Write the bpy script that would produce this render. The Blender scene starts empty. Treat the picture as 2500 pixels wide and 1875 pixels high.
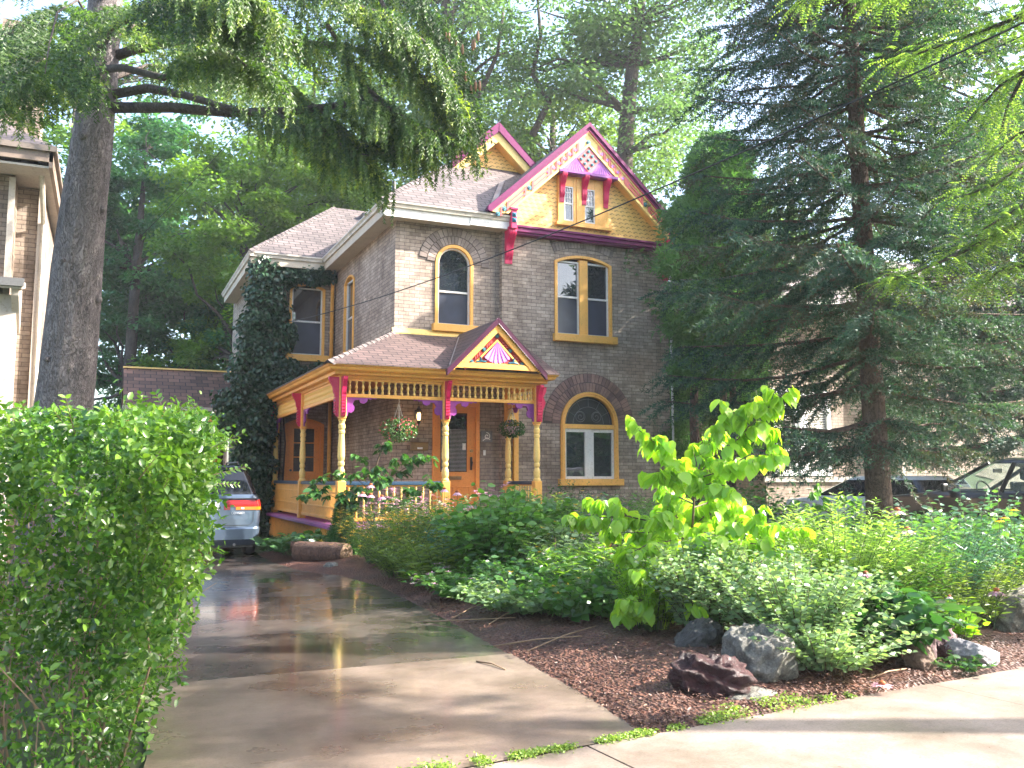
import bpy, math, random
import numpy as np
from mathutils import Vector, Matrix
from mathutils.geometry import tessellate_polygon
random.seed(7)
RNG = np.random.default_rng(7)
sc = bpy.context.scene
COL = sc.collection
R = math.radians
pi = math.pi

# ------------------------------------------------------------- camera
CAM = Vector((0, 0, 1.55)); YAW = R(24.2); FPX = 2200.0
PITCH = math.atan(228.5 / FPX)
FW = Vector((math.sin(YAW)*math.cos(PITCH), math.cos(YAW)*math.cos(PITCH), math.sin(PITCH)))
RT = Vector((math.cos(YAW), -math.sin(YAW), 0)); UP = RT.cross(FW)
cd = bpy.data.cameras.new('camera'); cam = bpy.data.objects.new('camera', cd); COL.objects.link(cam)
cam.location = CAM; cam.rotation_euler = (pi/2 + PITCH, 0, -YAW)
cd.sensor_width = 36; cd.lens = FPX/2500*36; cd.clip_end = 500; cd.clip_start = 0.05
sc.camera = cam
# ------------------------------------------------------------- sky and sun
SUN_AZ = R(112); SUN_EL = R(34)
world = bpy.data.worlds.new('World'); sc.world = world; world.use_nodes = True
wn = world.node_tree.nodes; wl = world.node_tree.links
bg = wn['Background']; sky = wn.new('ShaderNodeTexSky'); sky.sky_type = 'NISHITA'
sky.sun_disc = False; sky.sun_elevation = SUN_EL; sky.sun_rotation = SUN_AZ
sky.air_density = 1.0; sky.dust_density = 3.0; sky.ozone_density = 1.0
wl.new(sky.outputs[0], bg.inputs[0]); bg.inputs[1].default_value = 0.15
sd = bpy.data.lights.new('sun', 'SUN'); sun = bpy.data.objects.new('sun', sd); COL.objects.link(sun)
sd.energy = 4.6; sd.angle = R(0.6); sd.color = (1.0, 0.93, 0.84)
SV = Vector((math.sin(SUN_AZ)*math.cos(SUN_EL), math.cos(SUN_AZ)*math.cos(SUN_EL), math.sin(SUN_EL)))
sun.rotation_euler = SV.to_track_quat('Z', 'Y').to_euler()
sc.view_settings.view_transform = 'Standard'; sc.view_settings.look = 'None'
sc.view_settings.exposure = 2.4; sc.view_settings.gamma = 1.0
sc.render.engine = 'CYCLES'
sc.cycles.max_bounces = 8; sc.cycles.diffuse_bounces = 3; sc.cycles.glossy_bounces = 3
sc.cycles.transmission_bounces = 4; sc.cycles.transparent_max_bounces = 6

def at(px, py, depth):
    return CAM + (FW + RT*((px-1250)/FPX) + UP*(-(py-937.5)/FPX))*depth

# ------------------------------------------------------------- materials
def newmat(name):
    m = bpy.data.materials.new(name); m.use_nodes = True
    nt = m.node_tree; return m, nt, nt.nodes['Principled BSDF'], nt.nodes, nt.links
def N(nt, t, **kw):
    n = nt.nodes.new(t)
    for k, v in kw.items():
        if k in n.bl_rna.properties: setattr(n, k, v)
        else: n.inputs[k].default_value = v
    return n
def ramp(nt, fac, stops):
    r = nt.nodes.new('ShaderNodeValToRGB'); e = r.color_ramp.elements
    while len(e) < len(stops): e.new(0.5)
    for el, (p, c) in zip(e, stops): el.position = p; el.color = (*c, 1)
    nt.links.new(fac, r.inputs[0]); return r
def mixc(nt, fac, a, b, mode='MIX'):
    m = nt.nodes.new('ShaderNodeMix'); m.data_type = 'RGBA'; m.blend_type = mode
    for sock, v in ((m.inputs[0], fac), (m.inputs[6], a), (m.inputs[7], b)):
        if hasattr(v, 'is_linked') or hasattr(v, 'links'): nt.links.new(v, sock)
        elif isinstance(v, (int, float)): sock.default_value = v
        else: sock.default_value = (*v, 1)
    return m.outputs[2]
def coords(nt, kind='Object', scale=(1, 1, 1)):
    tc = nt.nodes.new('ShaderNodeTexCoord'); mp = nt.nodes.new('ShaderNodeMapping')
    mp.inputs['Scale'].default_value = scale; nt.links.new(tc.outputs[kind], mp.inputs[0]); return mp.outputs[0]
def noise(nt, vec, scale, detail=4, rough=0.55):
    n = N(nt, 'ShaderNodeTexNoise', Scale=scale, Detail=detail, Roughness=rough); nt.links.new(vec, n.inputs['Vector']); return n.outputs[0]
def bump(nt, bs, h, strength=0.3, dist=0.02):
    b = N(nt, 'ShaderNodeBump', Strength=strength, Distance=dist); nt.links.new(h, b.inputs['Height']); nt.links.new(b.outputs[0], bs.inputs['Normal'])
def paint(name, col, rough=0.45, var=0.12, spec=0.5, bscale=60, bs_=0.06):
    m, nt, b, n, l = newmat(name); v = coords(nt)
    nz = noise(nt, v, 2.5, 6); r = ramp(nt, nz, [(0.3, tuple(c*(1-var) for c in col)), (0.7, tuple(min(1, c*(1+var*0.5)) for c in col))])
    fine = noise(nt, v, 23, 5); r2 = ramp(nt, fine, [(0.30, (0.62, 0.56, 0.50)), (0.46, (1, 1, 1))])
    l.new(mixc(nt, 0.6, r.outputs[0], r2.outputs[0], 'MULTIPLY'), b.inputs['Base Color'])
    b.inputs['Roughness'].default_value = rough; b.inputs['Specular IOR Level'].default_value = spec
    bump(nt, b, noise(nt, v, bscale, 3), bs_, 0.01); return m
def brickmat(name, c1, c2, mortar, stain=(0.55, 0.5, 0.47)):
    m, nt, b, n, l = newmat(name)
    uv = coords(nt, 'UV'); ob = coords(nt)
    def brick(ca, cb, mo):
        br = N(nt, 'ShaderNodeTexBrick', Scale=1.0)
        br.inputs['Brick Width'].default_value = 0.25; br.inputs['Row Height'].default_value = 0.084
        br.inputs['Mortar Size'].default_value = 0.007; br.inputs['Mortar Smooth'].default_value = 0.3; br.inputs['Bias'].default_value = -0.1
        br.inputs['Color1'].default_value = (*ca, 1); br.inputs['Color2'].default_value = (*cb, 1); br.inputs['Mortar'].default_value = (*mo, 1)
        l.new(wob, br.inputs['Vector']); return br
    nzv = N(nt, 'ShaderNodeTexNoise', Scale=5.0, Detail=3.0); l.new(uv, nzv.inputs['Vector'])
    s = N(nt, 'ShaderNodeVectorMath', operation='SCALE'); s.inputs[3].default_value = 0.014
    l.new(nzv.outputs[1], s.inputs[0]); ad = N(nt, 'ShaderNodeVectorMath', operation='ADD'); l.new(uv, ad.inputs[0]); l.new(s.outputs[0], ad.inputs[1]); wob = ad.outputs[0]
    br = brick(c1, c2, mortar)
    big = noise(nt, ob, 0.7, 8, 0.65); rs = ramp(nt, big, [(0.36, stain), (0.6, (1, 1, 1))])
    sp = noise(nt, ob, 9, 6, 0.7); r2 = ramp(nt, sp, [(0.3, (0.68, 0.66, 0.65)), (0.55, (1, 1, 1)), (0.74, (1.22, 1.18, 1.12))])
    c = mixc(nt, 1.0, br.outputs[0], rs.outputs[0], 'MULTIPLY'); c = mixc(nt, 1.0, c, r2.outputs[0], 'MULTIPLY')
    stv = noise(nt, coords(nt, 'Object', (1.6, 1.6, 0.28)), 1.6, 7, 0.7); r3 = ramp(nt, stv, [(0.32, (0.62, 0.60, 0.58)), (0.5, (1, 1, 1)), (0.66, (1, 1, 1)), (0.78, (1.5, 1.48, 1.45))]); c = mixc(nt, 0.85, c, r3.outputs[0], 'MULTIPLY')
    l.new(c, b.inputs['Base Color']); b.inputs['Roughness'].default_value = 0.85
    inv = N(nt, 'ShaderNodeMath', operation='MULTIPLY_ADD'); inv.inputs[1].default_value = -1; inv.inputs[2].default_value = 1; l.new(br.outputs[1], inv.inputs[0])
    a2 = N(nt, 'ShaderNodeMath', operation='MULTIPLY_ADD'); a2.inputs[1].default_value = 0.5; l.new(noise(nt, ob, 40, 5), a2.inputs[0]); l.new(inv.outputs[0], a2.inputs[2])
    bump(nt, b, a2.outputs[0], 0.6, 0.008); return m
def shinglemat(name, c1, c2, gap, w=0.3, h=0.14):
    m, nt, b, n, l = newmat(name); uv = coords(nt, 'UV'); ob = coords(nt)
    br = N(nt, 'ShaderNodeTexBrick', Scale=1.0); br.inputs['Brick Width'].default_value = w; br.inputs['Row Height'].default_value = h
    br.inputs['Mortar Size'].default_value = 0.013; br.inputs['Mortar Smooth'].default_value = 0.15
    br.inputs['Color1'].default_value = (*c1, 1); br.inputs['Color2'].default_value = (*c2, 1); br.inputs['Mortar'].default_value = (*gap, 1)
    l.new(uv, br.inputs['Vector'])
    r2 = ramp(nt, noise(nt, ob, 1.3, 7, 0.7), [(0.3, (0.7, 0.7, 0.7)), (0.65, (1.1, 1.08, 1.06))])
    gr = ramp(nt, noise(nt, ob, 160, 2), [(0.3, (0.8, 0.8, 0.8)), (0.7, (1.15, 1.15, 1.15))])
    c = mixc(nt, 1, br.outputs[0], r2.outputs[0], 'MULTIPLY'); c = mixc(nt, 0.8, c, gr.outputs[0], 'MULTIPLY'); l.new(c, b.inputs['Base Color'])
    b.inputs['Roughness'].default_value = 0.7
    sx = N(nt, 'ShaderNodeSeparateXYZ'); l.new(uv, sx.inputs[0])
    dv = N(nt, 'ShaderNodeMath', operation='DIVIDE'); dv.inputs[1].default_value = h; l.new(sx.outputs[1], dv.inputs[0])
    fr = N(nt, 'ShaderNodeMath', operation='FRACT'); l.new(dv.outputs[0], fr.inputs[0])
    iv = N(nt, 'ShaderNodeMath', operation='SUBTRACT'); iv.inputs[0].default_value = 1; l.new(fr.outputs[0], iv.inputs[1])
    bump(nt, b, iv.outputs[0], 0.5, 0.012); return m
def scalemat(name, col, line):
    m, nt, b, n, l = newmat(name); uv = coords(nt, 'UV')
    sx = N(nt, 'ShaderNodeSeparateXYZ'); l.new(uv, sx.inputs[0])
    def mth(op, a, c=None, d=None):
        q = N(nt, 'ShaderNodeMath', operation=op)
        for i, v in enumerate((a, c, d)):
            if v is None: continue
            if isinstance(v, (int, float)): q.inputs[i].default_value = v
            else: l.new(v, q.inputs[i])
        return q.outputs[0]
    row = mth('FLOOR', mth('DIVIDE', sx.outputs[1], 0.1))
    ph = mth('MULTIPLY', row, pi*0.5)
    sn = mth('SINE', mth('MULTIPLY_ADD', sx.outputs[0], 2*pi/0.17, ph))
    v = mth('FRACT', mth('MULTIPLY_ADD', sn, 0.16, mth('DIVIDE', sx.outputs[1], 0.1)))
    r = ramp(nt, v, [(0.0, line), (0.13, line), (0.2, col), (1.0, col)])  # dark line paints the shadow gap under each scale row into the colour
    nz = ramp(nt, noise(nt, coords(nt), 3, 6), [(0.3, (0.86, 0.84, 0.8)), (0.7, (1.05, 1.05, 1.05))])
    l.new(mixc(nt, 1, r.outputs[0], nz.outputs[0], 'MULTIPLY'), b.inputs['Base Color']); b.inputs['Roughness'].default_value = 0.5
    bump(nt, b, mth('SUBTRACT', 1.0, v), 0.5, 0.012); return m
def leafmat(name, cols, trans=0.35, rough=0.42, tcol=None, spec=0.5):
    m, nt, b, n, l = newmat(name)
    a = N(nt, 'ShaderNodeAttribute', attribute_name='rnd')
    k = len(cols); r = ramp(nt, a.outputs['Fac'], [(i/max(1, k-1), c) for i, c in enumerate(cols)])
    l.new(r.outputs[0], b.inputs['Base Color']); b.inputs['Roughness'].default_value = rough
    b.inputs['Specular IOR Level'].default_value = spec
    t = N(nt, 'ShaderNodeBsdfTranslucent'); tc = tcol or (1.7, 1.9, 0.7)
    l.new(mixc(nt, 1, r.outputs[0], tc, 'MULTIPLY'), t.inputs[0])
    mx = N(nt, 'ShaderNodeMixShader'); mx.inputs[0].default_value = trans
    l.new(b.outputs[0], mx.inputs[1]); l.new(t.outputs[0], mx.inputs[2]); l.new(mx.outputs[0], n['Material Output'].inputs[0]); return m
def barkmat(name, c1, c2, sx=14, sz=5, st=0.9, dist=0.03):
    m, nt, b, n, l = newmat(name); v = coords(nt, 'Object', (1, 1, 0.35))
    vo = N(nt, 'ShaderNodeTexVoronoi', Scale=float(sx), feature='DISTANCE_TO_EDGE'); 
    nzv = N(nt, 'ShaderNodeTexNoise', Scale=6.0, Detail=5.0); l.new(v, nzv.inputs['Vector'])
    l.new(mixc(nt, 0.4, v, nzv.outputs[1]), vo.inputs['Vector'])
    e = ramp(nt, vo.outputs[0], [(0.0, (0.38, 0.36, 0.36)), (0.12, (1, 1, 1))])
    r = ramp(nt, noise(nt, v, 7, 8, 0.7), [(0.3, c1), (0.7, c2)])
    l.new(mixc(nt, 0.8, r.outputs[0], e.outputs[0], 'MULTIPLY'), b.inputs['Base Color']); b.inputs['Roughness'].default_value = 0.85
    a2 = N(nt, 'ShaderNodeMath', operation='ADD'); l.new(noise(nt, v, 20, 8, 0.7), a2.inputs[0]); l.new(e.outputs[0], a2.inputs[1])
    bump(nt, b, a2.outputs[0], st, dist); return m
def glassmat(name, col=(0.012, 0.015, 0.022), rough=0.03, spec=0.8, bumpy=0.03):
    m, nt, b, n, l = newmat(name); v = coords(nt)
    r = ramp(nt, noise(nt, v, 1.1, 3), [(0.35, col), (0.7, tuple(c*2.2 for c in col))]); l.new(r.outputs[0], b.inputs['Base Color'])
    b.inputs['Roughness'].default_value = rough; b.inputs['Specular IOR Level'].default_value = spec
    b.inputs['IOR'].default_value = 1.6
    bump(nt, b, noise(nt, v, 1.4, 2), bumpy, 0.05); return m

YEL = paint('yellow_trim_paint', (0.88, 0.455, 0.10)); YPALE = paint('pale_yellow_paint', (0.86, 0.60, 0.19))
ORG = paint('orange_door_paint', (0.80, 0.29, 0.055)); PUR = paint('purple_paint', (0.15, 0.010, 0.085), 0.55, 0.12, 0.25)
MAG = paint('magenta_paint', (0.60, 0.018, 0.10), 0.35); LIL = paint('lilac_paint', (0.50, 0.16, 0.55), 0.4)
VIO = paint('violet_paint', (0.26, 0.05, 0.30), 0.4)
CORAL = paint('coral_paint', (0.66, 0.13, 0.12), 0.4); BLU = paint('dark_blue_paint', (0.025, 0.06, 0.11), 0.35)
TEAL = paint('teal_paint', (0.02, 0.13, 0.19), 0.35)
WHT = paint('white_vinyl', (0.72, 0.70, 0.66), 0.4); GUT = paint('cream_gutter_metal', (0.55, 0.50, 0.42), 0.5, 0.3)
SOF = paint('soffit_paint', (0.50, 0.43, 0.33), 0.6)
BRK = brickmat('weathered_yellow_brick', (0.52, 0.43, 0.35), (0.32, 0.26, 0.215), (0.18, 0.138, 0.118), (0.62, 0.58, 0.55))
BRKV = brickmat('arch_brick', (0.30, 0.19, 0.165), (0.22, 0.15, 0.13), (0.12, 0.09, 0.08))
BRKL = brickmat('cream_brick', (0.38, 0.31, 0.25), (0.26, 0.205, 0.165), (0.15, 0.12, 0.10), (0.6, 0.56, 0.52))
SHG = shinglemat('brown_asphalt_shingle', (0.160, 0.130, 0.125), (0.10, 0.082, 0.078), (0.022, 0.017, 0.017), 0.32, 0.17)
SHP = shinglemat('porch_shingle', (0.13, 0.085, 0.078), (0.085, 0.056, 0.052), (0.02, 0.014, 0.014), 0.30, 0.16)
SHR = shinglemat('red_brown_shingle', (0.22, 0.115, 0.08), (0.09, 0.05, 0.035), (0.015, 0.01, 0.01), 0.34, 0.24)
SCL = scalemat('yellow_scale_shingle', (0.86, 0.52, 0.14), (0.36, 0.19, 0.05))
GLS = glassmat('window_glass', (0.012, 0.016, 0.022), 0.02, 1.0, 0.04)
SCR = glassmat('window_screen', (0.03, 0.035, 0.05), 0.22, 0.35, 0.02)
CARGL = glassmat('car_glass', (0.01, 0.011, 0.014), 0.03, 0.5, 0.02)
LEAD = paint('leaded_glass', (0.035, 0.035, 0.045), 0.15, 0.5)
BLK = paint('black_metal', (0.02, 0.02, 0.02), 0.4); RUB = paint('tyre_rubber', (0.018, 0.018, 0.018), 0.7)
FLASH = paint('metal_flashing', (0.26, 0.24, 0.24), 0.35, 0.4)
STONE = paint('sill_stone', (0.35, 0.32, 0.28), 0.8)

# ------------------------------------------------------------- object helpers
def tag(o, label=None, cat=None, group=None, kind=None):
    if label: o['label'] = label
    if cat: o['category'] = cat
    if group: o['group'] = group
    if kind: o['kind'] = kind
    return o
def thing(name, label, cat, loc=(0, 0, 0), group=None):
    o = bpy.data.objects.new(name, None); COL.objects.link(o); o.location = loc; o.empty_display_size = 0.2
    return tag(o, label, cat, group)
def wloc(o):
    p = Vector((0, 0, 0))
    while o is not None: p += o.location; o = o.parent
    return p
def link_mesh(name, me, mat, parent, loc=None):
    o = bpy.data.objects.new(name, me); COL.objects.link(o)
    mats = mat if isinstance(mat, (list, tuple)) else [mat]
    for m in mats: me.materials.append(m)
    if parent is not None: o.parent = parent
    return o
class MB:
    def __init__(s): s.v = []; s.f = []
    def add(s, vs, fs):
        b = len(s.v); s.v += [tuple(p) for p in vs]; s.f += [tuple(b+i for i in f) for f in fs]; return s
    def box(s, x0, x1, y0, y1, z0, z1):
        return s.add([(x0,y0,z0),(x1,y0,z0),(x1,y1,z0),(x0,y1,z0),(x0,y0,z1),(x1,y0,z1),(x1,y1,z1),(x0,y1,z1)],
                     [(0,3,2,1),(4,5,6,7),(0,1,5,4),(1,2,6,5),(2,3,7,6),(3,0,4,7)])
    def prism(s, pts, fn, d0, d1):
        """extrude polygon pts (a,b) ; fn(a,b,d)->xyz"""
        n = len(pts); vs = [fn(a, b, d0) for a, b in pts] + [fn(a, b, d1) for a, b in pts]
        fs = [(i, (i+1) % n, n+(i+1) % n, n+i) for i in range(n)]
        try:
            tr = tessellate_polygon([[Vector((a, b, 0)) for a, b in pts]])
        except Exception: tr = []
        for t in tr: fs.append(tuple(t)); fs.append(tuple(n+i for i in reversed(t)))
        return s.add(vs, fs)
    def quad(s, a, b, c, d): return s.add([a, b, c, d], [(0, 1, 2, 3)])
    def slab(s, pts, t=0.05):
        """planar polygon given thickness downwards"""
        n = len(pts); vs = [tuple(p) for p in pts] + [(p[0], p[1], p[2]-t) for p in pts]
        return s.add(vs, [tuple(range(n)), tuple(range(2*n-1, n-1, -1))] + [(i, n+i, n+(i+1) % n, (i+1) % n) for i in range(n)])
    def tube(s, path, rad, n=8, cap=True):
        path = [Vector(p) for p in path]; m = len(path)
        if not hasattr(rad, '__len__'): rad = [rad]*m
        vs = []; u = None
        for i, p in enumerate(path):
            d = (path[min(i+1, m-1)]-path[max(i-1, 0)])
            if d.length < 1e-9: d = Vector((0, 0, 1))
            d.normalize()
            if u is None: u = d.orthogonal().normalized()
            u = (u - d*u.dot(d)); u = u.normalized() if u.length > 1e-6 else d.orthogonal().normalized()
            w = d.cross(u)
            for k in range(n):
                a = 2*pi*k/n; vs.append(p + (u*math.cos(a)+w*math.sin(a))*rad[i])
        fs = [(i*n+k, i*n+(k+1) % n, (i+1)*n+(k+1) % n, (i+1)*n+k) for i in range(m-1) for k in range(n)]
        if cap: fs += [tuple(reversed(range(n))), tuple((m-1)*n+k for k in range(n))]
        return s.add(vs, fs)
    def lathe(s, prof, c, n=14):
        m = len(prof); vs = []
        for r, z in prof:
            for k in range(n):
                a = 2*pi*k/n; vs.append((c[0]+r*math.cos(a), c[1]+r*math.sin(a), c[2]+z))
        fs = [(i*n+k, i*n+(k+1) % n, (i+1)*n+(k+1) % n, (i+1)*n+k) for i in range(m-1) for k in range(n)]
        fs += [tuple(reversed(range(n))), tuple((m-1)*n+k for k in range(n))]
        return s.add(vs, fs)
    def build(s, name, mat, parent=None, smooth=False, bevel=0, loc=None):
        off = wloc(parent) if parent is not None else Vector((0, 0, 0))
        own = Vector(loc) if loc is not None else Vector((0, 0, 0))
        tot = off + own if parent is None else off
        sub = own if parent is None else off
        V = np.array(s.v, dtype=float).reshape(-1, 3) - np.array(sub)
        me = bpy.data.meshes.new(name); me.from_pydata(V.tolist(), [], s.f); me.validate()
        uvl = me.uv_layers.new(name='UVMap')
        nl = len(me.loops)
        if nl:
            vi = np.empty(nl, dtype=np.int32); me.loops.foreach_get('vertex_index', vi)
            co = np.empty(len(me.vertices)*3); me.vertices.foreach_get('co', co); co = co.reshape(-1, 3) + np.array(sub)
            nf = len(me.polygons); fn = np.empty(nf*3); me.polygons.foreach_get('normal', fn); fn = fn.reshape(-1, 3)
            lt = np.empty(nf, dtype=np.int32); me.polygons.foreach_get('loop_total', lt)
            t = np.cross(np.array([0, 0, 1.0]), fn); ln = np.linalg.norm(t, axis=1); flat = ln < 0.05
            t[flat] = (1, 0, 0); ln[flat] = 1; t /= ln[:, None]; b = np.cross(fn, t)
            fi = np.repeat(np.arange(nf), lt); p = co[vi]
            uv = np.stack([(p*t[fi]).sum(1), (p*b[fi]).sum(1)], 1); uvl.data.foreach_set('uv', uv.ravel())
        if smooth: me.polygons.foreach_set('use_smooth', [True]*len(me.polygons))
        o = link_mesh(name, me, mat, parent)
        if parent is None and loc is not None: o.location = own
        if bevel:
            bm = o.modifiers.new('bevel', 'BEVEL'); bm.width = bevel; bm.segments = 2; bm.limit_method = 'ANGLE'
        return o
def XZ(y0=0): return lambda a, b, d: (a, d, b)
fXZ = lambda a, b, d: (a, d, b)     # polygon in x,z extruded along y
fYZ = lambda a, b, d: (d, a, b)     # polygon in y,z extruded along x
fXY = lambda a, b, d: (a, b, d)

# ------------------------------------------------------------- foliage helpers
T_DIA = (np.array([(0,0,0),(-.32,.42,.06),(0,1,-.04),(.32,.42,.06)]), np.array([(0,3,2),(0,2,1)]))
T_OVAL = (np.array([(0,0,0),(-.24,.22,.05),(-.27,.6,.04),(0,1,-.12),(.27,.6,.04),(.24,.22,.05)]), np.array([(0,5,4),(0,4,3),(0,3,2),(0,2,1)]))
T_LONG = (np.array([(0,0,0),(-.09,.35,.02),(0,1,-.15),(.09,.35,.02)]), np.array([(0,3,2),(0,2,1)]))
T_HEART = (np.array([(0,0,0),(-.26,.08,.03),(-.40,.34,.03),(-.30,.66,-.03),(0,1,-.2),(.30,.66,-.03),(.40,.34,.03),(.26,.08,.03),(0,.36,-.04),(0,.7,-.09)]),
           np.array([(0,8,1),(1,8,2),(2,8,9),(2,9,3),(3,9,4),(4,9,5),(5,9,6),(9,8,6),(6,8,7),(7,8,0)]))
T_PETAL = (np.array([(0,0,0),(-.14,.4,0),(-.13,.85,-.05),(0,1,-.08),(.13,.85,-.05),(.14,.4,0)]), np.array([(0,5,4),(0,4,3),(0,3,2),(0,2,1)]))
class LM:
    def __init__(s): s.v = []; s.f = []; s.r = []; s.n = 0
    def leaves(s, P, D, Nn, S, T, rnd=None):
        P = np.asarray(P, float); n = len(P)
        if n == 0: return s
        D = np.asarray(D, float); D = D/np.maximum(np.linalg.norm(D, axis=1), 1e-6)[:, None]
        X = np.cross(D, Nn); X = X/np.maximum(np.linalg.norm(X, axis=1), 1e-6)[:, None]; Z = np.cross(X, D)
        S = np.broadcast_to(np.asarray(S, float), (n,))
        tv, tf = T; k = len(tv)
        V = P[:, None, :] + S[:, None, None]*(tv[None, :, 0:1]*X[:, None, :] + tv[None, :, 1:2]*D[:, None, :] + tv[None, :, 2:3]*Z[:, None, :])
        F = tf[None]+ (np.arange(n)*k)[:, None, None] + s.n
        if rnd is None: rnd = RNG.random(n)
        s.v.append(V.reshape(-1, 3)); s.f.append(F.reshape(-1, 3)); s.r.append(np.repeat(rnd, k)); s.n += n*k; return s
    def tris(s, V, rnd):
        """V (n,3,3)"""
        n = len(V); s.v.append(V.reshape(-1, 3)); s.f.append(np.arange(n*3).reshape(-1, 3)+s.n); s.r.append(np.repeat(rnd, 3)); s.n += n*3; return s
    def build(s, name, mat, parent=None, loc=None, smooth=False):
        off = np.array(wloc(parent)) if parent is not None else (np.array(loc) if loc is not None else np.zeros(3))
        V = np.concatenate(s.v)-off; F = np.concatenate(s.f).astype(np.int32); r = np.concatenate(s.r)
        me = bpy.data.meshes.new(name); me.vertices.add(len(V)); me.vertices.foreach_set('co', V.astype(np.float32).ravel())
        me.loops.add(F.size); me.loops.foreach_set('vertex_index', F.ravel())
        me.polygons.add(len(F)); me.polygons.foreach_set('loop_start', np.arange(0, F.size, 3, dtype=np.int32)); me.polygons.foreach_set('loop_total', np.full(len(F), 3, dtype=np.int32))
        a = me.attributes.new('rnd', 'FLOAT', 'POINT'); a.data.foreach_set('value', r.astype(np.float32))
        me.update(calc_edges=True)
        o = link_mesh(name, me, mat, parent)
        if parent is None and loc is not None: o.location = loc
        return o
def unit(a): return a/np.maximum(np.linalg.norm(a, axis=-1, keepdims=True), 1e-9)
def rdir(n): return unit(RNG.normal(size=(n, 3)))
def needles(L, A, B, w, k=8, rnd=None, nw=0.16):
    """brush-like twigs from A to B: k needle blades each"""
    A = np.asarray(A, float); B = np.asarray(B, float); n = len(A); ax = B-A; ln = np.linalg.norm(ax, axis=1, keepdims=True); d = ax/np.maximum(ln, 1e-6)
    o = unit(np.cross(d, rdir(n))); o2 = np.cross(d, o)
    t = (np.arange(k)+.3)/k; ang = np.arange(k)*2.4 + 0
    base = A[:, None]+ax[:, None]*t[None, :, None]
    phase = RNG.random((n, 1))*6.28
    ca = np.cos(ang[None]+phase)[..., None]; sa = np.sin(ang[None]+phase)[..., None]
    side = o[:, None]*ca + o2[:, None]*sa
    W = np.broadcast_to(np.asarray(w, float).reshape(-1, 1, 1), (n, 1, 1))
    tip = base + side*W + d[:, None]*W*0.9
    bw = d[:, None]*np.maximum(ln[:, None]/k*0.55, W*nw)
    V = np.stack([base-bw, base+bw, tip], 2).reshape(-1, 3, 3)
    if rnd is None: rnd = RNG.random(n)
    L.tris(V, np.repeat(rnd, k))
    return L
def crown_leaves(L, clumps, per, size, T=T_DIA, flat=0.35, droop=0.25, jit=0.35):
    """clumps: (n,4) x,y,z,r. leaves spread through flattened clumps, facing up and out"""
    C = np.repeat(clumps, per, axis=0); n = len(C)
    u = rdir(n); rad = RNG.random(n)**0.45
    p = u*rad[:, None]*C[:, 3:4]; p[:, 2] *= flat; P = C[:, :3]+p
    D = unit(p*np.array([1, 1, 0.3]) + RNG.normal(size=(n, 3))*jit*C[:, 3:4] + 1e-6); D[:, 2] -= droop
    Nn = np.tile(np.array([0, 0, 1.0]), (n, 1)) + RNG.normal(size=(n, 3))*0.45 + u*0.3
    cr = np.repeat(RNG.random(len(clumps)), per)
    rnd = np.clip(cr*0.55 + RNG.random(n)*0.45, 0, 1)
    L.leaves(P, D, Nn, size*(0.65+0.7*RNG.random(n)), T, rnd)
def limb(p0, p1, r0, r1, seg=5, sag=0.0, wob=0.08):
    p0 = Vector(p0); p1 = Vector(p1); L = (p1-p0).length; pts = []; rs = []
    for i in range(seg+1):
        t = i/seg; q = p0.lerp(p1, t); 
        if 0 < i < seg: q += Vector((random.uniform(-1, 1), random.uniform(-1, 1), random.uniform(-1, 1)))*wob*L*0.5
        q.z += sag*math.sin(pi*t)*L; pts.append(q); rs.append(r0+(r1-r0)*t)
    return pts, rs
# ============================================================= GROUND AND PAVING
def soilmat():
    m, nt, b, n, l = newmat('wet_mulch'); v = coords(nt)
    vo = N(nt, 'ShaderNodeTexVoronoi', Scale=38.0); mp = coords(nt, 'Object', (1, 0.45, 1)); l.new(mixc(nt, 0.3, mp, v), vo.inputs['Vector'])
    r = ramp(nt, vo.outputs[0], [(0.0, (0.03, 0.014, 0.010)), (0.35, (0.085, 0.036, 0.025)), (0.8, (0.15, 0.070, 0.045))])
    r2 = ramp(nt, noise(nt, v, 2.2, 6), [(0.35, (0.5, 0.48, 0.46)), (0.65, (1.1, 1.0, 0.95))])
    l.new(mixc(nt, 1, r.outputs[0], r2.outputs[0], 'MULTIPLY'), b.inputs['Base Color']); b.inputs['Roughness'].default_value = 0.55
    bump(nt, b, vo.outputs[0], 1.0, 0.03); return m
def concrete(name, c1, c2, r1, r2, wet=0.0, scl=0.55):
    m, nt, b, n, l = newmat(name); v = coords(nt)
    r = ramp(nt, noise(nt, v, scl, 7, 0.6), [(0.35, c1), (0.68, c2)])
    sp = ramp(nt, noise(nt, v, 60, 3, 0.7), [(0.32, (0.75, 0.73, 0.7)), (0.5, (1, 1, 1)), (0.72, (1.15, 1.13, 1.1))])
    sp2 = ramp(nt, noise(nt, v, 9, 8, 0.75), [(0.3, (0.72, 0.70, 0.66)), (0.6, (1.05, 1.05, 1.05))])
    c = mixc(nt, 1, r.outputs[0], sp.outputs[0], 'MULTIPLY'); c = mixc(nt, 0.8, c, sp2.outputs[0], 'MULTIPLY'); l.new(c, b.inputs['Base Color'])
    rr = N(nt, 'ShaderNodeMapRange'); rr.inputs[3].default_value = r1; rr.inputs[4].default_value = r2
    rr.inputs[1].default_value = 0.35; rr.inputs[2].default_value = 0.65; l.new(noise(nt, v, 0.9, 5, 0.6), rr.inputs[0]); l.new(rr.outputs[0], b.inputs['Roughness'])
    b.inputs['Specular IOR Level'].default_value = 0.5
    bump(nt, b, noise(nt, v, 45, 5), 0.10 if wet else 0.25, 0.006)
    if wet: b.inputs['Coat Weight'].default_value = wet; b.inputs['Coat Roughness'].default_value = 0.09; b.inputs['Coat IOR'].default_value = 1.33
    return m
SOIL = soilmat()
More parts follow.
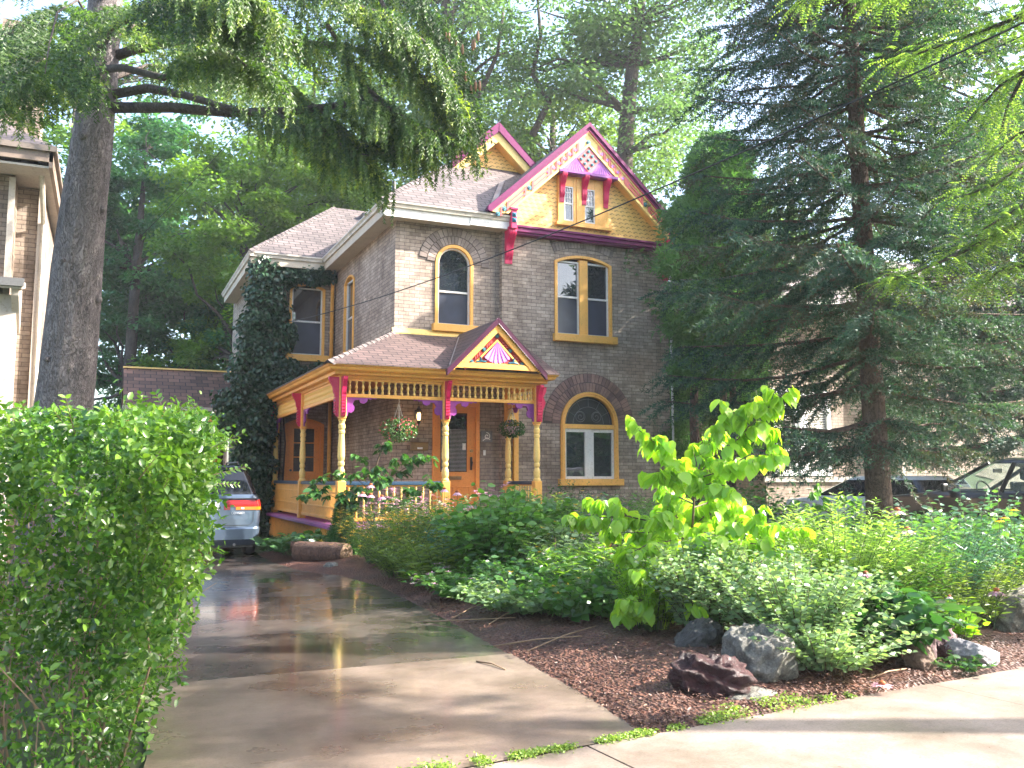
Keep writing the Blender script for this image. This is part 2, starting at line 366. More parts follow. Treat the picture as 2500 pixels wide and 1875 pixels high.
WETC = concrete('wet_concrete', (0.060, 0.050, 0.045), (0.135, 0.108, 0.092), 0.08, 0.5, 0.8, 0.9)
DAMPC = concrete('damp_concrete', (0.12, 0.09, 0.072), (0.25, 0.195, 0.155), 0.16, 0.6, 0.35, 1.1)
WALKC = concrete('sidewalk_concrete', (0.19, 0.15, 0.125), (0.29, 0.235, 0.20), 0.3, 0.75, 0.1, 0.9)
GRASSM, nt, b, n_, l_ = newmat('lawn_soil'); b.inputs['Roughness'].default_value = 0.9
l_.new(ramp(nt, noise(nt, coords(nt), 3, 6), [(0.3, (0.03, 0.045, 0.015)), (0.7, (0.06, 0.09, 0.03))]).outputs[0], b.inputs['Base Color'])

g = MB(); g.quad((-70, -60, -.03), (100, -60, -.03), (100, 90, -.03), (-70, 90, -.03))
tag(g.build('ground', GRASSM), kind='structure')
SWY = lambda x: 4.70 + (x-1.87)*0.108           # back edge of the sidewalk
EDGE = [(3.09, 4.84), (3.16, 5.3), (3.25, 5.93), (3.38, 7.45), (3.55, 9.56), (3.66, 11.4), (3.72, 12.8), (3.55, 14.4), (3.1, 15.6), (2.95, 17.2), (2.95, 19)]
LEDG = [(0.15, 4.5), (0.25, 5.6), (0.3, 7.45), (0.35, 9.5), (0.4, 13), (0.4, 19)]
def strip(name, L_, R_, z, mat):
    m = MB(); n = len(L_)
    m.add([(x, y, z) for x, y in L_] + [(x, y, z) for x, y in R_], [(i, n+i, n+i+1, i+1) for i in range(n-1)])
    return tag(m.build(name, mat), kind='structure')
LFT = [(0.15, 4.52), (0.28, 5.6), (0.3, 6.4), (0.3, 7.47)]
RGT = [(3.09, 4.83), (3.16, 5.4), (3.28, 6.4), (3.38, 7.47)]
strip('driveway_apron', LFT, RGT, 0.0, DAMPC)
ys = [7.485, 9.5, 11.4, 12.8, 14.4, 15.6, 17.2, 19, 31]
xr = lambda y: float(np.interp(y, [p[1] for p in EDGE]+[31], [p[0] for p in EDGE]+[3.0]))
strip('driveway', [(0.3, y) for y in ys], [(xr(y), y) for y in ys], -0.004, WETC)
strip('driveway_joint', [(0.3, 7.468), (0.3, 7.487)], [(3.38, 7.468), (3.38, 7.487)], -0.006, SOIL)
sw = MB(); jx = [-9.3, -7.5, -5.9, -4.3, -2.4, -0.6, 0.95, 2.62, 5.75, 7.9, 10, 12, 14, 17, 20, 24]
for i in range(len(jx)-1):
    a, c = jx[i]+.006, jx[i+1]-.006
    z = 0.0+0.002*(i % 2)
    sw.slab([(a+.12, SWY(a)-1.75, z), (c+.12, SWY(c)-1.75, z), (c, SWY(c)-.02, z), (a, SWY(a)-.02, z)], 0.05)
tag(sw.build('sidewalk', WALKC), kind='structure')
gr_ = MB()
gr_.quad((3.50, 5.0, .0055), (3.515, 5.0, .0055), (3.60, 3.5, .0055), (3.58, 3.5, .0055))
gr_.quad((5.72, 5.05, .0055), (5.735, 5.05, .0055), (5.80, 3.5, .0055), (5.785, 3.5, .0055))
st = MB(); st.quad((-40, -8, -.12), (60, 2, -.12), (60, -3.5, -.12), (-40, -14, -.12))
tag(st.build('road', concrete('asphalt', (0.04, 0.04, 0.04), (0.07, 0.068, 0.065), 0.3, 0.7)), kind='structure')
# mulch bed with gentle mound
nx, ny = 90, 110; mv = []; mf = []
random.seed(3)
for j in range(ny):
    y = 4.75 + (19.2-4.75)*(j/(ny-1))**1.35
    for i in range(nx):
        x0 = xr(max(y, 4.84)); x = x0 + (17-x0)*(i/(nx-1))**1.7
        yy = max(y, SWY(x)+0.01*math.sin(9*x)) if j < 3 else max(y, SWY(x)+0.01*j)
        e = min((x-x0)*0.5, (yy-SWY(x))*0.45, 0.5)
        z = 0.006+0.22*max(0, e)**0.8 + (0.012*math.sin(7*x+3*y)+0.012*math.sin(5*y-4*x) + random.uniform(-.008, .012))*min(1, max(0, e)*6)
        mv.append((x + (-.10 if i == 0 else (0.012*math.sin(22*y)+random.uniform(-.012,.012) if i < 3 else 0)), yy if j else yy-.1, -.012 if i == 0 or j == 0 else z))
for j in range(ny-1):
    for i in range(nx-1): mf.append((j*nx+i, j*nx+i+1, (j+1)*nx+i+1, (j+1)*nx+i))
mu = MB(); mu.add(mv, mf); tag(mu.build('mulch_bed', SOIL, smooth=True), kind='structure')
def gz(x, y):
    e = min((x-xr(max(4.84, y)))*0.5, (y-SWY(x))*0.45, 0.5); return 0.006+0.22*max(0, e)**0.8

# ============================================================= HOUSE
H = thing('house', 'two-storey weathered brick house with yellow trim, magenta brackets and spindled front porch', 'house', (5.78, 19.3, 0))
def arch_pts(x0, x1, z0, zs, n=16, rise=None):
    """opening outline: rectangle topped by arc; rise None = semicircle"""
    r = (x1-x0)/2; cx = (x0+x1)/2; pts = [(x0, z0), (x1, z0)]
    rise = r if rise is None else rise
    Rr = (r*r+rise*rise)/(2*rise); a0 = math.asin(min(1, r/Rr)); cz = zs+rise-Rr
    for i in range(n+1):
        a = a0 - 2*a0*i/n; pts.append((cx+Rr*math.sin(a), cz+Rr*math.cos(a)))
    return pts
def wall(outer, holes, fn, d, mat=BRK, depth=0.14, parent=None):
    m = MB(); loops = [outer]+holes; flat = [p for lp in loops for p in lp]
    tr = tessellate_polygon([[Vector((a, b, 0)) for a, b in lp] for lp in loops])
    m.add([fn(a, b, d) for a, b in flat], [tuple(t) for t in tr])
    for h in holes:
        n = len(h); m.add([fn(a, b, d) for a, b in h]+[fn(a, b, d+depth) for a, b in h], [(i, (i+1) % n, n+(i+1) % n, n+i) for i in range(n)])
    return m.build('wall', mat, H)
def ring(m, po, pi_, fn, d0, d1):
    n = len(po); vs = [fn(a, b, d0) for a, b in po]+[fn(a, b, d0) for a, b in pi_]+[fn(a, b, d1) for a, b in po]+[fn(a, b, d1) for a, b in pi_]
    f = []
    for i in range(n):
        j = (i+1) % n; f += [(i, j, n+j, n+i), (n+i, n+j, 3*n+j, 3*n+i), (i, 2*n+i, 2*n+j, j)]
    m.add(vs, f)
def inset(x0, x1, z0, zs, w, **k): return arch_pts(x0+w, x1-w, z0+w, zs, **k)

ow1 = arch_pts(6.80, 7.60, 5.05, 6.47); odoor = [(6.74, .62), (7.80, .62), (7.80, 3.22), (6.74, 3.22)]
wall([(5.78, 0), (8.34, 0), (8.34, 7.6), (5.78, 7.6)], [ow1, odoor], fXZ, 19.3)
osl = arch_pts(23.0, 23.95, 4.85, 6.78, rise=0.16)
m = MB(); wall([(19.3, 0), (19.3, 7.6), (25.2, 7.6), (25.2, 0)], [osl], lambda a, b, d: (d, a, b), 5.78)
olw = arch_pts(4.56, 5.44, 4.98, 6.86, rise=0.14); olwd = arch_pts(4.51, 5.49, .62, 3.02, rise=0.14)
wall([(3.75, 0), (5.78, 0), (5.78, 7.6), (3.75, 7.6)], [olw, olwd], fXZ, 25.2)
wall([(25.2, 0), (25.2, 7.6), (31.5, 7.6), (31.5, 0)], [], lambda a, b, d: (d, a, b), 3.75)
ow2 = arch_pts(9.78, 11.27, 5.0, 6.80, rise=0.17); ow3 = arch_pts(9.93, 11.39, 1.52, 2.83)
wall([(8.34, 0), (13.0, 0), (13.0, 7.45), (8.34, 7.45)], [ow2, ow3], fXZ, 19.15)
m = MB(); m.quad((8.34, 19.3, 0), (8.34, 19.15, 0), (8.34, 19.15, 7.45), (8.34, 19.3, 7.45)); m.quad((13, 19.15, 0), (13, 31.5, 0), (13, 31.5, 7.5), (13, 19.15, 7.5)); m.build('wall', BRK, H)
m = MB(); m.box(8.34, 13.02, 19.02, 19.15, 0, 0.5); m.box(5.74, 8.34, 19.2, 19.3, 0, .45); m.build('foundation', paint('foundation_stone', (.2, .17, .15), .9), H)
# dark room behind the openings so no light leaks through the shell
m = MB(); m.box(5.95, 12.9, 19.75, 31, 0.1, 7.3); m.box(3.9, 5.7, 25.7, 31, .1, 7.3); m.build('interior', paint('dark_interior', (.05, .045, .045), .9), H)

def pane(m, pts, fn, d): m.prism(pts, fn, d, d+0.01)
def sash_window(outer, fn, d, x0, x1, zmid, z0, zs, archk, mull=None, screen=True, wf=0.075, mats=None):
    """outer frame yellow, white sash, glass above and screened glass below"""
    w = thing_part('window')
    f = MB(); inn = arch_pts(x0+wf, x1-wf, z0+.02, zs, **archk); ring(f, outer, inn, fn, d-.035, d+.12)
    if mull:
        for mx in mull: f.prism([(mx-.11, z0+.02), (mx+.11, z0+.02), (mx+.11, zs+.1), (mx-.11, zs+.1)], fn, d-.02, d+.1)
    f.build('frame', YEL if fn is not fSIDE else YEL, w, bevel=.006)
    s = MB(); xs = [x0+wf]+([q for mx in (mull or []) for q in (mx-.11, mx+.11)])+[x1-wf]
    gU = MB(); gL = MB()
    for k in range(0, len(xs), 2):
        a, c = xs[k], xs[k+1]; sw_ = .035
        if mull or archk.get('rise'):
            po = [(a, z0+.02), (c, z0+.02), (c, zs+.06), (a, zs+.06)]; pi2 = [(a+sw_, z0+.055), (c-sw_, z0+.055), (c-sw_, zs+.02), (a+sw_, zs+.02)]
        else:
            po = arch_pts(a, c, z0+.02, zs); pi2 = arch_pts(a+sw_, c-sw_, z0+.055, zs)
        ring(s, po, pi2, fn, d+.03, d+.10)
        s.prism([(a+sw_, zmid-.022), (c-sw_, zmid-.022), (c-sw_, zmid+.022), (a+sw_, zmid+.022)], fn, d+.035, d+.09)
        gL = MB(); gL.prism([(a+sw_, z0+.055), (c-sw_, z0+.055), (c-sw_, zmid-.022), (a+sw_, zmid-.022)], fn, d+.07, d+.08); gL.build('pane', SCR if screen else GLS, w); gU = MB()
        if mull or archk.get('rise'): gU.prism([(a+sw_, zmid+.022), (c-sw_, zmid+.022), (c-sw_, zs+.02), (a+sw_, zs+.02)], fn, d+.075, d+.085)
        else:
            pu = [(a+sw_, zmid+.022), (c-sw_, zmid+.022)]+arch_pts(a+sw_, c-sw_, z0+.055, zs)[2:]; gU.prism(pu, fn, d+.075, d+.085)
        gU.build('pane', GLS, w)
    s.build('sash', WHT, w)
    return w
def thing_part(name, parent=None):
    o = bpy.data.objects.new(name, None); COL.objects.link(o); o.parent = parent or H; o.empty_display_size = .1; return o
fSIDE = lambda a, b, d: (d, a, b)
def sill(w, x0, x1, z0, z1, y0, y1, fn=None, mat=YEL):
    m = MB(); m.box(x0, x1, y0, y1, z0, z1); m.build('sill', mat, w, bevel=.008)
# arched window upstairs
w = sash_window(arch_pts(6.73, 7.67, 5.03, 6.47), fXZ, 19.3, 6.73, 7.67, 5.83, 5.03, 6.47, {})
sill(w, 6.66, 7.76, 4.88, 5.05, 19.17, 19.32)
# double window upstairs
w = sash_window(arch_pts(9.73, 11.32, 4.98, 6.80, rise=0.18), fXZ, 19.15, 9.73, 11.32, 5.93, 4.98, 6.76, {'rise': 0.15}, mull=[10.525])
sill(w, 9.68, 11.42, 4.82, 5.0, 19.02, 19.17)
# left wing window
w = sash_window(arch_pts(4.50, 5.50, 4.95, 6.86, rise=0.15), fXZ, 25.2, 4.50, 5.50, 5.92, 4.95, 6.82, {'rise': 0.12})
sill(w, 4.42, 5.62, 4.78, 4.96, 25.05, 25.22)
# narrow window on the side wall
w = sash_window(arch_pts(22.95, 24.0, 4.83, 6.78, rise=0.17), lambda a, b, d: (5.78+(d-5.78), a, b), 5.78, 22.95, 24.0, 5.8, 4.83, 6.75, {'rise': 0.15})
m = MB(); m.box(5.62, 5.80, 22.85, 24.1, 4.66, 4.85); m.build('sill', YEL, w, bevel=.008)
# ground-floor arched window with leaded fanlight
w = thing_part('window'); f = MB(); ring(f, arch_pts(9.87, 11.45, 1.48, 2.83), arch_pts(9.98, 11.34, 1.50, 2.83), fXZ, 19.10, 19.27)
ring(f, arch_pts(9.90, 11.42, 1.49, 2.83), arch_pts(9.93, 11.39, 1.5, 2.83), fXZ, 19.08, 19.12)
f.box(9.98, 11.34, 19.12, 19.24, 2.72, 2.83); f.build('frame', YEL, w, bevel=.006)
s = MB()
for a, c in ((9.98, 10.63), (10.69, 11.34)): ring(s, [(a, 1.52), (c, 1.52), (c, 2.72), (a, 2.72)], [(a+.05, 1.58), (c-.09, 1.58), (c-.09, 2.64), (a+.05, 2.64)] if a < 10 else [(a+.09, 1.58), (c-.05, 1.58), (c-.05, 2.64), (a+.09, 2.64)], fXZ, 19.15, 19.24)
s.box(10.62, 10.70, 19.145, 19.23, 1.52, 2.72); s.build('sash', WHT, w)
gl = MB(); gl.prism([(10.03, 1.58), (10.54, 1.58), (10.54, 2.64), (10.03, 2.64)], fXZ, 19.2, 19.21); gl.build('pane', GLS, w)
gl = MB(); gl.prism([(10.78, 1.58), (11.29, 1.58), (11.29, 2.64), (10.78, 2.64)], fXZ, 19.2, 19.21); gl.build('pane', GLS, w)
gl = MB(); gl.prism([(9.99, 2.83), (11.33, 2.83)]+arch_pts(9.99, 11.33, 1.5, 2.83)[2:], fXZ, 19.2, 19.21); gl.build('fanlight', LEAD, w)
ld = MB()
for r0 in (.61, .42): ld.tube([(10.66+r0*math.cos(a), 19.195, 2.84+r0*math.sin(a)) for a in np.linspace(.03, pi-.03, 20)], .006, 4)
for cx_, sg in ((10.44, 1), (10.88, -1)):
    ld.tube([(cx_+sg*(.02+.012*a)*math.cos(a), 19.193, 3.02+(.02+.012*a)*math.sin(a)) for a in np.linspace(0, 9, 26)], .007, 4)
    ld.tube([(cx_+.13*math.cos(a), 19.193, 3.02+.13*math.sin(a)) for a in np.linspace(0, 2*pi, 16)], .006, 4)
for a in np.linspace(.5, pi-.5, 5): ld.tube([(10.66+.42*math.cos(a), 19.194, 2.84+.42*math.sin(a)), (10.66+.66*math.cos(a), 19.194, 2.84+.66*math.sin(a))], .005, 4)
ld.build('lead_tracery', paint('lead_cames', (.16, .16, .18), .4), w)
sill(w, 9.8, 11.55, 1.36, 1.52, 19.02, 19.17)
# brick arches (voussoirs), proud of the wall
def voussoirs(cx, cz, r0, rows, a0, a1, y, n, w=.225, parent=H):
    m = MB(); rnd = random.Random(5)
    for k in range(rows):
        ra = r0+k*w+.006; rb = r0+(k+1)*w-.012
        for i in range(n):
            b0 = a0+(a1-a0)*(i+.07)/n; b1 = a0+(a1-a0)*(i+.93)/n; o = (0.5*(a1-a0)/n) if k % 2 else 0
            d = rnd.uniform(0, .006)
            pts = [(cx+rr*math.sin(b_), cz+rr*math.cos(b_)) for rr, b_ in ((ra, b0+o), (rb, b0+o), (rb, b1+o), (ra, b1+o))]
            m.prism(pts, fXZ, y-.018-d, y+.0)
    return m
VB = []
for k, (c_) in enumerate([(0.33, .20, .165), (.22, .135, .12), (.36, .29, .25), (.24, .19, .165)]): VB.append(paint('arch_brick_'+'abcd'[k], c_, .85, .45))
def vous(*a, grey=False, **k):
    mm = voussoirs(*a, **k); o = mm.build('brick_arch', [VB[2], VB[3]] if grey else [VB[0], VB[1]], H, bevel=0)
    nf = 8
    for i, p in enumerate(o.data.polygons): p.material_index = 1 if (i//nf*7919) % 5 < 2 else 0
    return o
vous(10.66, 2.83, .80, 2, -pi/2, pi/2, 19.15, 34)
vous(7.2, 6.47, .48, 2, -1.5, 1.5, 19.3, 20, w=.2, grey=True)
vous(10.525, 5.2, 1.97, 2, -.42, .42, 19.15, 20, w=.2, grey=True)
# mortar backing of the arches
for (cx_, cz_, r0, r1, aa, y) in ((10.66, 2.83, .80, 1.25, pi/2, 19.15), (7.2, 6.47, .48, .88, 1.5, 19.3), (10.525, 5.2, 1.97, 2.36, .42, 19.15)):
    m = MB(); po = [(cx_+r1*math.sin(a), cz_+r1*math.cos(a)) for a in np.linspace(-aa, aa, 24)]; pn = [(cx_+r0*math.sin(a), cz_+r0*math.cos(a)) for a in np.linspace(-aa, aa, 24)]
    n = 24; m.add([(a, y-.006, b_) for a, b_ in po]+[(a, y-.006, b_) for a, b_ in pn], [(i, i+1, n+i+1, n+i) for i in range(n-1)]); m.build('mortar_bed', paint('mortar', (.10, .08, .07), .9), H)
# recessed joint line between the two fronts: slim pilaster edge
m = MB(); m.box(8.34, 8.62, 19.13, 19.15, 3.9, 7.35); m.build('pilaster', BRK, H)

# ---- eaves
def gutter(m, a, b, r=.065):
    """K-style gutter run along a->b (top outer edge line)"""
    a = Vector(a); b = Vector(b); d = (b-a).normalized(); o = Vector((d.y, -d.x, 0))
    prof = [(0, 0), (.012, .012), (0, -.02), (-.03, -.07), (-.035, -.11), (-.12, -.11), (-.12, 0), (-.1, -.0), (-.1, -.09), (-.05, -.09), (-.02, -.02)]
    prof = [(0.01, 0.01), (0.01, -.025), (-.02, -.06), (-.035, -.12), (-.13, -.12), (-.13, 0.01)]
    n = len(prof); vs = [p + o*u + Vector((0, 0, v)) for p in (a, b) for u, v in prof]
    m.add(vs, [(i, (i+1) % n, n+(i+1) % n, n+i) for i in range(n)]+[tuple(range(n)), tuple(range(2*n-1, n-1, -1))])
m = MB(); gutter(m, (5.3, 18.85, 7.66), (8.46, 18.85, 7.66)); m.build('gutter', GUT, H)
m = MB(); gutter(m, (5.3, 24.75, 7.66), (5.3, 18.85, 7.66)); m.build('gutter', GUT, H)
m = MB(); gutter(m, (3.3, 24.75, 7.66), (5.31, 24.75, 7.66)); m.build('gutter', GUT, H)
m = MB(); gutter(m, (3.3, 31.0, 7.66), (3.3, 24.75, 7.66)); m.build('gutter', GUT, H)
m = MB(); m.box(5.38, 7.45, 18.93, 18.96, 7.34, 7.56); m.box(7.452, 8.44, 18.91, 18.96, 7.36, 7.56); m.build('fascia', WHT, H)
m = MB(); m.box(5.38, 5.41, 18.96, 24.83, 7.34, 7.56); m.box(3.38, 5.38, 24.83, 24.86, 7.34, 7.56); m.box(3.38, 3.41, 24.86, 31, 7.34, 7.56); m.build('fascia', SOF, H)
m = MB(); m.box(5.41, 8.44, 18.96, 19.3, 7.36, 7.38); m.box(5.41, 5.78, 19.3, 24.86, 7.36, 7.38); m.box(3.41, 5.78, 24.86, 25.2, 7.357, 7.377); m.box(3.41, 3.75, 25.2, 31, 7.36, 7.38); m.build('soffit', SOF, H)
# ---- roofs
m = MB(); S1, S2 = .80, .75; e = 7.68
hipz = lambda x: e+S1*(x-5.3)
yb = lambda x: 18.85 + (hipz(x)-e)/S2
m.slab([(5.3, 18.85, e), (8.42, 18.85, e), (8.42, 19.25, e+S2*.4), (11, 19.25, e+S2*.4), (11, 21.8, e+S2*2.95), (8.07, 21.8, e+S2*2.95)], .03)
m.slab([(5.3, 18.85, e), (8.07, 21.8, e+S1*2.77), (9.3, 21.8, e+S1*4.0), (9.3, 31.5, e+S1*4), (5.3, 31.5, e)], .03)
m.slab([(9.3, 21.8, e+S1*4), (13.5, 21.8, e-.16), (13.5, 31.5, e-.16), (9.3, 31.5, e+S1*4)], .03)
m.build('roof', SHG, H)
m = MB()   # hip caps
def caps(a, b, w=.13, n=14):
    global m
    a = Vector(a); b = Vector(b); d = (b-a); L = d.length; d.normalize(); s = Vector((d.y, -d.x, 0)).normalized()
    k = int(L/.2)
    for i in range(k):
        p = a+d*(L*i/k); q = a+d*(L*(i+1.15)/k)
        m.slab([p+s*w+Vector((0,0,-.055)), q+s*w+Vector((0,0,-.07)), q+Vector((0,0,.02)), p+Vector((0,0,.04))], .012)
        m.slab([p+Vector((0,0,.04)), q+Vector((0,0,.02)), q-s*w+Vector((0,0,-.07)), p-s*w+Vector((0,0,-.055))], .012)
caps((5.3, 18.85, e), (8.07, 21.8, e+S2*2.95)); m.build('ridge_cap', SHG, H); m = MB(); caps((3.3, 24.75, 7.68), (6.3, 27.9, 10.13))
m.build('ridge_cap', SHG, H)
m = MB(); zr = 10.13
m.slab([(3.3, 24.75, 7.68), (6.3, 27.9, zr), (3.3, 31.05, 7.68)], .03)
m.slab([(3.3, 24.75, 7.68), (9.3, 24.75, 7.68), (9.3, 27.9, zr), (6.3, 27.9, zr)], .03)
m.slab([(6.3, 27.9, zr), (9.3, 27.9, zr), (9.3, 31.05, 7.68), (3.3, 31.05, 7.68)], .03); m.build('roof', SHG, H)
m = MB(); m.box(7.05, 7.4, 27.15, 27.5, 9.6, 9.86); m.build('roof_vent', BLK, H, bevel=.02)
m = MB(); m.tube([(7.0, 23.6, 8.9), (7.0, 23.6, 9.75)], .06, 8); m.build('vent_pipe', BLK, H)
# front gable roof over the right wing
XR, ZR, YR, SL = 10.52, 10.225, 18.82, .905
m = MB()
for sx in (-1, 1):
    xe = XR+sx*2.7; ze = ZR-SL*2.7
    P = [(XR, YR, ZR), (xe, YR, ze), (xe, 25, ze), (XR, 25, ZR)]
    if sx > 0: P = P[::-1]
    m.slab(P, .04)
m.build('roof', SHG, H)
m = MB(); v0 = Vector((7.82, 18.9, 7.76))
m.slab([(7.9, 18.9, 7.80), (8.05, 18.9, 7.84), (9.1, 20.7, 9.19), (8.95, 20.7, 9.12)], .02); m.build('valley_flashing', FLASH, H)
# rake boards
def clipz(pts, zc):
    out = []
    for i in range(len(pts)):
        p, q = pts[i], pts[(i+1) % len(pts)]
        if p[1] >= zc: out.append(p)
        if (p[1] >= zc) != (q[1] >= zc): t = (zc-p[1])/(q[1]-p[1]); out.append((p[0]+(q[0]-p[0])*t, zc))
    return out
def rake(m, o0, o1, y0, y1, xr_=XR, zr_=ZR, sl=SL, hw=2.7, trim=0):
    c = math.hypot(1, sl); k0 = o0*c; k1 = o1*c
    for sx in (-1, 1):
        hwb = hw
        pts = [(xr_, zr_-k0), (xr_+sx*(hwb-trim), zr_-k0-sl*(hwb-trim)), (xr_+sx*(hwb-trim), zr_-k1-sl*(hwb-trim)), (xr_, zr_-k1)]
        if sx < 0 and xr_ == XR: pts = clipz(pts, 7.7)
        if hw == 1.05: pts = clipz(pts, 3.775)
        m.prism(pts, fXZ, y0, y1)
m = MB(); rake(m, -.02, .06, YR-.10, YR+.03); rake(m, .06, .125, YR-.06, YR+.03, trim=.04); m.build('rake_molding', PUR, H, bevel=.012)
m = MB(); rake(m, .125, .14, YR-.065, YR+.03, trim=.05); m.build('rake_bead', MAG, H)
m = MB(); rake(m, .14, .42, YR-.01, YR+.04, trim=.10); rake(m, .14, .185, YR-.035, YR+.0, trim=.10); rake(m, .365, .42, YR-.035, YR+.0, trim=.2); m.build('rake_board', YPALE, H, bevel=.006)
m = MB(); rake(m, .15, .42, YR+.04, 19.05, trim=.12); m.build('rake_soffit', YEL, H)
# ornaments along the rake: coral blocks, twin strips and rosettes
def rosette(m, m2, x, z, y, r=.06):
    m.lathe_y = None
    for mm, rr, yy in ((m, r, y), (m2, r*.55, y-.012)):
        n = 14; mm.prism([(x+rr*math.cos(2*pi*k/n), z+rr*math.sin(2*pi*k/n)) for k in range(n)], fXZ, yy-.016, yy)
    n = 10; m.prism([(x+r*.25*math.cos(2*pi*k/n), z+r*.25*math.sin(2*pi*k/n)) for k in range(n)], fXZ, y-.04, y-.02)
cor = MB(); ros = MB(); ros2 = MB(); lil = MB()
c_ = math.hypot(1, SL); dx, dz = 1/c_, -SL/c_
def rk(s, o, sx):      # s along slope from apex, o offset below the top edge
    return (XR+sx*(s*dx) , ZR - o*c_ + s*dz)
YO = YR-.012
def rbar(s0, s1, o0, o1, sx, mm=cor, h=.02):
    mm.prism([rk(s0, o0, sx), rk(s1, o0, sx), rk(s1, o1, sx), rk(s0, o1, sx)], fXZ, YO-h, YO)
for sx in (-1, 1):
    for s in np.arange(.36, 1.40, .2):
        rbar(s, s+.045, .19, .355, sx); rbar(s+.06, s+.085, .19, .355, sx)
        p = rk(s+.145, .272, sx); lil.prism([(p[0]+.038*math.cos(a)*(1+.3*math.cos(4*a)), p[1]+.038*math.sin(a)*(1+.3*math.cos(4*a))) for a in np.linspace(0, 2*pi, 16, endpoint=False)], fXZ, YO-.015, YO)
    for (s0, s1) in ((1.45, 2.02), (2.28, 2.9)):
        rbar(s0, s0+.07, .18, .365, sx); rbar(s1, s1+.07, .18, .365, sx); rbar(s0+.07, s1, .21, .25, sx); rbar(s0+.07, s1, .295, .335, sx)
    for s in (2.18, 3.06, 3.27):
        p = rk(s, .272, sx); rosette(ros, ros2, p[0], p[1], YO)
    rbar(3.14, 3.19, .19, .355, sx)
rosette(ros, ros2, XR, ZR-.35*c_, YO, .06)
# pediment lattice
zb = 8.985; pc = MB()
hw = (ZR-.42*c_-zb)/SL
pc.prism([(XR-hw-.03, zb), (XR+hw+.03, zb), (XR, ZR-.41*c_)], fXZ, YR+.01, YR+.05); pc.build('pediment', LIL, H)
dm = MB(); dcz = 9.315; dh = .325
dm.prism([(XR, dcz+dh), (XR+dh*.95, dcz), (XR, dcz-dh), (XR-dh*.95, dcz)], fXZ, YR-.01, YR+.01); 
for i in range(-1, 2):
    for j in range(-1, 2):
        rosette(ros, ros2, XR+(i-j)*.102, dcz+(i+j)*.105, YR-.012, .042)
dm.build('lattice_panel', CORAL, H)
fan = MB()
for sx in (-1, 1):
    cx_, cz_ = XR+sx*.37, dcz+.02
    for k in range(7):
        a0 = pi*1.5 + sx*(-.62+k*.21); a1 = a0+sx*.10; L = (cz_-zb-.02)
        f0 = lambda a: (cx_+math.cos(a)*min(L/abs(math.sin(a)), .52), cz_+math.sin(a)*min(L/abs(math.sin(a)), .52))
        fan.prism([(cx_, cz_), f0(a0), f0(a1)], fXZ, YR-.004, YR+.012)
fan.build('fan_carving', LIL, H)
cm = MB(); cm.box(XR-hw-.08, XR+hw+.08, YR-.05, YR+.05, zb-.07, zb); cm.box(XR-hw-.04, XR+hw+.04, YR-.02, 19.02, zb-.09, zb-.07); cm.build('pediment_molding', VIO, H, bevel=.01)
cor.build('rake_ornament', CORAL, H, bevel=.003); ros.build('rosette', TEAL, H); ros2.build('rosette', paint('pale_teal_paint', (.16, .42, .42), .4), H); lil.build('rake_flower', LIL, H)
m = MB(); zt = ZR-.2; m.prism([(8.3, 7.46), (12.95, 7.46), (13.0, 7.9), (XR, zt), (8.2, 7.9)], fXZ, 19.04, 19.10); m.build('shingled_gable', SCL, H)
m = MB(); m.box(8.62, 13.0, 18.93, 19.16, 7.34, 7.44); m.box(8.62, 13.0, 18.90, 19.16, 7.44, 7.50); m.box(8.62, 13.0, 18.97, 19.16, 7.29, 7.34); m.build('belt_molding', PUR, H, bevel=.012)
# attic twin window
w = thing_part('window'); f = MB(); f.box(9.76, 9.93, 18.98, 19.06, 7.72, 8.97); f.box(10.18, 10.50, 18.98, 19.06, 7.72, 8.97); f.box(10.78, 11.02, 18.98, 19.06, 7.72, 8.97)
f.box(10.26, 10.40, 18.96, 18.99, 7.72, 8.97); f.box(9.93, 10.18, 18.985, 19.06, 8.64, 8.97); f.box(10.50, 10.78, 18.985, 19.06, 8.64, 8.97); f.box(9.93, 10.18, 18.985, 19.06, 7.72, 7.78); f.box(10.5, 10.78, 18.985, 19.06, 7.72, 7.78)
f.box(11.0, 11.16, 18.99, 19.06, 7.72, 8.97); f.build('frame', YEL, w, bevel=.006)
s = MB(); gU = MB(); gL = MB()
for a, c in ((9.93, 10.18), (10.50, 10.78)):
    ring(s, [(a, 7.78), (c, 7.78), (c, 8.64), (a, 8.64)], [(a+.025, 7.81), (c-.025, 7.81), (c-.025, 8.61), (a+.025, 8.61)], fXZ, 18.99, 19.05)
    s.box(a+.02, c-.02, 18.995, 19.04, 8.19, 8.23)
    for k in (1, 2): xx = a+.025+(c-a-.05)*k/3; s.box(xx-.006, xx+.006, 19.005, 19.04, 8.23, 8.61); zz = 8.23+.38*k/3; s.box(a+.02, c-.02, 19.007, 19.04, zz-.006, zz+.006)
    gU.box(a+.02, c-.02, 19.02, 19.035, 8.22, 8.62); gL.box(a+.02, c-.02, 19.02, 19.035, 7.8, 8.2)
s.build('sash', WHT, w); gU.build('pane', GLS, w); gL.build('pane', GLS, w)
m = MB(); m.box(9.70, 11.24, 18.93, 19.06, 7.64, 7.72); m.build('sill', YEL, w, bevel=.008)
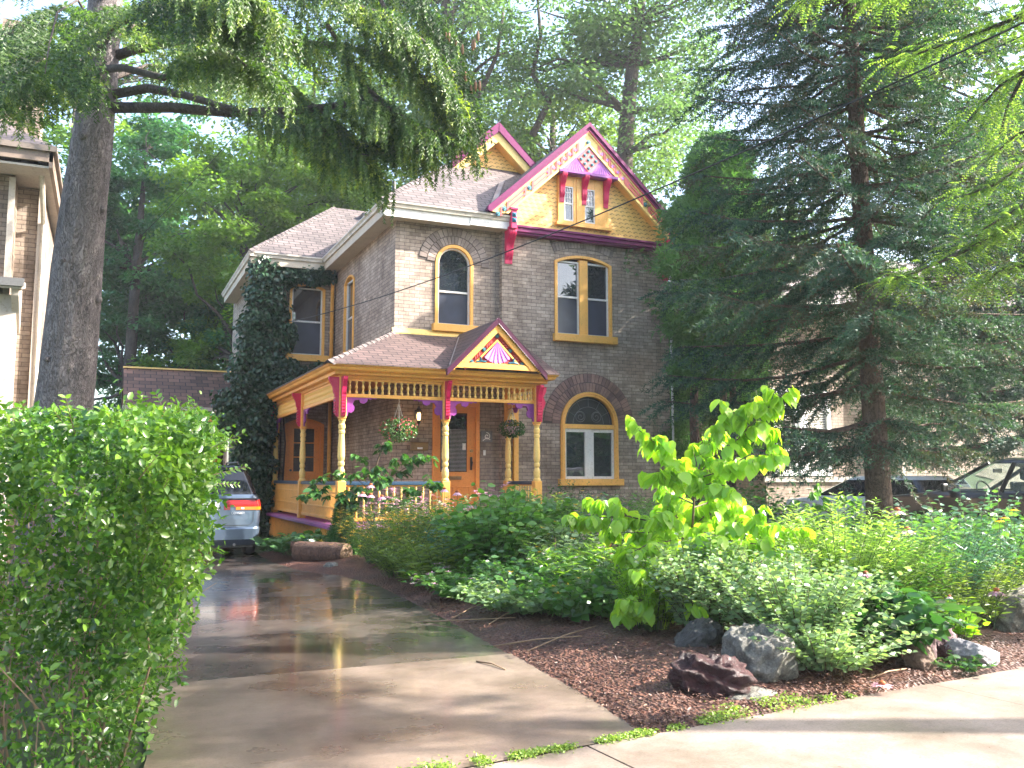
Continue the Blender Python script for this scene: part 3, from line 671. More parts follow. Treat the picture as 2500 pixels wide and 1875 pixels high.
def scroll(name, x, y, ztop, zbot, out, wdt, parent=H, mat=MAG, steps=0):
    """S-scroll bracket: profile in y,z; y grows toward the viewer as -"""
    h = ztop-zbot; n = 26; pr = []
    for i in range(n+1):
        t = i/n; z = ztop-h*t
        o = out*(.55+.45*math.cos(t*pi*1.0)) *(1-.25*t)
        o += out*.16*math.sin(t*pi*3.2+.4)*(1-.5*t)
        o = max(o, .03)
        pr.append((y-o, z))
    pts = [(y, ztop)]+pr+[(y, zbot)]
    m = MB(); m.prism(pts, fYZ, x-wdt/2, x+wdt/2)
    for k in (-1, 0, 1): m.prism([(a-.012 if 0 < i < len(pts)-1 else a, b) for i, (a, b) in enumerate(pts)], fYZ, x+k*wdt*.3-.012, x+k*wdt*.3+.012)
    m.box(x-wdt*.6, x+wdt*.6, y-out-.02, y, ztop-.0, ztop+.05)
    m.lathe_ = 0
    return m.build(name, mat, parent, bevel=.006)
for xx in (9.86, 10.47, 11.09): scroll('scroll_bracket', xx, 19.0, 8.95, 8.22, .2, .13)
for xx in (8.5, 12.9):
    scroll('scroll_bracket', xx, 19.14, 7.36, 6.58, .27, .19)
    m = MB(); m.box(xx-.075, xx+.075, 18.78, 19.1, 7.36, 7.80); m.box(xx-.10, xx+.10, 18.75, 19.1, 7.80, 7.86); m.build('bracket_block', MAG, H, bevel=.01)
    m = MB(); m.add([(xx-.055, 18.775, 7.5), (xx+.055, 18.775, 7.5), (xx+.055, 18.775, 7.61), (xx-.055, 18.775, 7.61), (xx, 18.73, 7.555)], [(0, 1, 4), (1, 2, 4), (2, 3, 4), (3, 0, 4)])
    m.add([(xx-.055, 18.775, 7.63), (xx+.055, 18.775, 7.63), (xx+.055, 18.775, 7.74), (xx-.055, 18.775, 7.74), (xx, 18.73, 7.685)], [(0, 1, 4), (1, 2, 4), (2, 3, 4), (3, 0, 4)]); m.build('diamond_boss', TEAL, H)
# rear gablet
m = MB(); gx, gzr, gy, gs = 9.22, 10.97, 21.42, .90
m.slab([(gx, gy, gzr), (gx-1.3, gy, gzr-gs*1.3), (gx-1.3, 23, gzr-gs*1.3), (gx, 23, gzr)], .03); m.slab([(gx, 23, gzr), (gx+1.3, 23, gzr-gs*1.3), (gx+1.3, gy, gzr-gs*1.3), (gx, gy, gzr)], .03); m.build('gablet_roof', SHG, H)
m = MB(); rake(m, -.02, .16, gy-.08, gy+.03, gx, gzr, gs, 1.32); m.build('rake_molding', PUR, H, bevel=.012)
m = MB(); rake(m, .16, .36, gy-.02, gy+.03, gx, gzr, gs, 1.3, trim=.02); m.build('rake_board', YPALE, H); 
m = MB(); rake(m, .1, .36, gy+.03, 21.72, gx, gzr, gs, 1.3, trim=.02); m.build('rake_soffit', YEL, H)
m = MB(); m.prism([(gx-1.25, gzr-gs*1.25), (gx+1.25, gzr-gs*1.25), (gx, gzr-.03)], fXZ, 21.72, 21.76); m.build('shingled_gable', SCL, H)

# ---- doors
d_ = thing_part('door'); m = MB(); ring(m, [(6.70, .62), (7.84, .62), (7.84, 3.28), (6.70, 3.28)], [(6.80, .64), (7.74, .64), (7.74, 3.16), (6.80, 3.16)], fXZ, 19.25, 19.42); m.build('frame', ORG, d_, bevel=.008)
m = MB(); ring(m, [(6.80, .64), (7.74, .64), (7.74, 3.16), (6.80, 3.16)], [(6.90, 1.68), (7.55, 1.68), (7.55, 3.02), (6.90, 3.02)], fXZ, 19.30, 19.35)
for (a, c, z0, z1) in ((6.92, 7.22, .80, 1.35), (7.30, 7.62, .80, 1.35)): ring(m, [(a, z0), (c, z0), (c, z1), (a, z1)], [(a+.03, z0+.03), (c-.03, z0+.03), (c-.03, z1-.03), (a+.03, z1-.03)], fXZ, 19.285, 19.30)
m.build('door_leaf', ORG, d_, bevel=.005)
m = MB(); m.box(6.88, 7.57, 19.335, 19.345, 1.66, 3.04); m.build('pane', GLS, d_)
m = MB(); 
for k in range(32): z = 1.7+k*.030; m.box(6.92, 7.54, 19.326, 19.331, z, z+.012)
m.build('blind', paint('grey_blind', (.35, .34, .33), .6), d_)
m = MB(); m.box(7.62, 7.66, 19.26, 19.30, 1.72, 2.02); m.tube([(7.64, 19.25, 1.95), (7.64, 19.2, 1.9), (7.64, 19.25, 1.78)], .012, 6); m.build('handle', BLK, d_)
m = MB(); m.tube([(7.64, 19.24, 2.16), (7.64, 19.3, 2.16)], .035, 12); m.build('lock', paint('brass', (.5, .3, .1), .3), d_)
m = MB(); m.box(7.12, 7.40, 19.27, 19.30, 1.50, 1.58); m.build('mail_slot', paint('dull_brass', (.30, .17, .07), .4), d_)
m = MB(); m.box(7.44, 7.52, 19.322, 19.327, 2.18, 2.33); m.build('door_notice', WHT, d_)
d_ = thing_part('door'); m = MB(); ring(m, arch_pts(4.46, 5.54, .62, 3.02, rise=.16), arch_pts(4.56, 5.44, .64, 2.98, rise=.12), fXZ, 25.14, 25.3); m.build('frame', ORG, d_, bevel=.008)
m = MB(); ring(m, [(4.56, .64), (5.44, .64), (5.44, 3.1), (4.56, 3.1)], [(4.72, 1.72), (5.28, 1.72), (5.28, 2.9), (4.72, 2.9)], fXZ, 25.2, 25.25)
for k in (1, 2): m.box(4.72, 5.28, 25.205, 25.24, 1.72+1.18*k/3-.015, 1.72+1.18*k/3+.015)
for k in (1,): m.box(4.72+.56*k/2-.015, 4.72+.56*k/2+.015, 25.207, 25.24, 1.72, 2.9)
m.build('door_leaf', ORG, d_, bevel=.004); m = MB(); m.box(4.7, 5.3, 25.225, 25.235, 1.7, 2.92); m.build('pane', GLS, d_)
m = MB(); m.tube([(4.64, 25.12, 1.75), (4.64, 25.2, 1.75)], .03, 10); m.build('handle', BLK, d_)
# downpipes
m = MB(); m.tube([(5.66, 24.86, 7.5), (5.68, 25.08, 7.3), (5.68, 25.1, 4.3)], .055, 10); m.tube([(5.68, 25.1, 4.3), (5.68, 25.1, .6)], .055, 10)
for z in (7.1, 5.6, 4.6): m.tube([(5.68, 25.1, z), (5.68, 25.1, z+.05)], .064, 10)
m.build('downpipe', YEL, H, smooth=True)
m = MB(); m.tube([(13.03, 19.08, 7.3), (13.03, 19.08, .1)], .03, 8); m.build('downpipe', WHT, H)
m = MB(); m.box(8.62, 8.74, 19.06, 19.15, .7, 3.55); m.build('corner_board', YEL, H, bevel=.006)

# ============================================================= PORCH (joined to the house, its parts are parts of the house)
PZ = .62; PX0, PX1, PY0 = 4.2, 8.45, 17.5
m = MB(); m.box(4.05, 8.6, 17.32, 19.28, PZ-.05, PZ); m.box(4.05, 5.76, 19.28, 25.18, PZ-.05, PZ); m.box(4.02, 8.62, 17.27, 17.33, PZ-.075, PZ-.01); m.box(3.98, 4.05, 17.27, 25.18, PZ-.075, PZ-.01); m.build('porch_floor', paint('lilac_floor_paint', (.34, .10, .30), .45), H, bevel=.008)
m = MB(); m.box(4.1, 8.55, 17.36, 17.42, .02, PZ-.08); m.box(4.08, 4.14, 17.42, 25.15, .02, PZ-.08)
for y in np.arange(17.5, 25.1, .16): m.box(4.06, 4.08, y, y+.02, .06, PZ-.1)
m.build('porch_skirt', YEL, H)
PROF = [(.075,.84),(.08,.87),(.06,.89),(.07,.93),(.075,.97),(.052,1.0),(.062,1.04),(.066,1.25),(.055,1.55),(.045,1.78),(.058,1.80),(.058,1.84),(.045,1.86),(.062,1.90),(.064,1.97),(.05,2.0),(.062,2.03),(.07,2.06)]
PROF = [(.078,.86),(.082,.89),(.058,.92),(.072,.97),(.074,1.06),(.055,1.12),(.048,1.14),(.066,1.18),(.066,1.22),(.052,1.25),(.072,1.33),(.070,1.5),(.058,1.72),(.052,1.78),(.066,1.80),(.066,1.84),(.054,1.86),(.068,1.90),(.068,1.96),(.052,1.99),(.060,2.03),(.074,2.06)]
def post(x, y, half=False):
    p = thing_part('porch_post'); p.location = Vector((x, y, PZ)) - wloc(H)
    bpy.context.view_layer.update()
    m = MB(); m.box(x-.085, x+.085, y-.085, y+.085, PZ, PZ+.86); m.build('post_base', YEL, p, bevel=.012)
    m = MB(); m.lathe(PROF, (x, y, PZ), 16); m.build('turned_shaft', YPALE, p, smooth=False)
    m = MB(); m.box(x-.075, x+.075, y-.075, y+.075, PZ+2.08, 3.52); m.box(x-.062, x+.062, y-.062, y+.062, PZ+2.05, PZ+2.08); m.build('post_block', YEL, p, bevel=.02)
    return p
POSTS = [(4.2, 17.5), (6.36, 17.5), (8.45, 17.5), (4.2, 21.3), (4.2, 25.0), (8.45, 19.02)]
for x, y in POSTS: post(x, y)
def rib_bracket(x, y, ax):
    """magenta stepped bracket on the outer face of a post block; ax='y' faces the street, 'x' faces left"""
    zt, zb = 3.52, 2.74; pr = [(0, zt), (.20, zt), (.20, zt-.05), (.16, zt-.12), (.12, zt-.2), (.10, zt-.3), (.075, zt-.36)]
    z = zt-.36; k = 0
    while z > zb+.06: pr += [(.085, z), (.085, z-.035), (.06, z-.036), (.06, z-.06)]; z -= .062
    pr += [(.05, zb+.02), (.02, zb), (0, zb)]
    m = MB()
    if ax == 'y': m.prism([(y-.075-o, z) for o, z in pr], fYZ, x-.04, x+.04)
    else: m.prism([(x-.075-o, z) for o, z in pr], fXZ, y-.04, y+.04)
    m.build('post_bracket', MAG, H, bevel=.006)
for x, y in POSTS[:3]: rib_bracket(x, y, 'y')
for i in (0, 3, 4): rib_bracket(*POSTS[i], 'x')
def rx_bracket(x, y):
    zt, zb = 3.5, 2.74; pr = [(0, zt), (.14, zt), (.13, zt-.1), (.07, zt-.22), (.12, zt-.34), (.06, zt-.5), (.03, zb), (0, zb)]
    m = MB(); m.prism([(x+.075+o, z) for o, z in pr], fXZ, y-.035, y+.035); m.build('post_bracket', MAG, H, bevel=.006)
rx_bracket(8.45, 17.5)
# beam, cornice and gutter
m = MB(); m.box(4.12, 8.53, 17.43, 17.57, 3.50, 3.66); m.box(4.13, 4.27, 17.57, 25.15, 3.50, 3.66); m.box(8.38, 8.52, 17.57, 19.14, 3.5, 3.66)
m.box(4.0, 8.62, 17.30, 17.43, 3.56, 3.64); m.box(4.0, 4.12, 17.43, 25.15, 3.56, 3.64); m.build('porch_beam', YEL, H, bevel=.01)
def run(m, prof, path):
    """sweep cornice profile (out,z) along path with outward normals given per corner"""
    n = len(prof); vs = []
    for (p, o) in path:
        for u, z in prof: vs.append((p[0]+o[0]*u, p[1]+o[1]*u, z))
    m.add(vs, [(k*n+i, k*n+i+1, (k+1)*n+i+1, (k+1)*n+i) for k in range(len(path)-1) for i in range(n-1)])
    m.add([vs[i] for i in range(n)], [tuple(range(n))]); m.add(vs[-n:], [tuple(range(n-1, -1, -1))])
m = MB(); prof = [(0, 3.60), (.10, 3.60), (.12, 3.625), (.22, 3.635), (.24, 3.66), (.25, 3.69), (.29, 3.715), (.30, 3.745), (.30, 3.76), (0, 3.765), (0, 3.6)]
run(m, prof, [((4.12, 25.18), (-1, 0)), ((4.12, 17.40), (-1, -1)), ((8.5, 17.40), (1, -1)), ((8.5, 19.14), (1, 0))]); m.build('porch_cornice', YEL, H)
m = MB(); m.box(4.1, 8.5, 17.45, 19.28, 3.66, 3.69); m.box(4.1, 5.76, 19.28, 25.15, 3.66, 3.69); m.build('porch_ceiling', ORG, H)
# roof
m = MB(); a_ = 3.765; Zt = 4.80; k_ = (Zt-a_)/(19.3-17.1)
m.slab([(3.80, 17.08, a_), (8.80, 17.08, a_), (8.80, 19.28, Zt), (5.78, 19.28, Zt)], .03)
m.slab([(5.78, 19.28, Zt), (5.78, 25.2, Zt-.06), (3.80, 25.2, a_), (3.80, 17.08, a_)], .03); m.build('porch_roof', SHP, H)
m = MB(); caps((3.80, 17.08, a_), (5.78, 19.28, Zt)); m.build('ridge_cap', SHG, H)
m = MB(); m.slab([(5.72, 19.18, Zt-.02), (7.42, 19.18, Zt-.02), (7.42, 19.29, Zt+.10), (5.72, 19.29, Zt+.10)], .03); m.slab([(5.68, 19.2, Zt-.04), (5.77, 19.2, Zt+.04), (5.77, 25.2, Zt), (5.68, 25.2, Zt-.08)], .03); m.build('wall_flashing', YPALE, H)
PX, PZR, PS = 7.31, 4.83, 1.0; m = MB()
for sx in (-1, 1):
    P = [(PX, 16.98, PZR), (PX+sx*1.10, 16.98, PZR-PS*1.10), (PX+sx*1.10, 19.28, PZR-PS*1.1), (PX, 19.28, PZR)]
    m.slab(P if sx < 0 else P[::-1], .03)
m.build('porch_gable_roof', SHP, H)
m = MB(); m.slab([(6.3, 17.15, 3.84), (6.42, 17.15, 3.88), (7.3, 18.95, 4.76), (7.18, 18.95, 4.72)], .012); m.build('valley_flashing', FLASH, H)
m = MB(); rake(m, -.015, .075, 16.93, 17.02, PX, PZR, PS, 1.12); m.build('rake_molding', paint('dark_plum_paint', (.06, .008, .035), .35), H, bevel=.008)
m = MB(); rake(m, .10, .20, 16.97, 17.03, PX, PZR, PS, 1.05, trim=.02); m.box(PX-.84, PX+.84, 16.98, 17.04, 3.775, 3.88); m.build('rake_board', YEL, H, bevel=.005)
m = MB(); 
c2 = math.sqrt(2)
for sx in (-1, 1):
    for s in np.arange(.02, 1.42, .05):
        p = (PX+sx*s/c2, PZR-.088*c2-s/c2); m.prism([(p[0]+.017*math.cos(a), p[1]+.017*math.sin(a)) for a in np.linspace(0, 2*pi, 8, endpoint=False)], fXZ, 16.955, 17.0)
m.build('bead_molding', YEL, H)
m = MB(); m.prism([(PX-.82, 3.83), (PX+.82, 3.83), (PX, PZR-.20)], fXZ, 17.03, 17.07); m.build('tympanum', paint('red_panel_paint', (.42, .04, .045), .4), H)
m = MB(); rake(m, .30, .335, 17.0, 17.03, PX, PZR, PS, .56); m.box(PX-.56, PX+.56, 17.0, 17.03, 3.86, 3.9); m.build('inner_frame', YEL, H)
fn_ = MB(); cz_ = PZR-.345*c2
for k in range(11):
    a0 = -pi/2-.72+k*.131; a1 = a0+.128; L = .43
    fn_.prism([(PX, cz_), (PX+L*math.cos(a0), cz_+L*math.sin(a0)), (PX+L*math.cos((a0+a1)/2), cz_+(L+.02)*math.sin((a0+a1)/2)), (PX+L*math.cos(a1), cz_+L*math.sin(a1))], fXZ, 16.99+(.012 if k % 2 else 0), 17.03)
fn_.build('fan_carving', paint('light_lilac_paint', (.62, .26, .66), .4), H)
r1 = MB(); r2 = MB(); cr = MB()
for sx, s in ((0, 0), (-1, .42), (1, .42), (-1, .80), (1, .80)):
    p = (PX+sx*s/c2, PZR-.25*c2-s/c2); rosette(r1, r2, p[0], p[1], 17.03, .045)
for sx in (-1, 1):
    for s in (.2, .26, .32, .56, .62, .68, .95, 1.0):
        p = (PX+sx*s/c2, PZR-.25*c2-s/c2); cr.prism([(p[0]-.05, p[1]), (p[0], p[1]-.012), (p[0]+.05, p[1]), (p[0], p[1]+.012)] if sx > 0 else [(p[0]-.012, p[1]), (p[0], p[1]-.05), (p[0]+.012, p[1]), (p[0], p[1]+.05)], fXZ, 17.01, 17.035)
    r1.tube([(PX+sx*.38, 17.0, 4.02), (PX+sx*.36, 17.0, 3.93), (PX+sx*.25, 17.0, 3.92)], .022, 5); r1.tube([(PX+sx*.36, 17.0, 3.93), (PX+sx*.47, 17.0, 3.91)], .02, 5)
r1.build('rosette', TEAL, H); r2.build('rosette', paint('mid_teal_paint', (.08, .25, .30), .4), H); cr.build('tympanum_ornament', CORAL, H)
# valance with turned spindles
SPP = [(.012, 0), (.03, .015), (.03, .04), (.022, .06), (.016, .085), (.03, .12), (.032, .14), (.018, .18), (.013, .2), (.024, .225), (.028, .24), (.028, .26)]
def spindle_mesh():
    m = MB(); m.lathe(SPP, (0, 0, 0), 10); o = m.build('spindle', YPALE, None); me = o.data; bpy.data.objects.remove(o); return me
SPM = spindle_mesh()
BAL = [(.022, 0), (.022, .1), (.014, .115), (.022, .14), (.024, .2), (.012, .3), (.02, .33), (.012, .36), (.024, .46), (.022, .5), (.014, .52), (.022, .535), (.022, .62)]
m_ = MB(); m_.lathe(BAL, (0, 0, 0), 8); o_ = m_.build('baluster', YPALE, None); BALM = o_.data; bpy.data.objects.remove(o_)
def valance(a, b, along, other, n, panel=False):
    v = thing_part('valance'); m = MB(); bx = (lambda l0, l1, o0, o1, z0, z1: m.box(l0, l1, o0, o1, z0, z1)) if along == 'x' else (lambda l0, l1, o0, o1, z0, z1: m.box(o0, o1, l0, l1, z0, z1))
    bx(a, b, other-.035, other+.035, 3.13, 3.20); bx(a, b, other-.03, other+.03, 3.455, 3.50); m.build('valance_rail', YEL, v, bevel=.006)
    if panel:
        m = MB(); bx = (lambda l0, l1, o0, o1, z0, z1: m.box(o0, o1, l0, l1, z0, z1)); bx(a, b, other+.0, other+.008, 3.2, 3.455); m.build('valance_panel', YEL, v)
    for i in range(n):
        t = a+(b-a)*(i+.5)/n; o = bpy.data.objects.new('spindle', SPM); COL.objects.link(o); o.parent = v
        o.location = Vector((t, other, 3.198) if along == 'x' else (other, t, 3.198)) - wloc(H)
def rail(a, b, along, other, n, fine=False):
    v = thing_part('railing'); m = MB(); bx = (lambda l0, l1, o0, o1, z0, z1: m.box(l0, l1, o0, o1, z0, z1)) if along == 'x' else (lambda l0, l1, o0, o1, z0, z1: m.box(o0, o1, l0, l1, z0, z1))
    bx(a, b, other-.05, other+.05, 1.40, 1.455); bx(a, b, other-.035, other+.035, 1.455, 1.475); m.build('handrail', BLU, v, bevel=.01)
    m = MB(); bx(a, b, other-.03, other+.03, .70, .765); bx(a, b, other-.025, other+.025, 1.375, 1.40)
    if fine: bx(a, b, other-.025, other+.025, .93, .965); bx(a, b, other-.02, other+.02, 1.24, 1.265)
    m.build('bottom_rail', YEL, v, bevel=.006)
    if fine:
        m = MB(); t = a+.03
        while t < b-.03: bx(t, t+.045, other-.012, other+.012, .765, 1.375); t += .062
        m.build('slat_screen', YEL, v)
    else:
        for i in range(n):
            t = a+(b-a)*(i+.5)/n; o = bpy.data.objects.new('baluster', BALM); COL.objects.link(o); o.parent = v
            o.location = Vector((t, other, .76) if along == 'x' else (other, t, .76)) - wloc(H)
valance(4.28, 6.28, 'x', 17.5, 15); valance(6.44, 8.37, 'x', 17.5, 15); valance(17.58, 21.22, 'y', 4.2, 30, True); valance(21.38, 24.92, 'y', 4.2, 30, True); valance(17.58, 18.95, 'y', 8.45, 10)
rail(4.29, 6.27, 'x', 17.5, 13); rail(17.59, 21.21, 'y', 4.2, 0, True); rail(21.39, 24.91, 'y', 4.2, 0, True); rail(17.59, 18.93, 'y', 8.45, 10)
# lilac fretwork corner brackets below the valance
def fret(x, y, sx, along='x'):
    pr = [(0, 3.13), (.62, 3.13), (.60, 3.10), (.53, 3.12), (.50, 3.09), (.44, 3.11), (.42, 3.05), (.36, 3.01), (.28, 3.03), (.26, 3.09), (.17, 3.07), (.13, 3.0), (.17, 2.94), (.16, 2.86), (.10, 2.82), (.05, 2.84), (.03, 2.76), (0, 2.74)]
    m = MB()
    if along == 'x': m.prism([(x+sx*(.075+a), z) for a, z in pr], fXZ, y-.018, y+.018)
    else: m.prism([(y+sx*(.075+a), z) for a, z in pr], fYZ, x-.018, x+.018)
    m.build('fretwork_bracket', VIO, H)
fret(4.2, 17.5, 1); fret(6.36, 17.5, -1); fret(6.36, 17.5, 1); fret(8.45, 17.5, -1)
fret(4.2, 17.5, 1, 'y'); fret(4.2, 21.3, -1, 'y'); fret(4.2, 21.3, 1, 'y'); fret(4.2, 25.0, -1, 'y'); fret(8.45, 17.5, 1, 'y'); fret(8.45, 19.02, -1, 'y')
m = MB()
for k in range(3): m.box(6.7, 8.1, 17.32-.28*(k+1), 17.32-.28*k, 0, PZ-.15*(k+1))
m.build('porch_steps', paint('step_paint', (.32, .10, .28), .5), H, bevel=.01)

# ============================================================= small things on the porch
L = thing('wall_lantern', 'lit black carriage lantern on the brick wall beside the front door', 'lantern', (6.32, 19.29, 2.9))
m = MB(); m.box(6.27, 6.37, 19.27, 19.29, 2.86, 3.06); m.tube([(6.32, 19.28, 3.02), (6.32, 19.18, 3.06), (6.32, 19.12, 3.02)], .012, 6); m.lathe([(.075, 0), (.07, .02), (.02, .09), (.012, .12)], (6.32, 19.12, 3.02), 6); m.lathe([(.02, -.05), (.045, 0), (.05, .02)], (6.32, 19.12, 2.78), 6)
for k in range(6): a = pi*k/3; m.tube([(6.32+.05*math.cos(a), 19.12+.05*math.sin(a), 2.8), (6.32+.07*math.cos(a), 19.12+.07*math.sin(a), 3.03)], .005, 4)
m.tube([(6.32, 19.12, 2.70), (6.32, 19.12, 2.76)], .01, 6); m.build('lantern_frame', BLK, L)
em, nt, b, n, l = newmat('lantern_glow'); b.inputs['Base Color'].default_value = (1, .7, .3, 1); b.inputs['Emission Color'].default_value = (1, .62, .25, 1); b.inputs['Emission Strength'].default_value = 1.3
m = MB(); m.lathe([(.03, 0), (.045, .05), (.05, .12), (.03, .17)], (6.32, 19.12, 2.82), 10); m.build('lantern_glass', em, L, smooth=True)
m = MB(); m.box(-.14, .14, -.03, 0, -.13, .13); o = m.build('wall_plaque', paint('grey_plaque', (.16, .15, .15), .5, .5), None, loc=None, bevel=.006); o.location = (8.02, 19.295, 2.5)
tag(o, 'grey square plaque with a white swirl on the brick right of the front door', 'plaque')
m = MB(); m.tube([(.0+(.02+.008*a)*math.cos(a), -.035, .0+(.02+.008*a)*math.sin(a)) for a in np.linspace(0, 8, 24)], .010, 5); m.tube([(-.1, -.035, -.1), (0, -.035, -.03), (.08, -.035, -.08)], .009, 5)
s_ = m.build('swirl', WHT, None); s_.parent = o
m = MB(); m.box(-.2, .2, -.09, 0, -.09, .09); m.box(-.21, .21, -.1, 0, .08, .1); o = m.build('mailbox', paint('aged_brass', (.24, .15, .06), .45), None, bevel=.01); o.location = (6.38, 19.295, 2.24); tag(o, 'low brass mailbox on the brick wall behind the hanging flower basket', 'mailbox')
m = MB(); m.box(-.06, .06, -.096, -.092, -.06, -.02); s_ = m.build('name_card', WHT, None); s_.parent = o
m = MB(); m.box(-.03, .03, -.015, 0, -.06, .06); o = m.build('doorbell', WHT, None, bevel=.004); o.location = (7.97, 19.295, 2.12); tag(o, 'small white doorbell on the brick beside the front door', 'doorbell')
def basket(name, lab, loc, zh, leafm, flower, r, pot, nleaf, seed):
    global RNG; RNG = np.random.default_rng(seed); x, y, z = loc; T = thing('hanging_basket', lab, 'hanging basket', loc, None)
    m = MB(); m.lathe([(.08, -.16), (.14, -.10), (.17, 0), (.175, .02)], (x, y, z), 14); m.build('pot', pot, T, smooth=True)
    m = MB()
    for k in range(3): a = 2*pi*k/3+.3; m.tube([(x+.17*math.cos(a), y+.17*math.sin(a), z), (x, y, zh-.06)], .006, 5)
    m.tube([(x, y, zh-.06), (x+.015, y, zh-.02), (x, y, zh+.03)], .01, 6); m.build('hanger', WHT, T)
    Lm = LM(); n = nleaf; u = rdir(n); rr = .35+.65*RNG.random(n)**.6; P = np.array([x, y, z])+u*rr[:, None]*np.array([r, r, r*.62]) + np.array([0, 0, -.03])
    Lm.leaves(P, u+RNG.normal(size=(n, 3))*.5-np.array([0, 0, .4]), rdir(n)+np.array([0, 0, 1.]), .045*(.7+.6*RNG.random(n)), T_OVAL); Lm.build('foliage', leafm, T)
    if flower:
        n = 130; u = rdir(n); P = np.array([x, y, z])+u*np.array([r*1.02, r*1.02, r*.65])+np.array([0, 0, -.02]); Lm = LM()
        for k in range(5):
            a = RNG.random((n, 1))*0+k*1.257; e1 = unit(np.cross(u, [0, 0, 1.])+1e-6); e2 = np.cross(u, e1); Lm.leaves(P, e1*np.cos(a)+e2*np.sin(a)+u*.3, u, .022, T_PETAL)
        Lm.build('flowers', flower, T)
FRED = leafmat('red_pink_petals', [(.70, .05, .08), (.75, .12, .16), (.62, .03, .10)], .3, .5, (1, .8, .8))
LEAFB = leafmat('basket_leaves', [(.035, .10, .03), (.07, .17, .05), (.12, .22, .07)])
basket('b1', 'hanging basket of small red flowers with trailing leaves, left of the front door', (5.42, 17.7, 2.55), 3.12, LEAFB, FRED, .40, BLK, 1500, 11)
basket('b2', 'hanging basket of dark leafy plants in a pale pot by the right porch end', (8.22, 18.3, 2.66), 3.14, leafmat('dark_basket_leaves', [(.015, .06, .02), (.03, .10, .03), (.06, .14, .05)]), None, .30, paint('pale_pink_pot', (.62, .45, .52), .5), 1100, 12)
B = thing('birdhouse', 'small pale yellow birdhouse hanging above the right-hand basket', 'birdhouse', (8.40, 18.75, 3.0))
m = MB(); m.prism([(8.34, 2.86), (8.46, 2.86), (8.46, 3.05), (8.40, 3.12), (8.34, 3.05)], fXZ, 18.69, 18.81); m.build('box', YPALE, B)
m = MB(); m.tube([(8.40, 18.68, 3.0), (8.40, 18.695, 3.0)], .018, 10); m.build('entry_hole', BLK, B)
m = MB(); m.tube([(8.40, 18.75, 3.1), (8.40, 18.75, 3.5)], .004, 4); m.build('cord', BLK, B)
# ============================================================= CONIFERS
BARK_S = barkmat('spruce_bark', (0.13, 0.11, 0.11), (0.32, 0.275, 0.27), 34, 5, 1.0, .035)
BARK_D = barkmat('dark_bark', (0.055, 0.042, 0.036), (0.12, 0.095, 0.08), 18)
BARK_R = barkmat('red_brown_bark', (0.10, 0.06, 0.045), (0.17, 0.11, 0.085), 18)
TWIG = paint('twig_bark', (.07, .045, .03), .8)
NDL = leafmat('spruce_needles', [(.014, .036, .012), (.035, .078, .02), (.085, .15, .03), (.26, .32, .055)], .38, .5)
NDB = leafmat('blue_spruce_needles', [(.012, .034, .026), (.024, .062, .046), (.055, .12, .085), (.075, .065, .045)], .22, .6, None, .3)
def pendulous(L, branches, sec, strand, per, nw, seed, hang=1.0, thick=.035, k=8, tmin=.1):
    """Norway-spruce like branches: side twigs with strands hanging from them. branches: list of point lists"""
    rng = np.random.default_rng(seed); A = []; B = []; Wd = []; Rn = []
    for pts in branches:
        P = np.array([tuple(p) for p in pts]); m = len(P)-1
        tot = np.linalg.norm(np.diff(P, axis=0), axis=1).sum(); ns = max(3, int(tot*sec)); br = rng.random()*.5
        for i in range(ns):
            t = tmin+(1-tmin)*(i+rng.random())/ns; q = t*m; j = min(int(q), m-1); f = q-j; p = P[j]*(1-f)+P[j+1]*f
            ax = P[j+1]-P[j]; ax /= np.linalg.norm(ax)+1e-9; side = np.cross(ax, [0, 0, 1.]); side /= np.linalg.norm(side)+1e-9
            sg = 1 if rng.random() < .5 else -1
            L2 = strand*(.35+.65*rng.random())*(1.15-.55*abs(t-.55))
            d = side*sg*(.8+.3*rng.random())+ax*(.35+.5*rng.random())+np.array([0, 0, rng.uniform(-.35, .15)]); d /= np.linalg.norm(d)
            nst = max(2, int(L2*per)); c = np.clip(br+rng.random()*.5, 0, 1)
            prev = p.copy()
            for u in range(nst):   # side twig
                cur = p+d*L2*(u+1)/nst + np.array([0, 0, -.35*hang*L2*((u+1)/nst)**2])
                A.append(prev); B.append(cur); Wd.append(thick*1.1); Rn.append(c)
                # hanging strand
                hl = hang*(.25+.75*rng.random()**1.3)*strand*.62; nh = max(2, int(hl/.085)); pp = cur.copy()
                lat = rng.normal(size=3)*.10; lat[2] = 0
                for h in range(nh):
                    nx_ = pp+np.array([0, 0, -hl/nh])+lat*hl/nh*(1-h/nh)+rng.normal(size=3)*.006
                    A.append(pp); B.append(nx_); Wd.append(thick*(1-.35*h/nh)); Rn.append(np.clip(c*.8-.08+.45*h/nh+rng.uniform(-.12, .12), 0, 1)); pp = nx_
                prev = cur
    needles(L, np.array(A), np.array(B), np.array(Wd), k, np.array(Rn), nw)
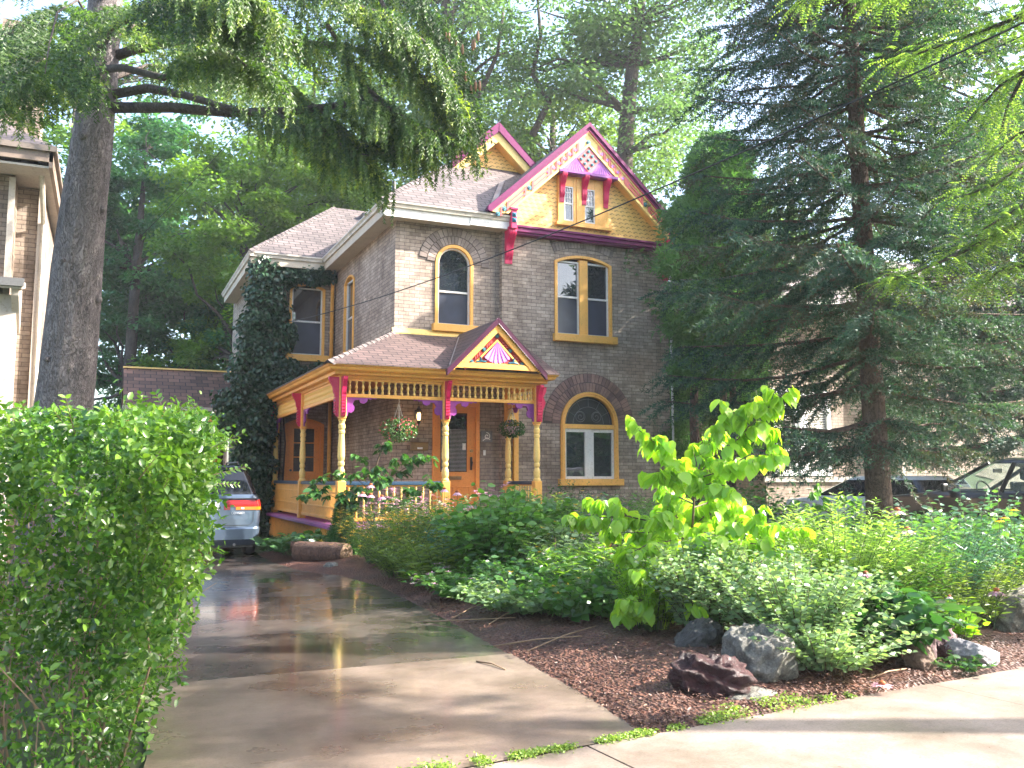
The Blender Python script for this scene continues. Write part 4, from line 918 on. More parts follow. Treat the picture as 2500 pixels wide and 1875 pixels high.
def layered(L, branches, sec, slen, nw, seed, thick=.04, k=8, droop=.1, sub=4):
    """spruce sprays: side twigs with short side shoots in a flat, slightly drooping fan"""
    rng = np.random.default_rng(seed); A = []; B = []; Wd = []; Rn = []
    for pts in branches:
        P = np.array([tuple(p) for p in pts]); m = len(P)-1; tot = np.linalg.norm(np.diff(P, axis=0), axis=1).sum(); ns = max(4, int(tot*sec)); br = rng.random()*.45
        for i in range(ns):
            t = 0.16+0.84*(i+rng.random())/ns; q = t*m; j = min(int(q), m-1); f = q-j; p = P[j]*(1-f)+P[j+1]*f
            ax = P[j+1]-P[j]; ax /= np.linalg.norm(ax)+1e-9; side = np.cross(ax, [0, 0, 1.]); side /= np.linalg.norm(side)+1e-9
            sg = 1 if i % 2 else -1; L2 = slen*(.4+.6*rng.random())*(1.1-.6*t)+.12
            d = side*sg*.85+ax*(.5+.5*rng.random())+np.array([0, 0, rng.uniform(-.5, .12)]); d /= np.linalg.norm(d)
            c = np.clip(br+rng.random()*.55, 0, 1); n2 = max(2, int(L2/.11)); prev = p
            for u in range(n2):
                cur = p+d*L2*(u+1)/n2+np.array([0, 0, -droop*L2*((u+1)/n2)**2]); A.append(prev); B.append(cur); Wd.append(thick); Rn.append(c)
                s2 = np.cross(d, [0, 0, 1.]); s2 /= np.linalg.norm(s2)+1e-9
                for sgn in (-1, 1)[:sub]:
                    if rng.random() < .9:
                        l3 = (.08+.17*rng.random())*(1.1-.5*u/n2); e_ = cur+(s2*sgn*.8+d*.7+np.array([0, 0, rng.uniform(-.6*droop*3-.25, .12)]))*l3
                        A.append(cur); B.append(e_); Wd.append(thick*.9); Rn.append(np.clip(c+rng.uniform(-.1, .35), 0, 1))
                prev = cur
    needles(L, np.array(A), np.array(B), np.array(Wd), k, np.array(Rn), nw)

# ---- Norway spruce on the left
random.seed(21)
T = thing('spruce_tree', 'tall spruce with thick grey trunk and drooping branches behind the left hedge', 'spruce', (-.62, 14.3, 0))
tr = MB(); pts = [(-.72, 14.5, -.1), (-.66, 14.45, 1.2), (-.55, 14.35, 3), (-.47, 14.2, 5), (-.36, 14.05, 6.6), (-.30, 13.95, 8), (-.25, 13.9, 11), (-.25, 13.9, 15), (-.25, 13.9, 20)]
tr.tube(pts, [.46, .42, .375, .325, .265, .235, .2, .15, .04], 22)
o = tr.build('trunk', BARK_S, T, smooth=True)
sb = o.modifiers.new('sub', 'SUBSURF'); sb.levels = 2; sb.render_levels = 2; sb.subdivision_type = 'SIMPLE'
tx = bpy.data.textures.new('bark_relief', 'VORONOI'); tx.noise_scale = .07; dm_ = o.modifiers.new('disp', 'DISPLACE'); dm_.texture = tx; dm_.strength = .035; dm_.mid_level = .5
kn = MB()
for (a, z, r) in ((2.2, 4.1, .07), (1.9, 5.4, .06), (-1.1, 4.6, .05), (-.9, 6.4, .08), (-1.6, 3.2, .05)):
    rr = float(np.interp(z, [3, 5, 6.6], [.375, .325, .265])); x = float(np.interp(z, [3, 5, 6.6], [-.55, -.47, -.36])); y = float(np.interp(z, [3, 5, 6.6], [14.35, 14.2, 14.05]))
    a = -1.57+a*.5; c0 = Vector((x+math.cos(a)*(rr-.02), y+math.sin(a)*(rr-.02), z)); c1 = c0+Vector((math.cos(a), math.sin(a), -.05))*.06
    kn.tube([c0, c1], [r, r*.6], 8)
kn.build('branch_stub', BARK_S, T, smooth=True)
def B3(*pd): return [at(*p) for p in pd]
NB = [  # nearly every limb seen in the frame, drawn root to tip as (px, py, depth)
 B3((245,262,13.2),(420,262,12.8),(560,275,12.5),(720,270,12.2),(840,255,12),(900,238,11.9),(960,270,11.7),(1050,330,11.6)),
 B3((250,235,13.2),(360,215,13.0),(450,232,12.6),(560,265,12.2),(700,290,12.1),(800,330,12.0),(900,400,11.9)),
 B3((240,150,13.2),(330,120,13.2),(480,90,13),(650,100,12.8),(820,110,12.6),(960,140,12.5),(1080,220,12.3),(1150,330,12.2)),
 B3((250,60,13),(420,20,12.6),(620,-10,12.3),(800,-5,12),(950,40,11.8),(1060,120,11.6),(1120,240,11.5)),
 B3((240,170,13),(300,165,12),(400,190,11),(500,150,10),(560,130,9.2),(600,160,8.6)),
 B3((240,120,13),(280,60,11.6),(380,10,10),(480,10,9),(560,40,8.3)),
 B3((225,90,13),(150,60,12),(60,70,11),(-40,100,10),(-140,150,9.2)),
 B3((220,150,13),(160,150,11.5),(90,150,10),(30,190,9),(-40,230,8.3)),
 B3((225,60,13),(190,0,11.5),(140,30,10),(120,110,9),(110,180,8.4)),
 B3((250,-20,13),(400,-80,13),(600,-90,13.3),(800,-70,13.6),(980,0,13.8),(1120,120,14)),
 B3((250,-60,13),(120,-90,12),(0,-60,11.2),(-120,0,10.6)),
 B3((250,100,13.6),(330,60,14.8),(430,60,16),(540,110,17)),
 B3((250,200,13.6),(360,160,15),(520,180,16.2),(660,260,17)),
 B3((250,-100,13),(330,-120,11),(420,-90,9.5),(520,-60,8.6),(620,-10,8.2)),
 B3((1500,-280,13),(1300,-160,12.8),(1150,-60,12.6),(1060,60,12.5),(1040,200,12.4)),
 B3((1400,-300,14),(1180,-180,13.8),(1000,-80,13.6),(900,40,13.4),(870,180,13.3)),
]
bm = MB()
for i, pts in enumerate(NB[:14]):
    r0 = [.085, .075, .08, .07, .06, .06, .05, .045, .02, .07, .06, .05, .05, .06][i]; n = len(pts)
    bm.tube(pts, [r0*(1-.8*k/(n-1)) for k in range(n)], 7)
bm.build('limb', BARK_D, T, smooth=True)
Lm = LM(); pendulous(Lm, [NB[i] for i in (0, 1)], 20, .8, 6, .36, 5, .75, .042, 8, .50)
pendulous(Lm, [NB[i] for i in (2, 3, 9, 11, 12)], 17, .9, 6, .36, 5, .65, .042, 8, .25)
layered(Lm, [NB[i] for i in (2, 3, 5, 6, 7, 9)], 11, .75, .34, 15, .042, 8, .45)
pendulous(Lm, [NB[i] for i in (4, 5, 13)], 26, .62, 7, .34, 6, .9, .036, 8, .58)
pendulous(Lm, [NB[i] for i in (6, 7, 8, 10)], 24, .6, 7, .34, 6, .8, .036, 8, .35)
Lm.build('needles', NDL, T)
# cones
rng = random.Random(4); CNM = paint('cone_brown', (.22, .11, .05), .6)
for k in range(14):
    p = at(rng.uniform(1070, 1180), rng.uniform(60, 230), 11.9); cn = MB(); cn.lathe([(.006, 0), (.018, .02), (.024, .07), (.018, .12), (.004, .15)], (p.x, p.y, p.z-.15), 7); cn.build('cone', CNM, T, smooth=True)
# second spruce whose skirts hang in front of the back trees, upper middle
T = thing('spruce_tree', 'drooping dark spruce whose hanging boughs with cones reach down beside the rear gable', 'spruce', (3.2, 33.5, 0))
tr = MB(); x0, y0 = 6.4, 15.4
T.location = (3.3, 16.6, 0)
# this tree stands past the driveway in the neighbouring yard: its trunk is hidden by its own boughs
bpy.data.objects.remove(T)
T2 = [o for o in bpy.data.objects if o.name == 'spruce_tree'][0]
Lm = LM(); NB2 = [B3((900,-60,12.2),(960,60,12.2),(1010,160,12.1),(1060,240,12)), B3((960,-60,12.2),(1060,40,12.2),(1120,140,12.1),(1160,260,12)),
      B3((800,60,12.3),(860,160,12.3),(930,260,12.2),(1000,330,12.1)), B3((620,120,12.4),(700,200,12.4),(780,270,12.3),(850,320,12.2)), B3((900,220,11.9),(960,270,11.9),(1020,310,11.9),(1110,330,11.8)), B3((680,280,12.2),(740,320,12.2),(800,360,12.2),(900,380,12.1)), B3((760,300,12.4),(830,340,12.5),(900,360,12.6),(960,350,12.6))]
pendulous(Lm, NB2, 24, .75, 6.5, .36, 9, .8, .044); layered(Lm, NB2, 12, .6, .34, 16, .044, 8, .4); Lm.build('needles', NDL, T2)
bm = MB()
for pts in NB2: bm.tube(pts, [.035, .028, .02, .01], 5)
bm.build('limb', BARK_D, T2)

# ---- blue spruce on the right
def spruce(name, lab, base, h, r0, zmin, rmax, nwh, seed, lean=(0, 0), dens=9, slen=.85, thick=.05, bark=BARK_R, mat=NDB, k=8, dirf=None, topz=None):
    random.seed(seed); T = thing(name, lab, 'spruce', (base[0], base[1], 0)); x, y = base
    tp = [(x+lean[0]*t, y+lean[1]*t, h*t-.1) for t in np.linspace(0, 1, 9)]; tr = MB(); tr.tube(tp, [r0*(1-.92*t)*(1.12 if t == 0 else 1) for t in np.linspace(0, 1, 9)], 14); tr.build('trunk', bark, T, smooth=True)
    brs = []; bm = MB(); z = zmin; i = 0
    while z < h-.4:
        t = z/h; R_ = rmax*(1-max(0, (z-zmin)/(h-zmin)))**.72+.25
        nb = nwh; a0 = random.random()*6.28
        for b in range(nb):
            a = a0+2*pi*b/nb+random.uniform(-.35, .35); Lb = R_*random.uniform(.72, 1.08)
            if dirf: Lb *= dirf(a, z)
            cx, cy = x+lean[0]*t, y+lean[1]*t; pts = []
            dr = random.uniform(.10, .24)*(1.3-t)
            for q in np.linspace(0, 1, 6):
                pts.append((cx+math.cos(a)*Lb*q, cy+math.sin(a)*Lb*q, z+Lb*(-dr*q*1.5+dr*1.15*q*q)+random.uniform(-.03, .03)))
            brs.append(pts); bm.tube(pts, [.04*(1-t*.6)*(1-.85*q)+.004 for q in np.linspace(0, 1, 6)], 5)
        z += random.uniform(.34, .52); i += 1
    bm.build('limb', bark, T, smooth=True)
    Lm = LM(); layered(Lm, brs, dens, slen, .32, seed, thick, k, .35); Lm.build('needles', mat, T); return T
spruce('spruce_tree', 'tall blue-green spruce with bare lower trunk right of the house', (10.98, 10.5), 15, .21, 2.1, 3.15, 7, 31, lean=(-1.3, -.9), dens=9.5, slen=.85, thick=.05, k=8,
       dirf=lambda a, z: 1.0 if z > 3.9 else ((1.0 if z > 2.6 else .7) if 2.0 < a % 6.283 < 3.35 else ((.8 if z > 3.5 else .12) if 3.35 <= a % 6.283 < 5.4 else (.95 if z > 2.7 else .45))))
spruce('spruce_tree', 'dark spruce at the right edge of the picture behind the garden', (18.0, 13.0), 10, .17, 2.5, 3.5, 8, 33, dens=9, slen=.9, thick=.055, k=7)
# ---- arborvitae at the house corner
def feather(name, lab, cat, base, h, rx, n, seed, mat, zb=.4, size=.16, prof=None, bark=BARK_R, trunks=2):
    rng = np.random.default_rng(seed); T = thing(name, lab, cat, (base[0], base[1], 0)); tr = MB()
    for k in range(trunks): tr.tube([(base[0]+.25*k, base[1]+.1*k, -.05), (base[0]+.3*k, base[1], h*.5), (base[0]+.1, base[1], h*.92)], [.10, .07, .015], 8)
    tr.build('trunk', bark, T, smooth=True)
    nc = n; u = rng.random(nc); z = zb+(h-zb)*u; pr = prof or (lambda t: (1-t)**.6)
    rr = rx*np.array([pr(v) for v in u])*(.45+.6*rng.random(nc)**.6)*(1+.25*np.sin(z*5+rng.random()*6)); a = rng.random(nc)*6.283
    rr *= 1+.22*np.sin(a*3+z*1.7)
    A = np.stack([base[0]+rr*.85*np.cos(a), base[1]+rr*.85*np.sin(a), z], 1); cl = (np.sin(A[:, 0]*3.1+A[:, 2]*2.3)*np.cos(A[:, 1]*3.7-A[:, 2]*1.9))*.25+.4
    D = np.stack([np.cos(a), np.sin(a), rng.uniform(-.5, .9, nc)], 1)+rng.normal(size=(nc, 3))*.35; D = unit(D)
    Lm = LM(); s = size*(.6+.8*rng.random(nc)); Bp = A+D*s[:, None]; Bp[:, 2] -= s*.25
    needles(Lm, A, Bp, s*.32, 7, np.clip(cl+rng.uniform(-.3, .35, nc), 0, 1), .22)
    Lm.build('foliage', mat, T); return T
ARB = leafmat('arborvitae_sprays', [(.05, .12, .045), (.09, .20, .07), (.15, .29, .10)], .4, .5)
feather('cedar_tree', 'soft green feathery cedar touching the right corner of the house', 'cedar', (12.95, 16.9), 9.6, 1.6, 12000, 41, ARB, zb=3.8, size=.30, prof=lambda t: (1-t)**.5*(.45+.55*math.sin(min(1, t*2.2)*pi/2)))
feather('cedar_tree', 'narrow green cedar farther back between house and spruce', 'cedar', (14.6, 19.5), 9.0, 1.6, 9000, 42, ARB, zb=1.9, size=.30)
feather('dwarf_cedar', 'small cone-shaped dwarf cedar at the left front corner of the porch', 'shrub', (4.12, 16.95), 1.12, .34, 5200, 43, leafmat('dwarf_cedar_sprays', [(.02, .075, .02), (.04, .13, .03), (.07, .19, .04)], .25), zb=.05, size=.075, prof=lambda t: min(1, (1-t)**.5*1.05)*(.8+.2*min(1, t*5)), trunks=1)
# ============================================================= BROADLEAF TREES
def tree(name, lab, base, trunkpts, radii, blobs, ncl, per, size, mat, seed, bark=BARK_D, flat=.4, T_=T_DIA, cat='tree', clr=(.5, 1.0), droop=.25, group=None, limbs=True, shell=.5):
    """blobs: (x,y,z,rx,ry,rz) volumes of the crown"""
    global RNG; RNG = np.random.default_rng(seed); random.seed(seed)
    T = thing(name, lab, cat, (base[0], base[1], 0), group); tr = MB()
    tr.tube(trunkpts, radii, 10); cl = []
    bl = np.array(blobs, float); w = bl[:, 3]*bl[:, 4]*bl[:, 5]; w = w**(.8)/np.sum(w**.8)
    idx = RNG.choice(len(bl), ncl, p=w); u = rdir(ncl); rad = (shell+(1-shell)*RNG.random(ncl))
    C = bl[idx, :3]+u*rad[:, None]*bl[idx, 3:6]; r = clr[0]+(clr[1]-clr[0])*RNG.random(ncl); clumps = np.concatenate([C, r[:, None]], 1)
    tr.build('trunk', bark, T, smooth=True)
    if limbs:
        lm_ = MB(); tp = [Vector(p) for p in trunkpts]
        for k in range(min(ncl, 46)):
            c = Vector(C[k]); j = min(range(len(tp)), key=lambda q: (tp[q]-c).length+max(0, tp[q].z-c.z)*1.5)
            p, rs = limb(tp[j], c, max(.02, radii[min(j, len(radii)-1)]*.42), .012, 5, .05); lm_.tube(p, rs, 5)
        lm_.build('limb', bark, T, smooth=True)
    Lm = LM(); crown_leaves(Lm, clumps, per, size, T_, flat, droop); Lm.build('crown', mat, T); return T
G_MAPLE = leafmat('maple_leaves', [(.035, .11, .055), (.06, .165, .08), (.10, .24, .10)], .4)
G_MID = leafmat('green_leaves', [(.06, .13, .025), (.11, .20, .035), (.20, .30, .05)], .5)
G_LOC = leafmat('locust_leaves', [(.055, .11, .05), (.09, .165, .065), (.14, .23, .09)], .45, .42, (1.5, 1.65, .85))
G_YEL = leafmat('yellow_green_leaves', [(.07, .13, .035), (.12, .20, .05), (.19, .28, .075)], .45, .42, (1.5, 1.6, .8))  # yellower green leaf colour
def W(px, py, d): v = at(px, py, d); return (v.x, v.y, v.z)
def bl(px, py, d, rw, rh, rd=None): v = at(px, py, d); return (v.x, v.y, v.z, rw, rd or rw, rh)
tree('maple_tree', 'dense dark green maple right beside the spruce trunk behind the carport', (.8, 39), [(.8, 39, 0), (.7, 39, 5), (.8, 39, 10), (1.0, 39, 15)], [.3, .25, .18, .06],
     [bl(330, 480, 38, 2.8, 3.2), bl(290, 680, 38, 2.6, 3), bl(360, 620, 39, 2.7, 3), bl(300, 850, 38, 2.4, 2.5), bl(400, 380, 40, 2.8, 2.5), bl(260, 950, 38, 2, 2), bl(200, 500, 40, 2.6, 3.8), bl(330, 760, 38, 2.4, 2.5)], 190, 330, .19, G_MAPLE, 51, flat=.42, clr=(.5, .95))
tree('ash_tree', 'lighter yellow-green leafy tree in the gap left of the rear roof', (4.6, 36), [(4.6, 36, 0), (4.7, 36, 6), (4.6, 36, 11), (4.8, 36, 15)], [.3, .25, .15, .05],
     [bl(560, 560, 34, 3, 2.8), bl(700, 480, 35, 3.0, 2.6), bl(560, 760, 37, 2.9, 3.0), bl(820, 430, 36, 2.6, 2.4), bl(480, 900, 38, 2.8, 2.6), bl(640, 640, 34, 2.2, 2.2), bl(500, 420, 36, 1.6, 1.4)], 170, 260, .18, G_MID, 52, flat=.45, clr=(.5, 1.0))
tree('locust_tree', 'airy tree with two forking dark trunks rising behind the roof valley', (12.4, 33), [W(1150, 560, 36), W(1140, 330, 36), W(1115, 210, 36), W(1100, 120, 36), W(1085, 0, 36), W(1060, -150, 36)], [.42, .33, .26, .22, .17, .08],
     [bl(1060, 120, 36, 3.2, 3), bl(1200, 60, 36, 3, 3), bl(1180, 330, 35, 2.6, 1.8), bl(1000, 300, 37, 3, 2.4), bl(1120, -60, 36, 4, 2.5), bl(900, 80, 38, 3, 3)], 120, 200, .17, G_LOC, 53, flat=.6, clr=(.7, 1.4), shell=.2)
tt = [o for o in bpy.data.objects if o.name.startswith('locust_tree')][-1]
m = MB()
for pts, r0 in (([W(1140, 330, 36), W(1070, 280, 36), W(1010, 240, 36), W(960, 160, 36), W(930, 90, 36)], .24), ([W(1115, 215, 36), W(1085, 150, 35.5), W(1100, 60, 35), W(1118, -60, 35)], .2), ([W(1130, 290, 36), W(1180, 210, 36), W(1215, 130, 36), W(1230, 20, 36)], .14), ([W(1300, 330, 36), W(1340, 250, 36), W(1300, 180, 36), W(1320, 90, 36), W(1310, -30, 36)], .16)):
    n = len(pts); m.tube(pts, [r0*(1-.7*k/(n-1)) for k in range(n)], 8)
m.build('limb', BARK_D, tt, smooth=True)
tree('locust_tree', 'tall straight grey-trunked tree with feathery crown behind the front gable', (17.5, 31.5), [W(1520, 600, 35), W(1525, 380, 35), W(1532, 280, 35), W(1545, 160, 35), W(1560, 60, 35), W(1580, -120, 35)], [.36, .32, .29, .25, .18, .08],
     [bl(1520, 90, 35, 3.4, 3), bl(1400, 180, 36, 2.8, 2.4), bl(1640, 160, 35, 2.6, 3), bl(1620, 330, 34, 2.2, 2.2), bl(1420, 20, 36, 3.4, 2.4), bl(1300, 120, 38, 2.6, 2.2), bl(1700, 0, 36, 3, 3)], 120, 200, .17, G_LOC, 54, flat=.6, clr=(.7, 1.4), shell=.2)
tree('understory_tree', 'bright leafy tree just behind the roof ridges', (14.5, 38), [W(1350, 700, 42), W(1350, 400, 42), W(1350, 250, 42)], [.3, .2, .1],
     [bl(1380, 340, 40, 3, 2.0), bl(1200, 300, 42, 3.5, 2.4), bl(1500, 420, 40, 3, 2.2), bl(1040, 320, 44, 4, 2.4)], 120, 210, .2, G_YEL, 55, flat=.6, clr=(.7, 1.4))
tree('wood_edge_tree', 'tall far tree filling the sky above the driveway', (-2, 46), [(-2, 46, 0), (-2, 46, 12), (-2, 46, 20)], [.4, .3, .1],
     [bl(150, 200, 46, 5, 4.5), bl(420, 120, 47, 4.5, 4), bl(300, 500, 46, 5, 5), bl(80, 600, 46, 4, 6), bl(640, 180, 48, 4, 3.5)], 90, 160, .3, G_MID, 56, flat=.5, clr=(1, 1.9))
tree('wood_edge_tree', 'tall far tree behind the middle of the picture', (10, 50), [(10, 50, 0), (10, 50, 14), (10, 50, 24)], [.4, .3, .1],
     [bl(800, 250, 50, 5, 5), bl(1000, 420, 50, 5, 4), bl(640, 560, 48, 5, 5), bl(780, 420, 49, 4, 4)], 120, 170, .3, G_LOC, 57, flat=.5, clr=(1, 1.9))
tree('wood_edge_tree', 'far tree right of the tall grey trunk', (24, 42), [(24, 42, 0), (24, 42, 12), (24, 42, 20)], [.4, .3, .1],
     [bl(1680, 500, 46, 4, 5), bl(1750, 760, 44, 4, 5), bl(1650, 880, 42, 3, 4), bl(1850, 600, 48, 4.5, 5), bl(1600, 200, 48, 3, 3)], 80, 160, .28, G_LOC, 58, flat=.5, clr=(1, 1.9))
tree('wood_edge_tree', 'far tree glimpsed through the right-hand spruce', (34, 38), [(34, 38, 0), (34, 38, 12), (34, 38, 20)], [.4, .3, .1],
     [bl(2000, 700, 48, 5, 5), bl(2150, 850, 46, 5, 4), bl(2080, 480, 50, 4, 4), bl(1960, 900, 42, 3, 3)], 80, 150, .3, G_LOC, 59, flat=.5, clr=(1, 1.9))
tree('backyard_tree', 'low green tree filling the gap behind the carport', (3, 40), [(3, 40, 0), (3, 40, 3), (3, 40, 6)], [.2, .15, .08],
     [bl(560, 880, 38, 2.4, 2.6), bl(460, 800, 39, 2.4, 2.6), bl(400, 900, 39, 2.4, 2.4), bl(620, 760, 38, 2, 2.2), bl(520, 700, 40, 2.4, 2.4)], 110, 260, .19, G_MAPLE, 50, flat=.5, clr=(.6, 1.1))
tree('backyard_tree', 'low yellow-green tree right behind the carport ridge', (5, 44), [(5, 44, 0), (5, 44, 4), (5, 44, 8)], [.2, .15, .08],
     [bl(500, 870, 35.5, 1.0, .8), bl(700, 560, 44, 3, 3), bl(600, 700, 44, 3, 4), bl(450, 620, 45, 3, 4), bl(820, 480, 44, 2.5, 2.5)], 110, 220, .2, G_YEL, 49, flat=.5, clr=(.6, 1.2))
# thin trunks right of the house corner
for k, (px, lab) in enumerate(((1700, 'slim reddish trunk standing in the gap right of the house'), (1742, 'thinner reddish trunk just right of the slim one'))):
    T = thing('slim_tree', lab, 'tree', W(px, 1150, 22+k*2)[:2]+(0,)); m = MB(); v = at(px, 1100, 22+k*2); m.tube([(v.x, v.y, 0), (v.x-.05, v.y, 3), (v.x+.1, v.y, 7)], [.13-.05*k, .11-.04*k, .05], 10); m.build('trunk', BARK_R, T, smooth=True)
    Lm = LM(); RNG = np.random.default_rng(60+k); crown_leaves(Lm, np.array([[v.x+RNG.normal()*.8, v.y+RNG.normal()*.8, 5.5+RNG.random()*3, .7] for q in range(16)]), 160, .15, T_DIA, .5); Lm.build('crown', G_LOC, T)
# unseen trees outside the frame, some added to dapple light, others mirrored in windows
tree('off_frame_tree', 'broad unseen tree added beyond the right edge so its leaves dapple the house', (25, 15), [(25, 15, 0), (25, 15, 5), (25, 15, 9)], [.4, .35, .2], [(22, 14, 11, 3, 2.6, 2.6), (20.5, 15.5, 9, 2.4, 2.2, 2.2), (24, 13, 14, 3, 3, 2.5), (19.5, 16.5, 13, 2.2, 2.2, 1.8)], 90, 110, .26, G_MID, 61, flat=.45, clr=(.7, 1.2))
tree('off_frame_tree', 'street tree behind the viewer on the near side', (-1, -9), [(-1, -9, 0), (-1, -9, 6), (-1, -9, 10)], [.4, .35, .2], [(-1, -9, 9, 5, 4, 5), (4, -10, 11, 4, 4, 4)], 60, 110, .4, G_MID, 62, flat=.5, clr=(1, 1.8))
tree('off_frame_tree', 'street tree behind the viewer towards the right', (10, -12), [(10, -12, 0), (10, -12, 6), (10, -12, 10)], [.4, .35, .2], [(10, -12, 9, 5, 4, 5), (17, -10, 8, 4, 4, 5)], 60, 110, .4, G_LOC, 63, flat=.5, clr=(1, 1.8))
tree('off_frame_tree', 'unseen tree added just outside the right edge to streak the driveway with shade', (13.5, .5), [(13.5, .5, 0), (13.4, .6, 4), (13.2, 1, 8)], [.3, .25, .12], [(13, .9, 9.2, 1.5, 1.1, 1.2), (12.4, .6, 10.9, 1.9, 1.5, 1.4), (15, 1.4, 11, 1.5, 1.2, 1.2), (11.3, 1.0, 8.2, 1.2, .8, .6)], 74, 110, .15, G_LOC, 64, flat=.3, clr=(.5, .9))
tree('off_frame_tree', 'low dense tree across the street to the right, reflected in the ground-floor window', (27, -7), [(27, -7, 0), (27, -7, 3), (27, -7, 6)], [.4, .35, .2], [(26, -6, 3.2, 4.5, 3, 3), (31, -9, 4, 4, 4, 3.5), (22, -5, 5, 3, 3, 3)], 70, 160, .4, G_MAPLE, 65, flat=.6, clr=(1, 1.9))
# far side of the street (seen only in the window reflections)
FH = thing('street_house', 'brick house across the street behind the viewer', 'house', (32, -27, 0)); m = MB(); m.box(20, 46, -36, -27, 0, 7); m.build('wall', BRK, FH); m = MB(); m.slab([(19, -26.3, 7), (47, -26.3, 7), (47, -31.5, 11), (19, -31.5, 11)][::-1], .1); m.build('roof', SHG, FH)
# honey locust whose branches reach in from the right
T = thing('honey_locust', 'honey locust reaching its ferny yellow-green branches in from the right edge', 'tree', (10.8, 4.6, 0))
m = MB(); m.tube([(10.8, 4.6, 0), (10.7, 4.7, 2.5), (10.4, 4.9, 5), (10.2, 5, 8), (10, 5.2, 11)], [.24, .21, .17, .12, .05], 12); m.build('trunk', BARK_D, T, smooth=True)
HB = [B3((2620,500,9.3),(2500,540,9.1),(2420,580,9),(2340,620,8.9),(2250,660,8.8),(2160,690,8.7)), B3((2640,360,9.3),(2500,400,9.2),(2430,450,9.1),(2350,480,9.2)), B3((2700,-80,9),(2560,10,9),(2440,60,9),(2300,110,9.2),(2160,160,9.4)),
      B3((2700,100,9.2),(2560,140,9.3),(2440,210,9.4),(2360,300,9.5)), B3((2720,-200,8.6),(2500,-120,8.5),(2300,-60,8.5),(2120,0,8.7)), B3((2700,250,9.6),(2600,280,9.8),(2480,330,9.9),(2400,400,10)), B3((2650,600,9),(2540,640,8.9),(2440,660,8.8),(2400,700,8.8)),
      B3((2700,-300,9.4),(2450,-200,9.6),(2250,-100,9.8),(2050,-60,10),(1950,10,10.2)), B3((2620,480,9.0),(2520,490,9),(2450,530,8.9),(2400,560,8.8)), B3((2560,120,9.3),(2500,180,9.5),(2460,260,9.6),(2440,330,9.6))]
m = MB(); A = []; Dd = []; S_ = []; RN = []; rng = np.random.default_rng(66)
tops = [(10.6, 4.8, 3.6), (10.5, 4.85, 4.6), (10.2, 5, 8)]
for i, pts in enumerate(HB):
    n = len(pts); m.tube(pts, [.035*(1-.8*k/(n-1)) for k in range(n)], 6)
    root = min(tops, key=lambda q: (Vector(q)-pts[0]).length); m.tube([root, (Vector(root)+pts[0])/2+Vector((0, 0, .2)), pts[0]], [.08, .055, .035], 6)
    P = np.array([tuple(p) for p in pts]); tot = np.linalg.norm(np.diff(P, axis=0), axis=1).sum(); nf = int(tot*105)
    for k in range(nf):     # compound fronds
        t = .12+.88*rng.random(); q = t*(n-1); j = min(int(q), n-2); f = q-j; p = P[j]*(1-f)+P[j+1]*f
        ax = P[j+1]-P[j]; ax /= np.linalg.norm(ax); d = rng.normal(size=3)*np.array([1, 1, .35])+ax*.6; d /= np.linalg.norm(d)
        off = rng.random()*.22; p = p+d*off; fl = .14+.10*rng.random(); side = np.cross(d, [0, 0, 1.]); side /= np.linalg.norm(side)+1e-6; cr = rng.random()
        for u in range(8):
            w_ = (u+1)/8; c = p+d*fl*w_+np.array([0, 0, -.45*fl*w_*w_])
            for sg in (-1, 1): A.append(c); Dd.append(side*sg+d*.35+np.array([0, 0, -.25])); S_.append(.032*(1.1-.4*w_)); RN.append(np.clip(cr+rng.uniform(-.2, .2), 0, 1))
m.build('limb', BARK_D, T, smooth=True); Lm = LM(); A = np.array(A); Nn = np.tile([0, 0, 1.], (len(A), 1))+rng.normal(size=(len(A), 3))*.3; Lm.leaves(A, np.array(Dd), Nn, np.array(S_), T_OVAL, np.array(RN)); Lm.build('crown', leafmat('honey_locust_leaves', [(.07, .14, .04), (.13, .23, .05), (.26, .36, .08)], .5, .42, (1.5, 1.6, .8)), T)
# ivy on the rear wing
T = thing('ivy_vine', 'dark green ivy climbing the corner of the rear wing up to the eaves', 'vine', (3.75, 25.1, 0))
IVY = leafmat('ivy_leaves', [(.012, .040, .018), (.022, .065, .028), (.045, .10, .045)], .15, .35)
RNG = np.random.default_rng(70); cl = []
def spread(x0, x1, z0, z1, n, th, r=(.2, .38)):
    for k in range(n): cl.append((RNG.uniform(x0, x1), 25.12-RNG.random()*th, RNG.uniform(z0, z1), RNG.uniform(*r)))
spread(3.4, 4.2, 5.8, 7.5, 46, .28); spread(4.3, 5.6, 7.05, 7.42, 34, .15, (.14, .26)); spread(3.3, 4.25, 4.6, 5.9, 40, .4); spread(3.0, 4.5, 3.6, 4.7, 64, .55); spread(2.75, 4.0, 2.6, 3.8, 60, .55); spread(3.2, 4.1, 1.0, 2.9, 54, .4); spread(3.3, 4.0, 0, 1.2, 22, .3); spread(4.3, 4.6, 5.0, 6.2, 8, .1, (.12, .2)); spread(4.4, 5.4, 4.1, 4.75, 20, .12, (.15, .25))
Lm = LM(); crown_leaves(Lm, np.array(cl), 120, .10, T_HEART, .9, .9, .5); Lm.build('foliage', IVY, T)
m = MB()
for k in range(9): x = 3.65+.09*k; m.tube([(x, 25.12, 0), (x+.1*math.sin(k), 25.1, 2.5), (x+.15*math.cos(k*2), 25.12, 5), (x+.3*math.sin(k*3), 25.15, 7.2)], [.03, .022, .015, .008], 5)
m.build('stem', BARK_D, T)
